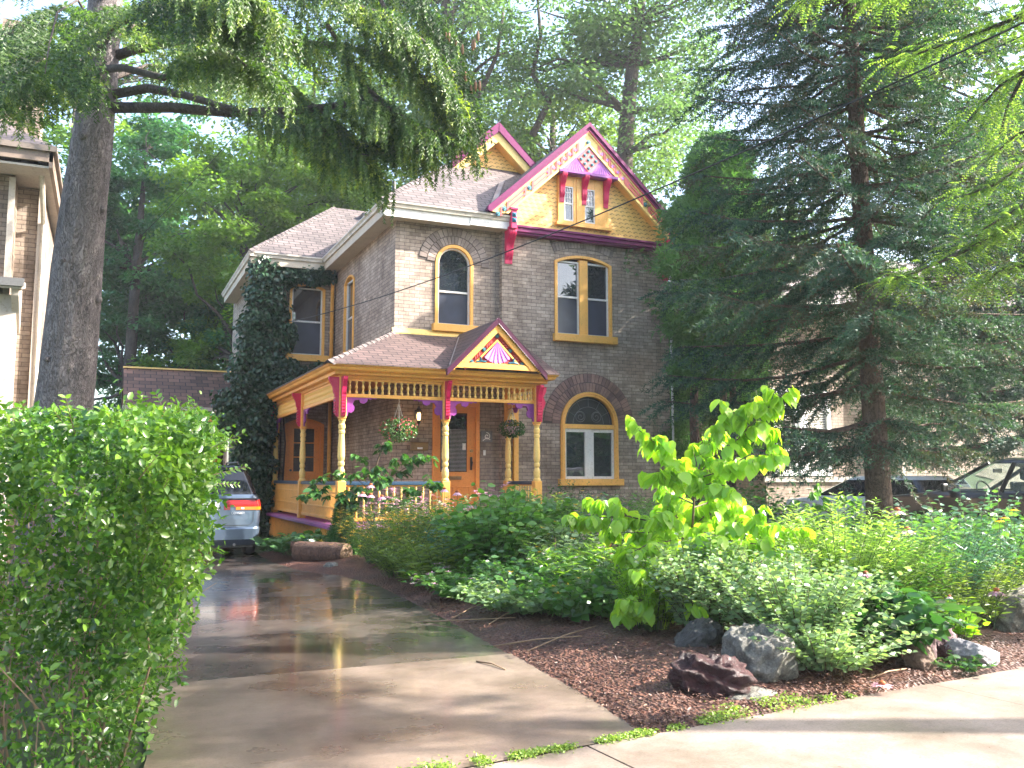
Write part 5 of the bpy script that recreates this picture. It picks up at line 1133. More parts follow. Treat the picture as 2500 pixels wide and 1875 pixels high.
# ============================================================= HEDGE AND GARDEN
from mathutils import noise as mnoise
PRIV = leafmat('privet_leaves', [(.032, .088, .015), (.062, .155, .023), (.115, .23, .032), (.20, .33, .05)], .33, .25, None, .7)
STEM = paint('green_stem', (.06, .10, .03), .6); STEMB = paint('brown_stem', (.10, .065, .04), .7)
rng = np.random.default_rng(80); RNG = rng
T = thing('privet_hedge', 'big unclipped green hedge filling the lower left beside the driveway', 'hedge', (-1.6, 6.6, 0))
def hx(y, z):  # right-hand face
    return .05+.22*z+.085*(y-5)+.12*np.sin(y*2.3+z*2.1)+.10*np.sin(y*5.1-z*4.3)+.04*np.sin(y*13+z*11)
def hy(x, z): return 4.98-.10*z+.12*np.sin(x*2.9+z*3)+.09*np.sin(x*6-z*5)+.04*np.sin(x*15+z*9)
def hz(x, y): return 1.86+.07*np.sin(x*3+y)+.06*np.sin(y*2.6+x*5)-.02*(y-5)
P = []; Nr = []
def addp(x, y, z, n): P.append(np.stack([x, y, z], 1)); Nr.append(np.tile(np.array(n, float), (len(x), 1)))
n = 30000; y = rng.uniform(4.7, 9.6, n); z = 1.88*rng.random(n)**.8; d = rng.exponential(.15, n); addp(hx(y, z)-d+.04*rng.normal(size=n), y, z, (1, -.15, .25))
n = 26000; x = rng.uniform(-1.9, .5, n); z = 1.88*rng.random(n)**.8; d = rng.exponential(.17, n); keep = ~((x < -.02) & (z < .75+.25*np.sin(x*5)) & (rng.random(n) < .72)); x, z, d = x[keep], z[keep], d[keep]; addp(x, hy(x, z)+d, z, (.1, -1, .25))
n = 17000; x = rng.uniform(-2.4, .75, n); y = rng.uniform(4.85, 9.6, n); d = rng.exponential(.10, n); addp(x, y, hz(x, y)-d+.06*rng.normal(size=n), (.1, -.2, 1))
P = np.concatenate(P); Nr = np.concatenate(Nr)
ok = P[:, 0] < hx(P[:, 1], P[:, 2])+.07; P = P[ok]; Nr = Nr[ok]
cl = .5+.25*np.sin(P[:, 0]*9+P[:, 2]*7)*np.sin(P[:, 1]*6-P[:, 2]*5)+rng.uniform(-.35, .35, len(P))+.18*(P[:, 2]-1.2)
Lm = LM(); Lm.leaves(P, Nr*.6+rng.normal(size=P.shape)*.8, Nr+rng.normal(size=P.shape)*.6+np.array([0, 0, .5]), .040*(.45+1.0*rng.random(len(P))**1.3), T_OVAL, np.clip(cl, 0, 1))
sm = MB(); A = []; D = []
for k in range(330):       # new shoots
    f = rng.random()
    if f < .55: x = rng.uniform(-1.6, .7); y = rng.uniform(4.9, 9); p = np.array([x, y, hz(x, y)-.05]); d = np.array([rng.normal()*.4, rng.normal()*.3, 1.])
    elif f < .85: y = rng.uniform(4.8, 9.3); z = rng.uniform(.2, 1.95); p = np.array([hx(y, z)-.04, y, z]); d = np.array([1, rng.normal()*.4, .35+rng.normal()*.3])
    else: x = rng.uniform(-1.2, .3); z = rng.uniform(.8, 1.9); p = np.array([x, hy(x, z)+.04, z]); d = np.array([rng.normal()*.4, -.6, .6])
    d = d/np.linalg.norm(d); L_ = rng.uniform(.08, .24) if f < .55 else rng.uniform(.08, .26)
    if p[0] > hx(p[1], min(2., p[2]))+.05: continue
    q = p+d*L_; sm.tube([p, q], [.003, .0015], 4, False); sd_ = np.cross(d, rng.normal(size=3)); sd_ /= np.linalg.norm(sd_)
    for u in range(7):
        for sg in (-1, 1): A.append(p+d*L_*(u+1)/7); D.append(sd_*sg+d*.8)
Lm.leaves(np.array(A), np.array(D), rng.normal(size=(len(A), 3))*.5+np.array([0, 0, 1.]), .036, T_OVAL, np.clip(.6+.4*rng.random(len(A)), 0, 1))
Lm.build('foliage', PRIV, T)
for k in range(150):
    x = rng.uniform(-2, .15); y = rng.uniform(5.35, 9.0); h = rng.uniform(1.0, 1.6)
    sm.tube([(x, y, 0), (x+rng.normal()*.1, y+rng.normal()*.1, h*.4), (x+rng.normal()*.08, y+rng.normal()*.08, h)], [.010, .006, .003], 5, False)
for k in range(40):
    x = rng.uniform(-1.2, .15); y = rng.uniform(4.95, 5.5); sm.tube([(x, y, 0), (x+rng.normal()*.15, y+rng.normal()*.08, .45), (x+rng.normal()*.3, y+rng.normal()*.1, .95)], [.006, .004, .002], 4, False)
sm.build('stem', paint('privet_stem', (.20, .14, .09), .7), T)

def herb(name, lab, cat, x, y, nst, h, spread, leaf, T_, nl, mat, seed, r0=.12, t0=.15, droop=.25, up=.4, flat=None, stem=STEM, pairs=False, sz=None, curve=1.5, flowers=None, group=None, thk=.004):
    rng = np.random.default_rng(seed); z0 = gz(x, y) if y > SWY(x) else 0
    TT = thing(name, lab, cat, (x, y, z0), group); A = []; D = []; NN = []; S_ = []; RN = []; m = MB(); tips = []
    for s in range(nst):
        a = rng.random()*6.283; rr = rng.random()**.5; b = np.array([x+r0*rr*math.cos(a), y+r0*rr*math.sin(a), z0]); hh = h*(.62+.45*rng.random())*(1-.25*rr); out = np.array([math.cos(a), math.sin(a), 0])*spread*rr*(.7+.5*rng.random())
        f = lambda t: b+out*t**curve+np.array([0, 0, hh*t]) - np.array([0, 0, droop*.3*hh*t**3])
        pts = [f(t) for t in np.linspace(0, 1, 5)]; m.tube(pts, [thk, thk*.9, thk*.75, thk*.6, thk*.35], 4, False); cr = rng.random(); ph = rng.random()*6.28; tips.append(pts[-1])
        for u in range(nl):
            t = t0+(1-t0)*(u+.6*rng.random())/nl; p = f(t); ang = ph+u*2.4
            for q in ((0, pi) if pairs else (0,)):
                d = np.array([math.cos(ang+q), math.sin(ang+q), up-droop*1.2*(1-t)]); A.append(p); D.append(d); NN.append(np.array([0, 0, .8])+rng.normal(size=3)*.6+d*.35); S_.append(leaf*(.7+.6*rng.random())*(1.1-.4*t)); RN.append(np.clip(.55*cr+.45*rng.random()+.15*(t-.5), 0, 1))
    m.build('stem', stem, TT); L2 = LM(); L2.leaves(np.array(A), np.array(D), np.array(NN), np.array(S_), T_, np.array(RN)); L2.build('foliage', mat, TT)
    if flowers:
        fm, fs, nf, ft = flowers; L3 = LM(); k = min(nf, 100000); ix = rng.integers(0, len(tips), k); C = np.array(tips)[ix]+rng.normal(size=(k, 3))*np.array([.05, .05, .035])
        for q in range(5): a = q*1.257; L3.leaves(C, np.tile([math.cos(a), math.sin(a), .25], (k, 1))+rng.normal(size=(k, 3))*.15, np.tile([0, 0, 1.], (k, 1)), fs, ft)
        L3.build('flowers', fm, TT)
    return TT, tips
g1 = leafmat('garden_green', [(.045, .125, .03), (.085, .20, .045), (.15, .29, .07)], .4, .32)
g2 = leafmat('dark_garden_green', [(.02, .065, .022), (.04, .11, .034), (.075, .165, .05)], .3, .32)
g3 = leafmat('pale_grey_green', [(.11, .19, .09), (.19, .29, .14), (.30, .40, .22)], .3, .35)
g4 = leafmat('lime_leaves', [(.14, .28, .02), (.20, .36, .025), (.28, .44, .04)], .48, .35)
g5 = leafmat('olive_green', [(.08, .13, .028), (.13, .20, .04), (.22, .28, .06)], .4)
g6 = leafmat('blue_green', [(.04, .12, .08), (.08, .19, .13), (.13, .26, .18)], .25)
fy = leafmat('yellow_petals', [(.75, .42, .01), (.8, .52, .02)], .25, .5, (1, 1, .6)); fp = leafmat('pink_petals', [(.62, .28, .42), (.72, .40, .52), (.78, .52, .60)], .3, .5, (1, .9, .95)); fw = leafmat('white_pink_petals', [(.7, .5, .55), (.78, .66, .68)], .3, .5, (1, 1, 1))
fr = leafmat('scarlet_petals', [(.62, .03, .02), (.7, .08, .05)], .25, .5, (1, .8, .8)); fv = leafmat('violet_petals', [(.22, .16, .50), (.3, .22, .6)], .25, .5, (1, .9, 1))
# row by row, far to near
herb('hosta', 'low dark shrub at the foot of the porch beside the van', 'plant', 3.25, 18.9, 40, .45, .40, .12, T_LONG, 14, g2, 101, r0=.3, droop=.5)
herb('hosta', 'large clump of drooping hosta leaves at the driveway edge by the porch', 'plant', 3.45, 17.6, 60, .48, .55, .26, T_OVAL, 4, g2, 102, r0=.30, t0=.55, droop=.9, up=.5)
herb('hosta', 'paler hosta clump tucked between porch skirt and dwarf cedar', 'plant', 3.75, 18.1, 40, .5, .4, .22, T_OVAL, 4, g1, 103, r0=.25, t0=.5, droop=.8)
# young magnolia-like tree in front of the porch
def youngtree(name, lab, trunk, brs, leaf, T_, mat, seed, per=34, rt=.022, hang=1.0, sub=.22, bark=STEMB, thick=.008, cat='small tree', nsz=None, outw=.5):
    rng = np.random.default_rng(seed); TT = thing(name, lab, cat, tuple(trunk[0])[:2]+(0,)); m = MB(); n = len(trunk); m.tube(trunk, [rt*(1-.6*k/(n-1)) for k in range(n)], 8); m.build('trunk', bark, TT, smooth=True); m = MB(); A = []; D = []; NN = []; S_ = []; RN = []
    for pts in brs:
        P = np.array([tuple(p) for p in pts]); n = len(P); m.tube(pts, [thick*(1-.7*k/(n-1)) for k in range(n)], 5); tot = np.linalg.norm(np.diff(P, axis=0), axis=1).sum(); nb = max(3, int(tot*per/10))
        for k in range(nb):
            t = .1+.9*(k+rng.random())/nb; q = t*(n-1); j = min(int(q), n-2); f = q-j; p = P[j]*(1-f)+P[j+1]*f; ax = P[j+1]-P[j]; ax /= np.linalg.norm(ax)
            d = ax*.6+rng.normal(size=3)*np.array([.8, .8, .35]); d /= np.linalg.norm(d); e_ = p+d*sub*(.4+.6*rng.random()); m.tube([p, e_], [thick*.3, thick*.15], 4, False); cr = rng.random()
            for u in range(10):
                c = p+(e_-p)*(u+1)/10+rng.normal(size=3)*.012; dd = np.array([d[0], d[1], 0])*outw+rng.normal(size=3)*np.array([.55, .55, .2])+np.array([0, 0, -hang]); A.append(c); D.append(dd); h_ = np.array([dd[0], dd[1], .55])+rng.normal(size=3)*.35; NN.append(h_); S_.append(leaf*(.6+.55*rng.random())); RN.append(np.clip(.5*cr+.5*rng.random(), 0, 1))
    m.build('branch', bark, TT); L2 = LM(); L2.leaves(np.array(A), np.array(D), np.array(NN), np.array(S_), T_, np.array(RN)); L2.build('foliage', mat, TT); return TT
youngtree('sapling', 'young dark-leaved tree in front of the porch railing', [(4.95, 16.4, 0), at(915, 1290, 17), at(905, 1180, 17), at(930, 1100, 17), at(935, 1080, 17)],
  [B3((905,1250,17),(860,1230,16.8),(780,1200,16.7),(710,1215,16.6)), B3((905,1200,17),(850,1150,17),(800,1160,17),(760,1180,17)), B3((910,1200,17),(960,1160,17),(1010,1130,17),(1050,1110,17)), B3((905,1170,17),(900,1130,16.9),(880,1110,16.9)), B3((925,1110,17),(940,1090,17),(945,1075,17)), B3((905,1230,17),(970,1210,16.8),(1040,1190,16.8),(1060,1180,16.8)), B3((905,1260,17),(960,1240,16.6),(1000,1225,16.4)), B3((905,1150,17),(950,1130,17.2),(980,1120,17.3)), B3((905,1210,17),(870,1190,16.4),(850,1200,16.2)), B3((905,1190,17),(930,1170,16.5),(900,1150,16.3))],
  .18, T_OVAL, leafmat('sapling_leaves', [(.02, .07, .02), (.04, .12, .03), (.08, .19, .04)], .3, .35), 110, per=70, rt=.03, hang=.35, sub=.28)
for k, (x, y, n, h) in enumerate([(4.75, 15.6, 26, 1.35), (5.5, 15.9, 26, 1.3), (6.6, 15.9, 26, 1.3), (6.0, 13.6, 24, 1.4)]):
    herb('coneflower_clump', ['pink coneflower clump left of the sapling stem', 'pink coneflower clump below the front porch railing', 'pale pink coneflower clump by the porch steps', 'pink coneflower clump behind the broad-leaved shrub'][k], 'flowers', x, y, 26, h, .35, .15, T_LONG, 9, g1, 120+k, r0=.25, flowers=(fp, .075, n*3, T_PETAL), group=None)
herb('white_phlox', 'row of small white and pink flowers along the porch base', 'flowers', 5.6, 16.9, 60, .75, .3, .08, T_LONG, 8, g1, 126, r0=.9, flowers=(fw, .045, 300, T_PETAL))
herb('dark_shrub', 'rounded dark shrub below the arched ground-floor window', 'shrub', 9.4, 17.9, 110, 1.55, .75, .07, T_OVAL, 26, g2, 130, r0=.3, up=.3, stem=STEMB)
herb('feathery_plant', 'feathery green stand of perennials right of the porch', 'plant', 8.3, 15.6, 120, 1.15, .7, .11, T_LONG, 18, g2, 131, r0=.45, up=.6)
herb('feathery_plant', 'tall thin-leaved perennials in front of the porch right corner', 'plant', 7.7, 16.4, 70, 1.25, .45, .12, T_LONG, 18, g1, 132, r0=.35, up=.7)
herb('feathery_plant', 'seeding stalks against the brick right of the arched window', 'plant', 10.6, 16.4, 34, 1.6, .5, .12, T_LONG, 12, g3, 133, r0=.35, up=.4, flowers=(fw, .02, 130, T_PETAL))
herb('st_johns_wort', 'bushy mound dotted with small yellow flowers beside the driveway', 'shrub', 4.2, 13.2, 190, 1.32, .85, .085, T_LONG, 28, g5, 140, r0=.35, up=.25, droop=.5, flowers=(fy, .045, 420, T_PETAL))
herb('st_johns_wort', 'second yellow-flecked mound behind the cut log', 'shrub', 4.35, 14.9, 120, 1.3, .7, .085, T_LONG, 24, g5, 141, r0=.3, up=.25, flowers=(fy, .022, 80, T_PETAL))
herb('sedum', 'small blue-green sedum at the mulch edge', 'plant', 4.55, 12.3, 46, .30, .26, .07, T_HEART, 9, g6, 142, r0=.12, up=.5)
herb('broadleaf_shrub', 'leafy broad-leaved shrub standing on the mulch mid-garden', 'shrub', 4.75, 11.1, 95, 1.6, .66, .17, T_OVAL, 19, g1, 143, r0=.22, up=.15, droop=.5, thk=.006)
herb('broadleaf_shrub', 'paler drooping shrub right behind the broad-leaved one', 'shrub', 5.6, 12.0, 72, 1.75, .62, .15, T_HEART, 18, leafmat('mid_leaf', [(.05, .13, .025), (.09, .20, .035), (.14, .27, .05)], .4), 144, r0=.22, up=.0, droop=.7)
SPEC = [(5.6, 9.7, .55, g1, T_LONG, 'grassy clump beside the fallen branch'), (6.2, 10.8, .8, g5, T_LONG, 'grassy clump in mid-garden, left of the dogwood'), (6.9, 10.2, .7, g1, T_OVAL, 'leafy clump left of the lime dogwood'), (7.0, 12.2, 1.0, g2, T_LONG, 'tall thin-leaved clump behind the dogwood'), (7.9, 11.0, .8, g1, T_LONG, 'shorter thin-leaved clump behind the lime dogwood'),
        (6.3, 13.6, .9, g1, T_LONG, 'thin-leaved perennials left of centre below the arched window'), (7.6, 13.8, 1.0, g3, T_LONG, 'thin-leaved perennials straight below the arched window'), (8.8, 13.2, 1.0, g1, T_LONG, 'thin-leaved perennials right of the arched window'), (5.4, 8.6, .5, g2, T_OVAL, 'low clump at the mulch edge'), (9.6, 12.2, 1.05, g2, T_OVAL, 'dark leafy clump between house corner and spruce'),
        (8.4, 9.4, .62, g1, T_HEART, 'broad-leaved clump with the green stake'), (7.4, 8.3, .5, g2, T_HEART, 'low heart-leaved clump under the dogwood'), (9.3, 8.9, .7, g2, T_OVAL, 'dark clump right of the green stake'), (8.6, 10.8, .85, g2, T_OVAL, 'leafy clump at the foot of the spruce'),
        (4.75, 8.35, .42, g1, T_HEART, 'heart-leaved low plant on the mulch left of the lime shrub'), (4.35, 9.1, .28, g2, T_OVAL, 'tiny clump on the bare mulch'), (4.3, 12.0, .6, g1, T_LONG, 'thin-leaved clump at the driveway edge'), (4.3, 10.6, .3, g5, T_OVAL, 'low clump near the driveway edge'), (4.75, 9.75, .5, g1, T_OVAL, 'low leafy clump on the mulch before the fallen branch'), (5.35, 9.2, .6, g1, T_LONG, 'thin-leaved clump right of the dry stalks'), (5.0, 12.1, .85, g1, T_OVAL, 'leafy clump between the sedum and the broad-leaved shrub'), (5.7, 8.35, .55, g5, T_OVAL, 'small clump left of the dogwood foot'), (5.6, 10.9, .8, g1, T_OVAL, 'leafy clump behind the fallen branch'), (5.2, 13.9, .95, g1, T_OVAL, 'leafy clump between the yellow-flecked mound and the steps'), (4.75, 14.2, .9, g5, T_LONG, 'thin-leaved clump left of the steps'), (6.5, 9.4, .6, g1, T_HEART, 'heart-leaved clump left behind the dogwood stem'), (6.1, 12.2, .95, g1, T_OVAL, 'tall leafy clump in the middle of the bed'),
        (9.9, 14.6, 1.1, g1, T_LONG, 'tall green perennials near the house corner'), (11.2, 13.6, 1.2, g2, T_OVAL, 'dark bushy clump beyond the spruce trunk'), (6.0, 15.0, .9, g1, T_LONG, 'tall stems before the porch steps'), (7.2, 14.8, 1.05, g5, T_LONG, 'thin stems in front of the porch steps')]
pal = [g1, g3, g5, g1, g2, leafmat('mid_lime', [(.08, .17, .03), (.14, .25, .04), (.22, .34, .06)], .45), g6]
fls = [None, (fp, .05, 40, T_PETAL), None, (fw, .035, 60, T_PETAL), None, (fv, .04, 36, T_PETAL), (fy, .04, 30, T_PETAL), None]
for k, (x, y, h, mt, tt_, lab) in enumerate(SPEC):
    if x < 9: mt = pal[k % 7]
    herb('perennial_clump', lab, 'plant', x, y, 90, h*1.42, .62, .17 if tt_ is T_LONG else .11, tt_, 17, mt, 150+k, flowers=fls[k % 8] if x < 9 else None, r0=.42, up=.45 if tt_ is T_LONG else .15, droop=.4)
# cardinal flowers, violet and coral blooms
def spike(lab, x, y, h, mat, seed, name='cardinal_flower', r=.018, n=60, top=.22, fs=.02):
    rng = np.random.default_rng(seed); z0 = gz(x, y); TT = thing(name, lab, 'flower', (x, y, z0)); m = MB(); m.tube([(x, y, z0), (x+.01, y, z0+h)], [.005, .003], 5); m.build('stem', STEM, TT); L2 = LM()
    t = rng.random(n); C = np.stack([x+rng.normal(size=n)*r, y+rng.normal(size=n)*r, z0+h-top*t], 1); L2.leaves(C, rdir(n)-np.array([0, 0, .4]), rdir(n), fs*1.6, T_PETAL); L2.build('petals', mat, TT)
    L2 = LM(); k = 14; L2.leaves(np.stack([np.full(k, x), np.full(k, y), z0+h*.75*rng.random(k)], 1), rdir(k)+np.array([0, 0, .1]), np.tile([0, 0, 1.], (k, 1)), .1, T_LONG); L2.build('leaves', g1, TT)
for k, (px, py, d, lab) in enumerate(((1485, 1310, 11, 'red flower spike left of the lime dogwood'), (1512, 1352, 10.5, 'second red flower spike lower beside the lime dogwood'), (1652, 1545-180, 10.2, 'red spike half hidden behind the dogwood'))):
    v = at(px, py, d); z0 = gz(v.x, v.y); spike(lab, v.x, v.y, max(.4, v.z-z0), fr, 180+k)
for k, (px, py, d, lab) in enumerate(((1352, 1310, 12, 'violet flower at mid-height left of the red spikes'), (1372, 1345, 11.5, 'lower violet flower left of the red spikes'), (1210, 1300, 13.5, 'violet flower over the broad-leaved shrub'))):
    v = at(px, py, d); z0 = gz(v.x, v.y); spike(lab, v.x, v.y, max(.4, v.z-z0), fv, 186+k, 'violet_flower', .02, 22, .05, .02)
herb('coral_flowers', 'thin dark plant with a few coral-pink flowers in front of the mulch', 'flowers', 4.95, 8.5, 34, .62, .22, .06, T_LONG, 16, g2, 189, r0=.14, up=.6, flowers=(leafmat('coral_petals', [(.68, .16, .12), (.72, .25, .2)], .25, .5, (1, .8, .8)), .02, 16, T_PETAL))
# lime dogwood
dep = 9.3
youngtree('dogwood', 'lime-green young dogwood with big drooping leaves in the middle of the garden', [(6.25, 8.95, 0), at(1690, 1480, 9.4), at(1686, 1380, 9.35), at(1692, 1260, 9.3), at(1696, 1180, 9.3), at(1720, 1140, 9.3)],
  [B3((1696,1190,9.3),(1760,1120,9.2),(1820,1050,9.1),(1870,1000,9.0),(1910,965,9)), B3((1692,1200,9.3),(1650,1130,9.2),(1610,1090,9.1),(1560,1050,9)), B3((1700,1170,9.3),(1760,1150,9.0),(1830,1110,8.8),(1880,1110,8.7)), B3((1790,1090,9.2),(1760,1040,9.1),(1800,1000,9)), B3((1696,1190,9.3),(1700,1130,9.4),(1690,1090,9.5)), B3((1820,1050,9.1),(1780,1010,9),(1840,990,9)), B3((1820,1060,9.1),(1880,1060,9.2),(1890,1080,9.2)),
   B3((1690,1330,9.3),(1620,1280,9.2),(1530,1260,9.1),(1450,1265,9),(1410,1270,9)), B3((1690,1330,9.3),(1770,1280,9.1),(1850,1270,8.9),(1920,1290,8.8)), B3((1690,1340,9.3),(1780,1320,8.8),(1860,1330,8.6),(1900,1345,8.5)), B3((1690,1320,9.3),(1640,1320,8.8),(1580,1330,8.5),(1540,1350,8.4)), B3((1690,1330,9.3),(1720,1300,8.8),(1760,1310,8.5)), B3((1690,1310,9.3),(1680,1260,9.7),(1640,1240,10)), B3((1690,1290,9.3),(1730,1250,9.6),(1800,1240,9.8)), B3((1690,1300,9.3),(1650,1260,8.9),(1600,1250,8.7)), B3((1530,1260,9.1),(1500,1230,9.2),(1460,1220,9.2)),
   B3((1696,1190,9.3),(1640,1160,8.9),(1600,1150,8.7)), B3((1696,1190,9.3),(1740,1180,8.9),(1790,1190,8.7)), B3((1700,1160,9.3),(1720,1100,9.5),(1740,1060,9.6)), B3((1692,1230,9.3),(1650,1210,9.6),(1610,1200,9.8)), B3((1692,1240,9.3),(1750,1220,9.5),(1790,1230,9.6)), B3((1690,1350,9.3),(1720,1360,8.8),(1760,1350,8.5)), B3((1690,1330,9.3),(1600,1300,9.5),(1500,1300,9.6)), B3((1688,1420,9.3),(1630,1420,9),(1570,1450,8.7),(1520,1500,8.5)), B3((1688,1400,9.3),(1640,1380,8.9),(1600,1400,8.6),(1560,1400,8.5)), B3((1688,1440,9.3),(1650,1460,8.9),(1620,1510,8.6)), B3((1688,1400,9.2),(1620,1370,8.6),(1560,1390,8.3)), B3((1688,1440,9.2),(1600,1440,8.4),(1560,1470,8.2)), B3((1688,1380,9.2),(1700,1400,8.5),(1720,1440,8.2)), B3((1688,1420,9.2),(1660,1430,8.4),(1680,1470,8.1)), B3((1688,1400,9.3),(1740,1390,9),(1790,1380,8.9))],
  .15, T_HEART, leafmat('dogwood_leaves', [(.17, .35, .03), (.29, .48, .05), (.38, .56, .07), (.50, .64, .14)], .5, .3, (1.5, 1.6, .5), .6), 190, per=125, rt=.020, hang=1.2, sub=.24, thick=.010, outw=.45)
herb('lime_shrub', 'small bright lime shrub at the mulch edge below the dogwood', 'shrub', 4.75, 7.35, 90, .78, .30, .065, T_OVAL, 30, g4, 200, r0=.15, up=.5)
herb('leafy_plant', 'low heart-leaved plant left of the lime shrub', 'plant', 4.9, 8.0, 30, .42, .35, .10, T_HEART, 8, g1, 201, r0=.2)
herb('snowy_shrub', 'small-leaved shrub shining white-green behind the two big rocks', 'shrub', 5.05, 6.95, 90, 1.05, .45, .075, T_OVAL, 40, g3, 202, r0=.2, up=.3, stem=STEMB)
herb('snowy_shrub', 'pale small-leaved shrub leaning right over the grey boulder', 'shrub', 5.35, 6.05, 150, .95, .66, .075, T_OVAL, 38, g3, 203, r0=.32, up=.3, stem=STEMB)
herb('snowy_shrub', 'pale small-leaved shrub sprawling toward the sidewalk', 'shrub', 5.15, 5.55, 80, .55, .55, .07, T_OVAL, 30, g3, 204, r0=.25, up=.25, stem=STEMB)
herb('goldenrod', 'tall feathery yellow-green plant right of centre catching the sun', 'plant', 6.75, 7.0, 170, 1.38, .7, .12, T_LONG, 50, leafmat('goldenrod_leaves', [(.14, .25, .05), (.22, .34, .08), (.33, .44, .13)], .4), 205, r0=.35, t0=.1, up=.45, thk=.004)
herb('goldenrod', 'shorter feathery plant to the right of the tall sunny one', 'plant', 7.3, 6.9, 90, 1.05, .55, .12, T_LONG, 44, g1, 206, r0=.3, t0=.1, up=.45)
herb('broadleaf_plant', 'drooping broad dark leaves overhanging the right-hand rocks', 'plant', 6.0, 5.75, 60, .85, .55, .21, T_OVAL, 9, leafmat('glossy_dark', [(.02, .07, .02), (.035, .11, .03), (.06, .15, .04)], .25, .25), 207, r0=.2, t0=.35, droop=1.0, up=.1)
herb('feathery_plant', 'blue-green feathery plants at the right side of the garden', 'plant', 8.3, 7.2, 120, 1.15, .65, .12, T_LONG, 34, g6, 208, r0=.45, up=.5)
herb('feathery_plant', 'olive feathery plants above the far-right boulder', 'plant', 8.0, 6.6, 110, .75, .6, .10, T_LONG, 28, g5, 209, r0=.4, up=.4)
herb('leafy_shrub', 'soft green leafy shrub filling the far right edge', 'shrub', 9.6, 7.5, 90, 1.35, .7, .12, T_OVAL, 18, g1, 210, r0=.4, up=.2, stem=STEMB)
herb('leafy_shrub', 'grey-green leafy shrub behind the far right edge', 'shrub', 10.4, 8.6, 90, 1.5, .8, .12, T_OVAL, 18, g6, 211, r0=.4, up=.2, stem=STEMB)
herb('bright_plant', 'small lime plant beside the pale flat rock', 'plant', 7.15, 5.95, 14, .5, .18, .10, T_OVAL, 7, g4, 212, r0=.08)
herb('weed_tuft', 'low weedy tuft in front of the pale flat rock', 'plant', 6.3, 5.28, 22, .14, .2, .07, T_OVAL, 5, g2, 213, r0=.12)
youngtree('sapling', 'leafy branch with hanging leaves left of the spruce trunk', [(9.2, 9.8, 0), at(2040, 1330, 12.5), at(2030, 1260, 12.5), at(2030, 1225, 12.4)], [B3((2035,1260,12.5),(1990,1230,12.4),(1940,1220,12.3)), B3((2035,1270,12.5),(2080,1235,12.2),(2110,1230,12)), B3((2035,1290,12.5),(1980,1270,12.2),(1930,1260,12)), B3((2035,1240,12.5),(2060,1215,12.4)), B3((2040,1300,12.5),(2100,1280,12),(2140,1265,11.8)), B3((2035,1250,12.5),(2000,1210,12.4),(1980,1200,12.4))], .13, T_OVAL, g1, 215, per=44, rt=.02, hang=.8)
for k, (x, y, r, lab) in enumerate(((12.6, 12.0, 1.2, 'dark bushy shrub in front of the silver car'), (14.6, 11.0, 1.2, 'dark bushy shrub below the dark vehicle'), (11.6, 9.6, .9, 'dark bushy shrub right of the spruce trunk'), (10.3, 11.8, .9, 'dark bushy shrub left of the spruce trunk'), (12.8, 8.6, 1.1, 'dark bushy shrub near the right edge'), (9.9, 13.4, .8, 'dark bushy shrub in the shade past the dogwood'), (16.5, 9.6, 1.2, 'dark bushy shrub at the far right'))):
    herb('yard_shrub', lab, 'shrub', x, y, 120, 1.08, r, .12, T_OVAL, 18, g2, 220+k, r0=r*.6, up=.2, stem=STEMB, droop=.3)
# single coneflowers and rudbeckias
CONE = paint('flower_cone', (.35, .09, .02), .7); CONEB = paint('dark_flower_cone', (.05, .02, .01), .7)
def coneflower(lab, p, r, seed, mat=None, droop=.55, name='coneflower', cone=None, base=None, lean=0):
    rng = np.random.default_rng(seed); p = Vector(p); b = base or Vector((p.x+lean, p.y+.05, gz(p.x, p.y))); TT = thing(name, lab, 'flower', tuple(b)); m = MB(); m.tube([b, b.lerp(p, .5)+Vector((.02, 0, .02)), p], [.005, .004, .003], 5); m.build('stem', STEM, TT)
    m = MB(); m.lathe([(.3*r, -.02*r), (.42*r, .08*r), (.34*r, .28*r), (.14*r, .38*r)], p, 10); m.build('cone', cone or CONE, TT, smooth=True); L2 = LM(); n = 15; a = np.arange(n)*2*pi/n
    D = np.stack([np.cos(a), np.sin(a), -droop+rng.normal(size=n)*.08], 1); C = np.array(p)[None]+np.stack([np.cos(a), np.sin(a), a*0], 1)*.28*r; L2.leaves(C, D, np.tile([0, 0, 1.], (n, 1))+D*[[1, 1, 0]]*droop, r*.95, T_PETAL); L2.build('petals', mat or fp, TT)
    if (p-b).length > .25: L2 = LM(); k = 8; t = rng.uniform(.15, .8, k); L2.leaves(np.array(b)[None]*(1-t[:, None])+np.array(p)[None]*t[:, None], rdir(k), np.tile([0, 0, 1.], (k, 1)), .1, T_LONG); L2.build('leaves', g1, TT)
coneflower('tall pink coneflower with orange cone in front of the spruce trunk', at(2190, 1246, 9.4), .085, 1); coneflower('pink coneflower just right of and below the tallest one', at(2215, 1293, 9.2), .08, 2)
coneflower('pink coneflower low in the feathery sunny plant', at(2113, 1400, 8.2), .065, 3); coneflower('pink coneflower at the right side of the garden', at(2432, 1443, 8.6), .085, 4); coneflower('pink coneflower lying on the ground at the sidewalk edge', (5.17, 5.0, .07), .065, 5, droop=.1)
coneflower('faded round seed head on a bent stem, left one', at(2276, 1466, 8), .035, 6, fw, .9, 'faded_flower'); coneflower('faded round seed head on a bent stem, right one', at(2318, 1456, 8.1), .035, 7, fw, .9, 'faded_flower')
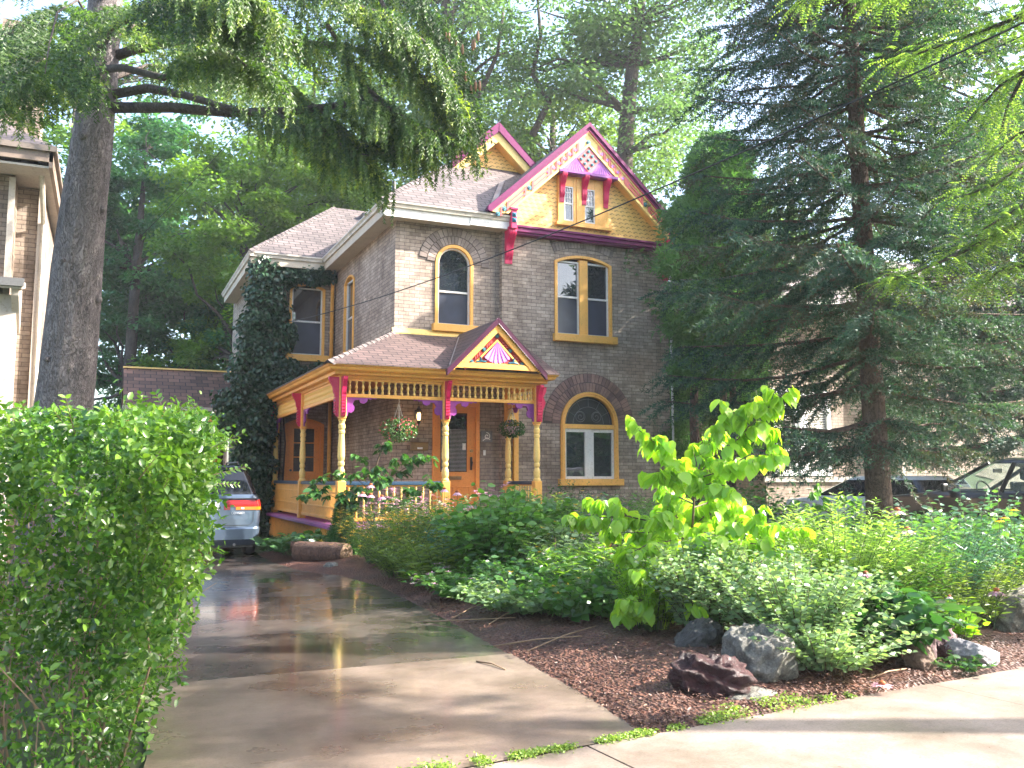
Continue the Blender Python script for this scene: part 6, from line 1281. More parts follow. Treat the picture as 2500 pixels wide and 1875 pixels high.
for k, (px, py, d, lab) in enumerate(((1803, 1398, 9.6, 'yellow black-eyed flower right of the dogwood stem'), (1796, 1412, 9.5, 'yellow black-eyed flower just below another'), (1730, 1386, 9.8, 'yellow flower hidden close to the dogwood stem'), (2452, 1262, 10, 'orange-yellow flower near the right edge, upper'), (2440, 1270, 9.8, 'orange-yellow flower near the right edge, lower'), (2475, 1243, 10.2, 'small orange flower at the right edge, highest'))):
    coneflower(lab, at(px, py, d), .05, 20+k, fy, .35, 'rudbeckia', CONEB)
for k, (px, py, d, lab) in enumerate(((885, 1205, 16, 'pink coneflower left of the sapling, leftmost'), (905, 1208, 15.8, 'pink coneflower next to the leftmost one'), (932, 1212, 15.6, 'pink coneflower right of that pair'), (905, 1184, 16.3, 'pink coneflower above the pair by the sapling'), (1085, 1194, 15.5, 'pink coneflower before the porch steps'), (1130, 1235, 14, 'pink coneflower left over the broad-leaved shrub'), (1145, 1232, 14.2, 'pink coneflower beside it over the broad-leaved shrub'), (1116, 1202, 14.6, 'small pink coneflower above the shrub'))):
    coneflower(lab, at(px, py, d), .085, 30+k, fp, .8)
# green stake
m = MB(); a_ = at(1913, 1430, 9.3); m.tube([(a_.x, a_.y, 0), (a_.x, a_.y, at(1915, 1338, 9.3).z)], .011, 8); m.tube([(a_.x, a_.y, at(1915, 1338, 9.3).z), (a_.x, a_.y, at(1915, 1338, 9.3).z+.02)], .014, 8)
for q in range(8): m.tube([(a_.x, a_.y, .1+q*.09), (a_.x, a_.y, .108+q*.09)], .0135, 8)
tag(m.build('garden_stake', paint('teal_plastic', (.03, .16, .15), .4)), 'thin green plastic stake standing right of the dogwood', 'stake')
# ---- rocks
def rockmat(name, c1, c2, c3, sc_=6, rough=.7):
    m, nt, b, n, l = newmat(name); v = coords(nt); r = ramp(nt, noise(nt, v, sc_, 9, .7), [(.32, c1), (.52, c2), (.7, c3)]); sp = ramp(nt, noise(nt, v, 55, 4, .8), [(.35, (.6, .6, .6)), (.6, (1.15, 1.15, 1.15))]); l.new(mixc(nt, .9, r.outputs[0], sp.outputs[0], 'MULTIPLY'), b.inputs['Base Color']); b.inputs['Roughness'].default_value = rough
    ad = N(nt, 'ShaderNodeMath', operation='ADD'); l.new(noise(nt, v, 24, 9, .8), ad.inputs[0]); l.new(noise(nt, v, 7, 6, .7), ad.inputs[1]); bump(nt, b, ad.outputs[0], 1.0, .035); return m
import bmesh
def rock(name, lab, c, dim, mat, seed, rotz=0, tilt=0, rough=.35, layers=0, cuts=9):
    rnd = random.Random(seed); bm = bmesh.new(); bmesh.ops.create_icosphere(bm, subdivisions=5, radius=1.0); pl = []
    for k in range(cuts):
        d = Vector((rnd.gauss(0, 1), rnd.gauss(0, 1), rnd.gauss(0, 1))).normalized(); pl.append((d, rnd.uniform(.62, .88)))
    o3 = Vector((rnd.uniform(0, 50),)*3)
    for v in bm.verts:
        p = v.co.copy()
        for d, h in pl:
            s = p.dot(d)
            if s > h: p -= d*(s-h)*.93
        q = p*1.7+o3; p += p.normalized()*(mnoise.noise(q)*.30*rough+mnoise.noise(q*3)*.24*rough+mnoise.noise(q*7)*.14*rough+mnoise.noise(q*16)*.07*rough)
        if layers: p += Vector((0, 0, 0))+p.normalized()*(.07*math.sin((p.z+.3*p.x+.12*mnoise.noise(q*2))*layers))*(abs(p.z) < .9)
        v.co = Vector((p.x*dim[0], p.y*dim[1], p.z*dim[2]))
    me = bpy.data.meshes.new(name); bmesh.ops.rotate(bm, verts=bm.verts, cent=(0, 0, 0), matrix=Matrix.Rotation(rotz, 3, 'Z') @ Matrix.Rotation(tilt, 3, 'Y')); bm.to_mesh(me); bm.free(); me.polygons.foreach_set('use_smooth', [True]*len(me.polygons))
    o = link_mesh(name, me, mat, None); o.location = c; return tag(o, lab, 'rock')
RRED = rockmat('red_lava_rock', (.018, .008, .010), (.065, .020, .022), (.12, .055, .055), 6, .35); RGRY = rockmat('grey_speckled_rock', (.10, .095, .08), (.22, .21, .18), (.38, .37, .33), 7); RDRK = rockmat('dark_rock', (.05, .048, .045), (.11, .10, .095), (.17, .16, .15), 5); RPAL = rockmat('pale_lilac_rock', (.24, .23, .25), (.36, .35, .37), (.48, .47, .49), 4); RPUR = rockmat('purple_rock', (.09, .045, .05), (.18, .10, .11), (.28, .2, .2), 6); RBRN = rockmat('brown_rock', (.12, .07, .045), (.2, .13, .09), (.28, .2, .15), 5)
rock('rock', 'dark red layered rock at the mulch corner by the sidewalk', (3.97, 5.40, .12), (.285, .21, .20), RRED, 3, R(-28), R(7), .55, 13)
rock('rock', 'speckled grey boulder right behind the dark red rock', (4.57, 5.62, .19), (.30, .27, .31), RGRY, 5, R(10), 0, .5)
rock('rock', 'dark half-hidden rock between the lime shrub and the boulder', (4.72, 6.55, .14), (.30, .2, .22), RDRK, 6, R(15), 0, .4)
rock('rock', 'low earthy grey rock under the front of the red rock', (4.18, 5.22, .02), (.24, .13, .07), RGRY, 7, R(10), 0, .4)
rock('rock', 'pale flat angular rock at the sidewalk edge on the right', (6.62, 5.42, .09), (.24, .17, .13), RPAL, 8, R(-15), R(12), .2, 0, 12)
rock('rock', 'upright grey-brown rock left of the pale flat one', (6.24, 5.53, .14), (.09, .09, .18), RPUR, 9, 0, 0, .25, 0, 12)
rock('rock', 'reddish brown rock under the broad drooping leaves', (6.0, 5.42, .11), (.15, .12, .14), RBRN, 10, 0, 0, .3)
rock('rock', 'purple-red jagged rock behind the pale flat one', (6.60, 5.72, .17), (.16, .12, .15), RPUR, 11, .4, 0, .55)
rock('rock', 'small lilac stone on top of the rock pile', (6.30, 5.68, .33), (.12, .1, .08), RPAL, 12, .4, 0, .3)
rock('rock', 'small flat blue-grey stone balanced on the pile', (6.36, 5.6, .30), (.12, .09, .035), RDRK, 13, .2, 0, .2)
rock('rock', 'pink-grey rock low beside the pale flat one', (6.52, 5.52, .08), (.14, .11, .11), RPUR, 14, 1, 0, .5)
rock('rock', 'large rounded brown boulder at the right edge', (8.35, 6.2, .18), (.42, .3, .3), rockmat('mossy_boulder', (.10, .09, .06), (.2, .18, .13), (.3, .28, .22)), 15, .2, 0, .4)
rock('rock', 'small grey stone at the driveway edge in front of the log', (3.55, 15.35, .06), (.13, .10, .08), RGRY, 16, 0, 0, .3)
# ---- logs, branches, sticks
def ringmat():
    m, nt, b, n, l = newmat('cut_wood'); v = coords(nt); vn = N(nt, 'ShaderNodeTexNoise', Scale=9.0, Detail=6.0); l.new(v, vn.inputs['Vector']); r = ramp(nt, vn.outputs[0], [(.3, (.10, .06, .035)), (.7, (.22, .14, .085))]); l.new(r.outputs[0], b.inputs['Base Color']); b.inputs['Roughness'].default_value = .8; return m
CUT = ringmat(); BARK_L = barkmat('log_bark', (.09, .045, .03), (.17, .09, .06), 20)
def log(lab, a, b, r, name='log'):
    a = Vector(a); b = Vector(b); TT = thing(name, lab, 'log', tuple((a+b)/2-Vector((0, 0, r)))); m = MB(); d = (b-a); pts = [a+d*t for t in np.linspace(0, 1, 8)]; m.tube(pts, [r*random.uniform(.95, 1.05) for _ in pts], 22, False); o = m.build('bark', BARK_L, TT, smooth=True); dn = d.normalized()
    m = MB(); m.tube([a-dn*.004, a+dn*.02], [r*.955, r*.955], 22); m.tube([b-dn*.02, b+dn*.004], [r*.955, r*.955], 22); m.build('cut_end', CUT, TT)
    if r > .1:
        m = MB(); u = dn.orthogonal().normalized(); w = dn.cross(u); c = b+dn*.005
        for k in range(5): an = random.random()*6.28; e_ = c+(u*math.cos(an)+w*math.sin(an))*r*.85; m.tube([c, e_], [.004, .001], 4)
        m.build('crack', BARK_D, TT)
log('thick cut log lying at the driveway edge by the dwarf cedar', (3.30, 16.9, .20), (3.98, 16.05, .20), .19)
log('thinner weathered log end lying behind the thick one', (3.18, 17.0, .30), (3.95, 16.75, .28), .085)
def stick(name, lab, pts, r, mat, cat='stick'):
    m = MB(); n = len(pts); m.tube([(p[0], p[1], gz(p[0], p[1])+p[2] if p[0] > xr(max(4.84, p[1])) else p[2]) for p in pts], [r*(1-.35*k/(n-1)) for k in range(n)], 7); tag(m.build(name, mat, smooth=True), lab, cat)
stick('fallen_branch', 'long brown fallen branch lying on the mulch', [(3.95, 9.9, .03), (4.4, 10.0, .04), (4.9, 10.15, .05), (5.3, 10.45, .05), (5.8, 10.7, .08)], .045, BARK_L, 'branch')
stick('fallen_branch', 'short chunk of dark wood on the mulch left of the branch', [(3.75, 10.75, .03), (3.95, 10.6, .04), (4.1, 10.5, .03)], .05, BARK_L, 'branch')
SK = paint('dry_stick', (.30, .19, .11), .7)
for k, (a, b, lab) in enumerate((((3.45, 7.35, .01), (4.25, 7.55, .05), 'pale dry stick on the mulch nearest the driveway joint'), ((3.3, 7.75, .02), (4.0, 7.35, .03), 'thin stick crossing the pale one'), ((3.65, 8.7, .02), (4.2, 9.1, .05), 'thin dry stalk on the mulch below the fallen branch'), ((3.2, 9.45, .004), (3.95, 8.7, .03), 'dry stalk over the driveway edge'), ((3.5, 9.4, .02), (4.1, 9.75, .06), 'short dry stalk near the fallen branch'), ((2.93, 7.25, .006), (3.02, 6.85, .006), 'small bent twig on the driveway'), ((5.3, 5.25, .01), (5.8, 5.35, .02), 'thin twig near the sidewalk edge'))):
    mid = ((a[0]+b[0])/2+.02, (a[1]+b[1])/2+.02, (a[2]+b[2])/2+.01); stick('stick', lab, [a, mid, b], .008, SK)
m = MB(); m.tube([(5.25, 10.3, .1), (5.2, 10.25, .8)], [.007, .005], 5); tag(m.build('dry_stalk', SK), 'upright dry stalk rising from the fallen branch', 'stick')
# ---- mulch chips, litter, ground cover (uncountable)
rng = np.random.default_rng(300); RNG = rng
n = 26000; y = 4.85+7.5*rng.random(n)**1.6; x0 = np.array([xr(max(4.84, v)) for v in y]); x = x0-.02+rng.random(n)**1.2*np.minimum(5.2, 1.2+(y-4.6)*1.1+2.2*(y < 6)); k = y > 4.72+(x-1.87)*.108; x, y = x[k], y[k]
z = np.array([gz(a, b) for a, b in zip(x, y)])+.006+.012*rng.random(len(x)); n = len(x); L2 = LM(); T_CH = (np.array([(0, 0, 0), (-.12, .3, .05), (-.08, .9, 0), (.1, 1, .02), (.13, .35, 0.03)]), np.array([(0, 4, 3), (0, 3, 2), (0, 2, 1)]))
L2.leaves(np.stack([x, y, z], 1), rng.normal(size=(n, 3))*np.array([1, 1, .22]), np.array([0, 0, 1.])+rng.normal(size=(n, 3))*.4, .018+.035*rng.random(n)**2, T_CH)
tag(L2.build('wood_chips', leafmat('wood_chip', [(.035, .016, .011), (.08, .034, .024), (.13, .06, .042), (.24, .15, .10)], 0.0, .6)), kind='stuff')
n = 520; t = rng.random(n); L2 = LM(); x = rng.uniform(.5, 7.5, n); y = 3.3+rng.random(n)*5.0; k = (x < np.array([xr(max(4.84, v)) for v in y])) | (y < 4.7+(x-1.87)*.108); x, y = x[k], y[k]; n = len(x)
L2.leaves(np.stack([x, y, np.full(n, .006)], 1), rng.normal(size=(n, 3))*np.array([1, 1, .05]), np.array([0, 0, 1.])+rng.normal(size=(n, 3))*.15, .008+.018*rng.random(n)**2, T_CH); tag(L2.build('leaf_litter', leafmat('litter', [(.06, .03, .02), (.16, .09, .05), (.4, .3, .2)], 0, .7)), kind='stuff')
n = 9000; t = rng.random(n); x = 1.0+3.9*t; sp = .025+.075*np.exp(-((x-4.1)/.45)**2)+.03*np.exp(-((x-1.75)/.3)**2); keep = (np.sin(x*9)+np.sin(x*23+1)+1.1 > rng.random(n)*1.6); y = 4.70+(x-1.87)*.108+rng.normal(size=n)*sp+.09*np.exp(-((x-4.1)/.5)**2); x, y, sp = x[keep], y[keep], sp[keep]; n = len(x); L2 = LM()
L2.leaves(np.stack([x, y, .006+rng.random(n)*.03*(sp/.05)], 1), rng.normal(size=(n, 3))*np.array([1, 1, .5]), np.array([0, 0, 1.])+rng.normal(size=(n, 3))*.5, .012+.014*rng.random(n), T_OVAL); tag(L2.build('weeds', leafmat('weed_leaves', [(.12, .2, .03), (.2, .3, .05), (.3, .38, .09)], .3)), kind='stuff')
n = 60000; x = 4.2+13*rng.random(n); y = 7.6+11*rng.random(n)**.9; k = (x-x*0 > 3.9+1.1*np.exp(-((y-8)/2.)**2)+.55*(y < 12)) & ((y > 8.6) | (x > 6.0)) & (np.sin(x*2.1+y)*np.cos(y*1.7-x)+.75 > rng.random(n)); x, y = x[k], y[k]; n = len(x); z = np.array([gz(a, b) for a, b in zip(x, y)])+rng.random(n)**1.5*.30
L2 = LM(); L2.leaves(np.stack([x, y, z], 1), rng.normal(size=(n, 3))+np.array([0, 0, .5]), np.array([0, 0, 1.])+rng.normal(size=(n, 3))*.5, .05+.07*rng.random(n), T_OVAL); tag(L2.build('ground_cover', g1), kind='stuff')
# ============================================================= VEHICLES
def rr_ring(w, y0, y1, r, z, n=24, rf=None):
    """rounded rectangle ring, counter-clockwise, n points per corner"""
    rf = rf or r; pts = []
    for (cx, cy, a0, rr) in ((w-r, y0+r, -pi/2, r), (w-rf, y1-rf, 0, rf), (-w+rf, y1-rf, pi/2, rf), (-w+r, y0+r, pi, r)):
        for k in range(n+1): a = a0+pi/2*k/n; pts.append((cx+rr*math.cos(a), cy+rr*math.sin(a), z))
    return pts
def carpaint(name, col):
    m, nt, b, n, l = newmat(name); b.inputs['Base Color'].default_value = (*col, 1); b.inputs['Metallic'].default_value = .55; b.inputs['Roughness'].default_value = .32; b.inputs['Coat Weight'].default_value = .8; b.inputs['Coat Roughness'].default_value = .05
    bump(nt, b, noise(nt, coords(nt), 90, 3), .04, .004); return m
TL = paint('tail_light_red', (.36, .01, .008), .12, .05); TO = paint('amber_lens', (.6, .16, .01), .15, .05); TWH = paint('clear_lens', (.55, .55, .55), .15, .05); CHR = paint('dark_trim', (.04, .04, .045), .4)
def vehicle(name, lab, cat, loc, rot, L_, Wd, Hh, belt, lv, glassz, paintm, rack=False):
    """lv: list of (z, halfwidth, y_rear, y_front, r_rear, r_front) rings from sill to roof; glassz=(z0,z1)"""
    T = thing(name, lab, cat, loc); T.rotation_euler = (0, 0, rot); X = Vector(loc)
    def build(m, nm, mt, par, **k):
        m.v = [tuple(Vector(v)+X) for v in m.v]; return m.build(nm, mt, par, **k)
    rings = [rr_ring(w, y0, y1, r, z, 10, rf) for z, w, y0, y1, r, rf in lv]; n = len(rings[0]); body = MB(); glass = MB()
    for k in range(len(rings)-1):
        tgt = glass if glassz[0]-.001 <= lv[k][0] and lv[k+1][0] <= glassz[1]+.001 else body
        tgt.add(rings[k]+rings[k+1], [(i, (i+1) % n, n+(i+1) % n, n+i) for i in range(n)])
    top = rings[-1]; body.add(top, [tuple(range(n))]); body.add(rings[0], [tuple(reversed(range(n)))])
    b = build(body, 'body', paintm, T, smooth=True); b.modifiers.new('es', 'EDGE_SPLIT').split_angle = R(40)
    build(glass, 'window_glass', CARGL, T, smooth=True)
    for (sx, sy) in ((-1, .19), (1, .19), (-1, .82), (1, .82)):
        cx, cy = sx*(Wd/2-.10), L_*sy; w = thing_part('wheel', T); w.location = (cx, cy, .33)
        m = MB()
        prof = [(.20, -.11), (.31, -.105), (.33, -.06), (.33, .06), (.31, .105), (.20, .11)]
        vs = [(X.x+cx+d, X.y+cy+r_*math.cos(a), X.z+.33+r_*math.sin(a)) for r_, d in prof for a in np.linspace(0, 2*pi, 28, endpoint=False)]; m.add(vs, [(i*28+k, i*28+(k+1) % 28, (i+1)*28+(k+1) % 28, (i+1)*28+k) for i in range(5) for k in range(28)]); m.build('tyre', RUB, w, smooth=True)
        m = MB(); m.tube([(X.x+cx-.09, X.y+cy, X.z+.33), (X.x+cx+.09, X.y+cy, X.z+.33)], [.205, .205], 20)
        for q in range(6): a = q*pi/3; m.tube([(X.x+cx+sx*.095, X.y+cy, X.z+.33), (X.x+cx+sx*.095, X.y+cy+.19*math.cos(a), X.z+.33+.19*math.sin(a))], .022, 5)
        m.build('rim', FLASH, w)
    return T, build, rings
vb = carpaint('blue_grey_metallic', (.10, .14, .20))
lv = [(.24, .84, .06, 4.95, .15, .4), (.30, .90, .0, 5.02, .16, .5), (.36, .925, -.06, 5.06, .18, .55), (.56, .935, -.075, 5.08, .18, .55), (.585, .935, -.06, 5.08, .18, .55), (.60, .93, .0, 5.08, .14, .55), (.75, .935, .01, 5.05, .12, .55), (1.0, .935, .03, 4.95, .11, .5), (1.12, .915, .06, 4.55, .11, .4), (1.20, .89, .09, 4.05, .11, .3), (1.22, .875, .10, 3.95, .11, .3), (1.50, .785, .23, 3.35, .12, .3), (1.70, .71, .33, 2.95, .14, .3), (1.72, .70, .32, 2.93, .14, .3), (1.77, .65, .36, 2.85, .14, .25), (1.80, .50, .6, 2.6, .1, .2)]
V, vbuild, vr = vehicle('minivan', 'silver-blue minivan parked in the driveway, seen from behind past the hedge', 'minivan', (1.89, 18.32, 0), 0, 5.1, 1.9, 1.8, 1.2, lv, (1.22, 1.70), vb)
def ringat(z): 
    zs = [q[0] for q in lv]; return [float(np.interp(z, zs, [q[j] for q in lv])) for j in range(1, 6)]
def band(z0, z1, x0, x1, ywrap, off=.012, nz=3):
    """strip following the rear body shell between x0 and x1 (wrapping up to y=ywrap on the side)"""
    m = MB(); rows = []
    for i in range(nz+1):
        z = z0+(z1-z0)*i/nz; w, y0, y1, r, rf = ringat(z); w += off; y0 -= off; pts = []; sgn = 1 if x1 > 0 else -1
        xs = np.linspace(x0, w-r, 6); pts += [(x, y0, z) for x in xs if x <= x1]
        for k in range(1, 9):
            a = -pi/2+pi/2*k/8; x = w-r+r*math.cos(a); y = y0+r+r*math.sin(a)
            if x <= x1+1e-6: pts.append((x, y, z))
        if x1 > w-.001 and ywrap > y0+r: pts.append((w, ywrap, z))
        rows.append(pts)
    k = min(len(r_) for r_ in rows); vs = [p for r_ in rows for p in r_[:k]]; m.add(vs, [(i*k+j, i*k+j+1, (i+1)*k+j+1, (i+1)*k+j) for i in range(nz) for j in range(k-1)]); return m
for sg in (1, -1):
    tl = thing_part('tail_light', V)
    def mirror(m): m.v = [(p[0]*sg, p[1], p[2]) for p in m.v]; return m
    vbuild(mirror(band(.985, 1.12, .24, 2, .22)), 'red_lens', TL, tl); vbuild(mirror(band(.925, .985, .24, .46, .22)), 'red_lens', TL, tl)
    vbuild(mirror(band(.925, .985, .46, 2, .22, .013)), 'amber_lens', TO, tl); vbuild(mirror(band(.94, .975, .56, .66, 0, .02)), 'clear_lens', TWH, tl)
for m, nm, mt in ((band(.885, .905, -.02, .86, 0, .006), 'trim_line', CHR),): pass
m = MB(); m.box(-.155, .155, -.005, .012, .93, 1.08); vbuild(m, 'licence_plate', WHT, V)
m = MB(); m.box(-.93, .93, .028, .06, 1.135, 1.15); vbuild(m, 'tailgate_seam', CHR, V)
m = MB(); m.box(-.70, .70, -.004, .01, .625, .635); m.tube([(.70, 0, .63), (.76, 0, .66), (.79, .005, .72), (.80, .01, .90)], .005, 4); m.tube([(-.70, 0, .63), (-.76, 0, .66), (-.79, .005, .72), (-.80, .01, .90)], .005, 4); m.tube([(.79, .02, 1.12), (.77, .07, 1.2)], .005, 4); vbuild(m, 'tailgate_seam', CHR, V)
m = MB(); m.tube([(.1, .12, 1.27), (-.42, .13, 1.30)], .012, 6); m.tube([(.1, .15, 1.22), (.1, .12, 1.27)], .02, 8); vbuild(m, 'wiper', BLK, V)
m = MB()
for sx in (-.55, .55): m.tube([(sx, .55, 1.80), (sx, .62, 1.86), (sx, 2.4, 1.87), (sx, 2.5, 1.80)], .016, 6)
vbuild(m, 'roof_rail', BLK, V)
m = MB(); m.box(-.66, .66, .27, .40, 1.73, 1.765); vbuild(m, 'spoiler', CHR, V, bevel=.01)
m = MB(); m.box(-.8, .8, .10, 1.0, .2, .3); vbuild(m, 'underbody', BLK, V); m = MB(); m.tube([(.45, .02, .26), (.45, .5, .26)], .03, 8); vbuild(m, 'exhaust', FLASH, V)
def text(name, body, size, loc, parent, mat, ext=.002, rot=(pi/2, 0, 0)):
    cu = bpy.data.curves.new(name, 'FONT'); cu.body = body; cu.size = size; cu.extrude = ext; cu.align_x = 'CENTER'; t = bpy.data.objects.new('tmp', cu); COL.objects.link(t); bpy.context.view_layer.update()
    me = bpy.data.meshes.new_from_object(t.evaluated_get(bpy.context.evaluated_depsgraph_get())); bpy.data.objects.remove(t); me.name = name; o = link_mesh(name, me, mat, parent); o.location = loc; o.rotation_euler = rot; return o
text('badge', 'ODYSSEY', .062, (.50, -.004, .845), V, paint('chrome_badge', (.7, .7, .72), .2))
lvs = [(.25, .80, .05, 4.2, .2, .5), (.4, .86, .0, 4.3, .2, .5), (.7, .87, .0, 4.3, .2, .5), (.92, .85, .04, 4.15, .2, .5), (1.0, .83, .07, 3.3, .2, .3), (1.03, .81, .1, 3.2, .2, .3), (1.38, .64, .45, 2.45, .2, .3), (1.44, .60, .55, 2.35, .2, .3), (1.47, .5, .7, 2.2, .2, .3)]
S, sb_, _ = vehicle('silver_car', 'silver hatchback in the neighbouring drive mostly hidden behind the spruce', 'car', (15.75, 13.0, .12), R(4), 4.3, 1.72, 1.47, 1, lvs, (1.03, 1.38), paint('silver_car_paint', (.62, .63, .64), .2, .03))
lvt = [(.35, .88, .05, 4.7, .2, .4), (.5, .93, .0, 4.8, .2, .4), (.9, .94, .0, 4.8, .2, .4), (1.15, .92, .05, 4.65, .2, .4), (1.24, .90, .08, 3.65, .2, .3), (1.27, .88, .1, 3.5, .2, .3), (1.74, .70, .4, 2.55, .2, .3), (1.80, .66, .45, 2.45, .2, .3), (1.84, .5, .6, 2.3, .2, .3)]
Q, qb_, _ = vehicle('dark_suv', 'black sport utility vehicle at the right edge behind the garden, see-through green-tinted windows', 'car', (14.75, 8.5, .05), R(3), 4.8, 1.88, 1.84, 1.2, lvt, (1.27, 1.74), carpaint('black_paint', (.015, .015, .018)))
# see-through greenhouse for the dark vehicle: clear glass with seats, wheel and mirror inside
gm, nt, b, n_, l_ = newmat('clear_car_glass'); b.inputs['Base Color'].default_value = (.75, .9, .85, 1); b.inputs['Roughness'].default_value = .02; b.inputs['Transmission Weight'].default_value = .9; b.inputs['IOR'].default_value = 1.02; b.inputs['Coat Weight'].default_value = .3
for ch in Q.children:
    if ch.name.startswith('window_glass'): ch.data.materials[0] = gm
bp = MB()
for sx in (-1, 1):
    bp.tube([(sx*.79, 3.40, 1.26), (sx*.62, 2.47, 1.75)], .035, 6); bp.tube([(sx*.88, 2.1, 1.26), (sx*.71, 1.95, 1.75)], .04, 6); bp.tube([(sx*.86, .3, 1.26), (sx*.70, .55, 1.75)], .05, 6); bp.tube([(sx*.88, 1.1, 1.26), (sx*.71, 1.15, 1.75)], .04, 6)
qb_(bp, 'pillar', BLK, Q)
sp_ = MB()
for sx in (-.4, .4):
    sp_.box(sx-.24, sx+.24, 1.9, 2.05, .8, 1.42); sp_.box(sx-.13, sx+.13, 1.9, 2.0, 1.45, 1.62); sp_.box(sx-.24, sx+.24, .9, 1.05, .8, 1.40)
sp_.box(-.85, .85, 2.9, 3.5, 1.1, 1.25); qb_(sp_, 'seat', paint('dark_seat', (.03, .03, .033), .8), Q, bevel=.04)
wh = MB(); wh.tube([(-.38+.19*math.cos(a), 2.75+.06*math.sin(a), 1.25+.18*math.sin(a)) for a in np.linspace(0, 2*pi, 22)], .014, 6, False); wh.tube([(-.57, 2.75, 1.25), (-.19, 2.75, 1.25)], .012, 5); qb_(wh, 'steering_wheel', BLK, Q)
wm = MB(); wm.box(-.12, .12, 2.72, 2.75, 1.58, 1.65); qb_(wm, 'mirror', BLK, Q, bevel=.01); wm = MB(); wm.box(-1.08, -.92, 3.05, 3.13, 1.25, 1.40); wm.box(.92, 1.08, 3.05, 3.13, 1.25, 1.40); qb_(wm, 'side_mirror', BLK, Q, bevel=.03)
for (VV, bb, x, z) in ((S, sb_, .62, .75), (Q, qb_, .72, .95)):
    for sg in (-1, 1):
        m = MB(); m.box(sg*x-.14, sg*x+.14, -.012, .03, z-.06, z+.1); bb(m, 'tail_light', TL, VV)
m = MB(); m.quad((13.2, 2, -.015), (18.8, 2, -.015), (18.8, 24, -.015), (13.2, 24, -.015)); tag(m.build('neighbour_driveway', WETC), kind='structure')

# ============================================================= CARPORT
CP = thing('carport', 'low brown-shingled carport at the end of the driveway', 'carport', (2, 30, 0))
m = MB(); m.slab([(.40, 28.85, 3.68), (3.75, 28.85, 3.68), (3.75, 31.0, 5.02), (.40, 31.0, 5.02)], .04); m.slab([(.40, 31, 5.02), (3.75, 31, 5.02), (3.75, 33.2, 3.68), (.4, 33.2, 3.68)], .04); m.build('roof', SHR, CP)
m = MB(); m.box(.38, 3.77, 30.93, 31.07, 5.02, 5.07); m.build('ridge_board', YPALE, CP); m = MB(); m.box(.38, 3.75, 28.75, 28.85, 3.56, 3.67); m.tube([(.42, 28.8, 3.6), (.42, 29.0, 3.4), (.45, 29.1, .1)], .04, 8); m.build('gutter', GUT, CP)
m = MB(); m.box(.42, 3.74, 28.9, 29.05, 3.26, 3.55); m.box(.42, .46, 28.85, 31, 3.6, 3.66); m.build('beam', YEL, CP); m = MB(); m.prism([(28.85, 3.66), (31.0, 5.0), (33.1, 3.66)], fYZ, .44, .48); m.build('gable_end', YEL, CP)
m = MB(); m.box(.5, .62, 28.9, 29.02, 0, 3.3); m.build('post', YEL, CP)
m = MB(); m.box(.5, 3.75, 33.0, 33.1, 0, 3.6); m.build('rear_wall', paint('carport_wall', (.10, .06, .04), .9), CP)
m = MB(); m.box(2.80, 3.55, 32.9, 33.0, .05, 2.9); ring(m, [(2.9, .3), (3.45, .3), (3.45, 1.3), (2.9, 1.3)], [(2.95, .35), (3.4, .35), (3.4, 1.25), (2.95, 1.25)], fXZ, 32.87, 32.9); m.build('door', ORG, CP)

# ============================================================= NEIGHBOUR HOUSES
NL = thing('left_house', 'cream brick house at the left edge behind the spruce trunk', 'house', (-3, 18, 0))
CW = paint('cream_painted_trim', (.48, .42, .36), .6)
m = MB(); m.box(-9, -1.72, 18.2, 26, 0, 7.0); m.build('wall', BRKL, NL); m = MB(); m.box(-1.72, -1.30, 18.9, 26, 0, 7.0); m.build('wall', BRKL, NL)
m = MB(); m.box(-1.80, -1.70, 18.12, 18.22, 0, 6.95); m.box(-1.36, -1.27, 18.82, 18.92, 0, 6.95); m.build('corner_board', CW, NL)
m = MB(); m.box(-9.2, -1.08, 17.5, 17.56, 7.12, 7.38); m.box(-1.14, -1.08, 17.5, 26, 7.02, 7.38); m.build('fascia', paint('taupe_fascia', (.24, .18, .14), .6), NL)
m = MB(); m.box(-9.2, -1.08, 17.44, 17.5, 7.30, 7.40); m.box(-1.08, -1.02, 17.44, 26, 7.30, 7.40); m.build('gutter', paint('brown_gutter', (.20, .16, .13), .5), NL)
m = MB(); m.box(-9.2, -1.14, 17.56, 26, 7.02, 7.06); m.build('soffit', CW, NL)
m = MB(); m.slab([(-9.2, 17.45, 7.4), (-1.05, 17.45, 7.4), (-3.2, 20.6, 9.2), (-9.2, 20.6, 9.2)], .05); m.slab([(-1.05, 17.45, 7.4), (-1.05, 26, 7.4), (-3.2, 23, 9.2), (-3.2, 20.6, 9.2)], .05); m.build('roof', SHG, NL)
m = MB(); m.box(-2.2, -1.45, 19.4, 20.0, 6.8, 10.5); m.build('chimney', BRKL, NL)
m = MB(); m.slab([(-4.5, 17.5, 4.9), (-1.45, 17.5, 4.9), (-1.45, 18.2, 5.05), (-4.5, 18.2, 5.05)], .1); m.prism([(18.2, 4.9), (17.55, 4.85), (17.6, 4.7), (18.2, 4.1)], fYZ, -1.62, -1.5); m.box(-4.5, -1.55, 17.85, 18.2, 0, 4.75); m.build('bay', CW, NL)
m = MB(); m.box(-4.5, -1.42, 17.44, 17.5, 4.84, 4.98); m.build('bay_trim', paint('grey_bay_trim', (.12, .12, .12), .6), NL)
w = thing_part('window', NL); m = MB(); m.box(-2.6, -2.05, 18.17, 18.21, 4.9, 6.1); m.build('pane', GLS, w); m = MB(); ring(m, [(-2.68, 4.85), (-1.97, 4.85), (-1.97, 6.18), (-2.68, 6.18)], [(-2.6, 4.93), (-2.05, 4.93), (-2.05, 6.1), (-2.6, 6.1)], fXZ, 18.14, 18.2); m.build('frame', CW, w)
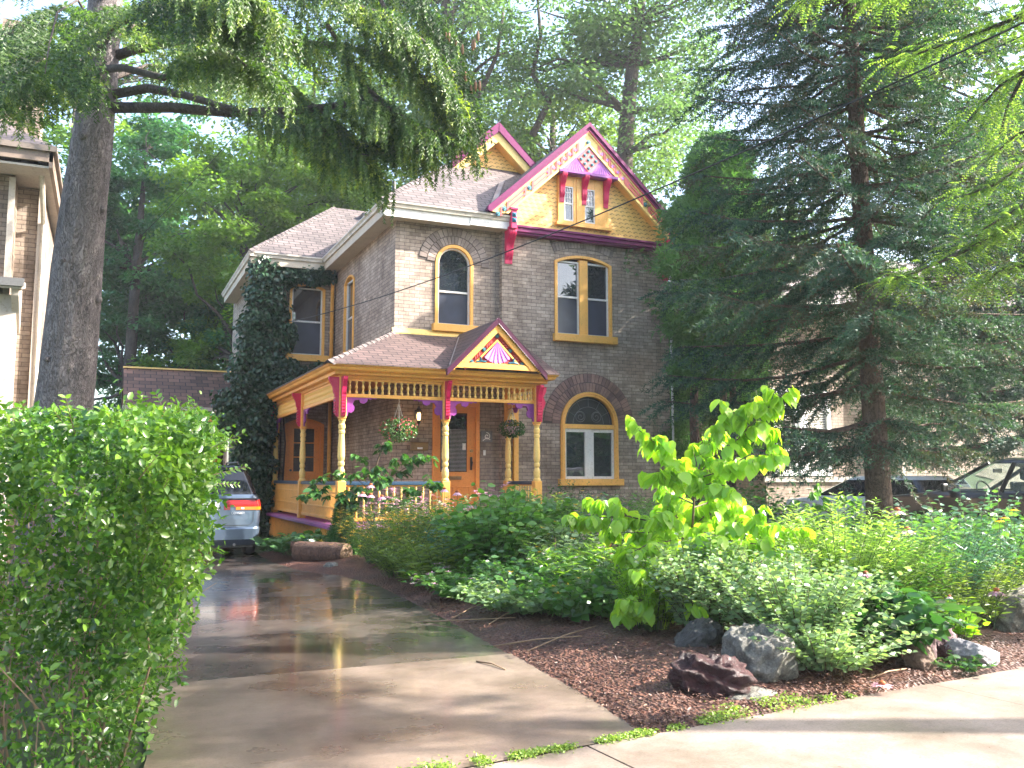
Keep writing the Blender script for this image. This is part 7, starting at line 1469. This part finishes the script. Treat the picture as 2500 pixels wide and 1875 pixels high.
m = MB(); m.tube([(-1.28, 18.0, 7.1), (-1.26, 18.82, 6.3), (-1.26, 18.85, .2)], .045, 8); m.build('downpipe', GUT, NL)
NR = thing('right_house', 'cream brick house with white bay window seen through the right-hand spruce', 'house', (20, 22, 0))
m = MB(); m.box(17.2, 21.9, 20.6, 30, 0, 6.6); m.build('wall', BRKL, NR); m = MB(); m.box(21.9, 30, 20.0, 30, 0, 6.6); m.build('wall', brickmat('pale_tan_brick', (.34, .285, .235), (.27, .22, .18), (.18, .15, .125), (.75, .72, .68)), NR)
m = MB(); m.slab([(16.7, 20.1, 6.6), (30.5, 19.5, 6.6), (30.5, 24, 9.5), (19.5, 24, 9.5)], .06); m.build('roof', SHG, NR); m = MB(); m.box(16.7, 30, 19.6, 20.6, 6.45, 6.6); m.build('soffit', WHT, NR)
m = MB(); m.box(21.8, 21.92, 19.95, 20.6, 0, 6.5); m.build('corner_board', CW, NR)
m = MB(); m.box(17.1, 21.9, 20.53, 20.6, 1.42, 1.58); m.build('sill_course', STONE, NR)
w = thing_part('window', NR)
m = MB(); ring(m, [(17.45, 1.6), (18.35, 1.6), (18.35, 4.1), (17.45, 4.1)], [(17.6, 1.75), (18.22, 1.75), (18.22, 3.95), (17.6, 3.95)], fXZ, 20.50, 20.6); ring(m, [(18.55, 1.6), (19.6, 1.6), (19.6, 4.1), (18.55, 4.1)], [(18.72, 1.75), (19.45, 1.75), (19.45, 3.95), (18.72, 3.95)], fXZ, 20.50, 20.6); m.box(18.35, 18.55, 20.46, 20.6, 1.6, 4.1); m.box(17.6, 18.22, 20.54, 20.58, 2.82, 2.88); m.box(18.72, 19.45, 20.54, 20.58, 2.82, 2.88)
m.build('frame', paint('bright_white_trim', (.8, .8, .8), .5), w, bevel=.01)
m = MB(); m.box(17.6, 18.22, 20.57, 20.59, 1.75, 3.95); m.build('pane', GLS, w); m = MB(); m.box(18.72, 19.45, 20.57, 20.59, 1.75, 3.95); m.build('pane', GLS, w)
for xa, xb in ((17.62, 18.2), (18.74, 19.43)):
    m = MB()
    for k in range(44): z = 1.78+k*.05; m.box(xa, xb, 20.56, 20.566, z, z+.022)
    m.build('blind', WHT, w)
# ============================================================= OVERHEAD WIRES
CABLE = paint('black_cable', (.015, .015, .015), .6)
def wire(lab, a, b, sag, r, n=24):
    a = Vector(a); b = Vector(b); m = MB(); m.tube([a.lerp(b, t)+Vector((0, 0, -sag*4*t*(1-t))) for t in np.linspace(0, 1, n)], r, 5); tag(m.build('overhead_wire', CABLE), lab, 'wire')
wire('black service wire running down from upper right across the front of the house', at(2700, -40, 7.5), at(705, 786, 24.5), .35, .011)
wire('thin wire slanting from the top centre down behind the spruce to the left', at(860, -20, 17), at(340, 580, 26), .2, .008)
wire('second thin wire crossing the upper right corner among the leaves', at(2900, -120, 9), at(2040, 260, 13), .15, .008)

# ---- groups for repeats
from collections import defaultdict
GR = {'rock': 'rocks edging the garden', 'coneflower': 'pink coneflowers in the garden', 'rudbeckia': 'yellow black-eyed flowers', 'perennial_clump': 'perennial clumps filling the garden', 'yard_shrub': 'dark shrubs along the far side of the garden', 'stick': 'dry sticks on the mulch', 'spruce_tree': 'spruces', 'cedar_tree': 'cedars', 'hosta': 'hostas by the porch', 'hanging_basket': 'baskets hanging in the porch', 'overhead_wire': 'overhead wires', 'coneflower_clump': 'coneflower clumps along the porch', 'wood_edge_tree': 'tall trees behind the houses', 'locust_tree': 'airy trees behind the house', 'snowy_shrub': 'pale small-leaved shrubs', 'feathery_plant': 'feathery perennials', 'cardinal_flower': 'red flower spikes', 'violet_flower': 'violet flowers', 'faded_flower': 'faded seed heads', 'log': 'logs by the driveway', 'fallen_branch': 'fallen branches', 'off_frame_tree': 'street trees', 'slim_tree': 'slim trunks beside the house', 'goldenrod': 'sunny feathery plants', 'st_johns_wort': 'yellow-flecked mounds', 'broadleaf_shrub': 'broad-leaved shrubs', 'sapling': 'young trees', 'leafy_shrub': 'leafy shrubs at the right edge', 'backyard_tree': 'low trees behind the carport'}
for o in list(bpy.data.objects):
    if o.parent is None and 'label' in o and 'group' not in o:
        k = o.name.split('.')[0]
        if k in GR: o['group'] = GR[k]

hz_ = MB(); hz_.box(-75, 105, -65, 95, -1.2, 34); hm = bpy.data.materials.new('haze_air'); hm.use_nodes = True; nn = hm.node_tree.nodes; nn.remove(nn['Principled BSDF'])
pv = nn.new('ShaderNodeVolumePrincipled'); pv.inputs['Density'].default_value = 0.0008; pv.inputs['Color'].default_value = (.93, .96, 1, 1); pv.inputs['Anisotropy'].default_value = .35
hm.node_tree.links.new(pv.outputs[0], nn['Material Output'].inputs['Volume']); tag(hz_.build('haze', hm), kind='stuff')
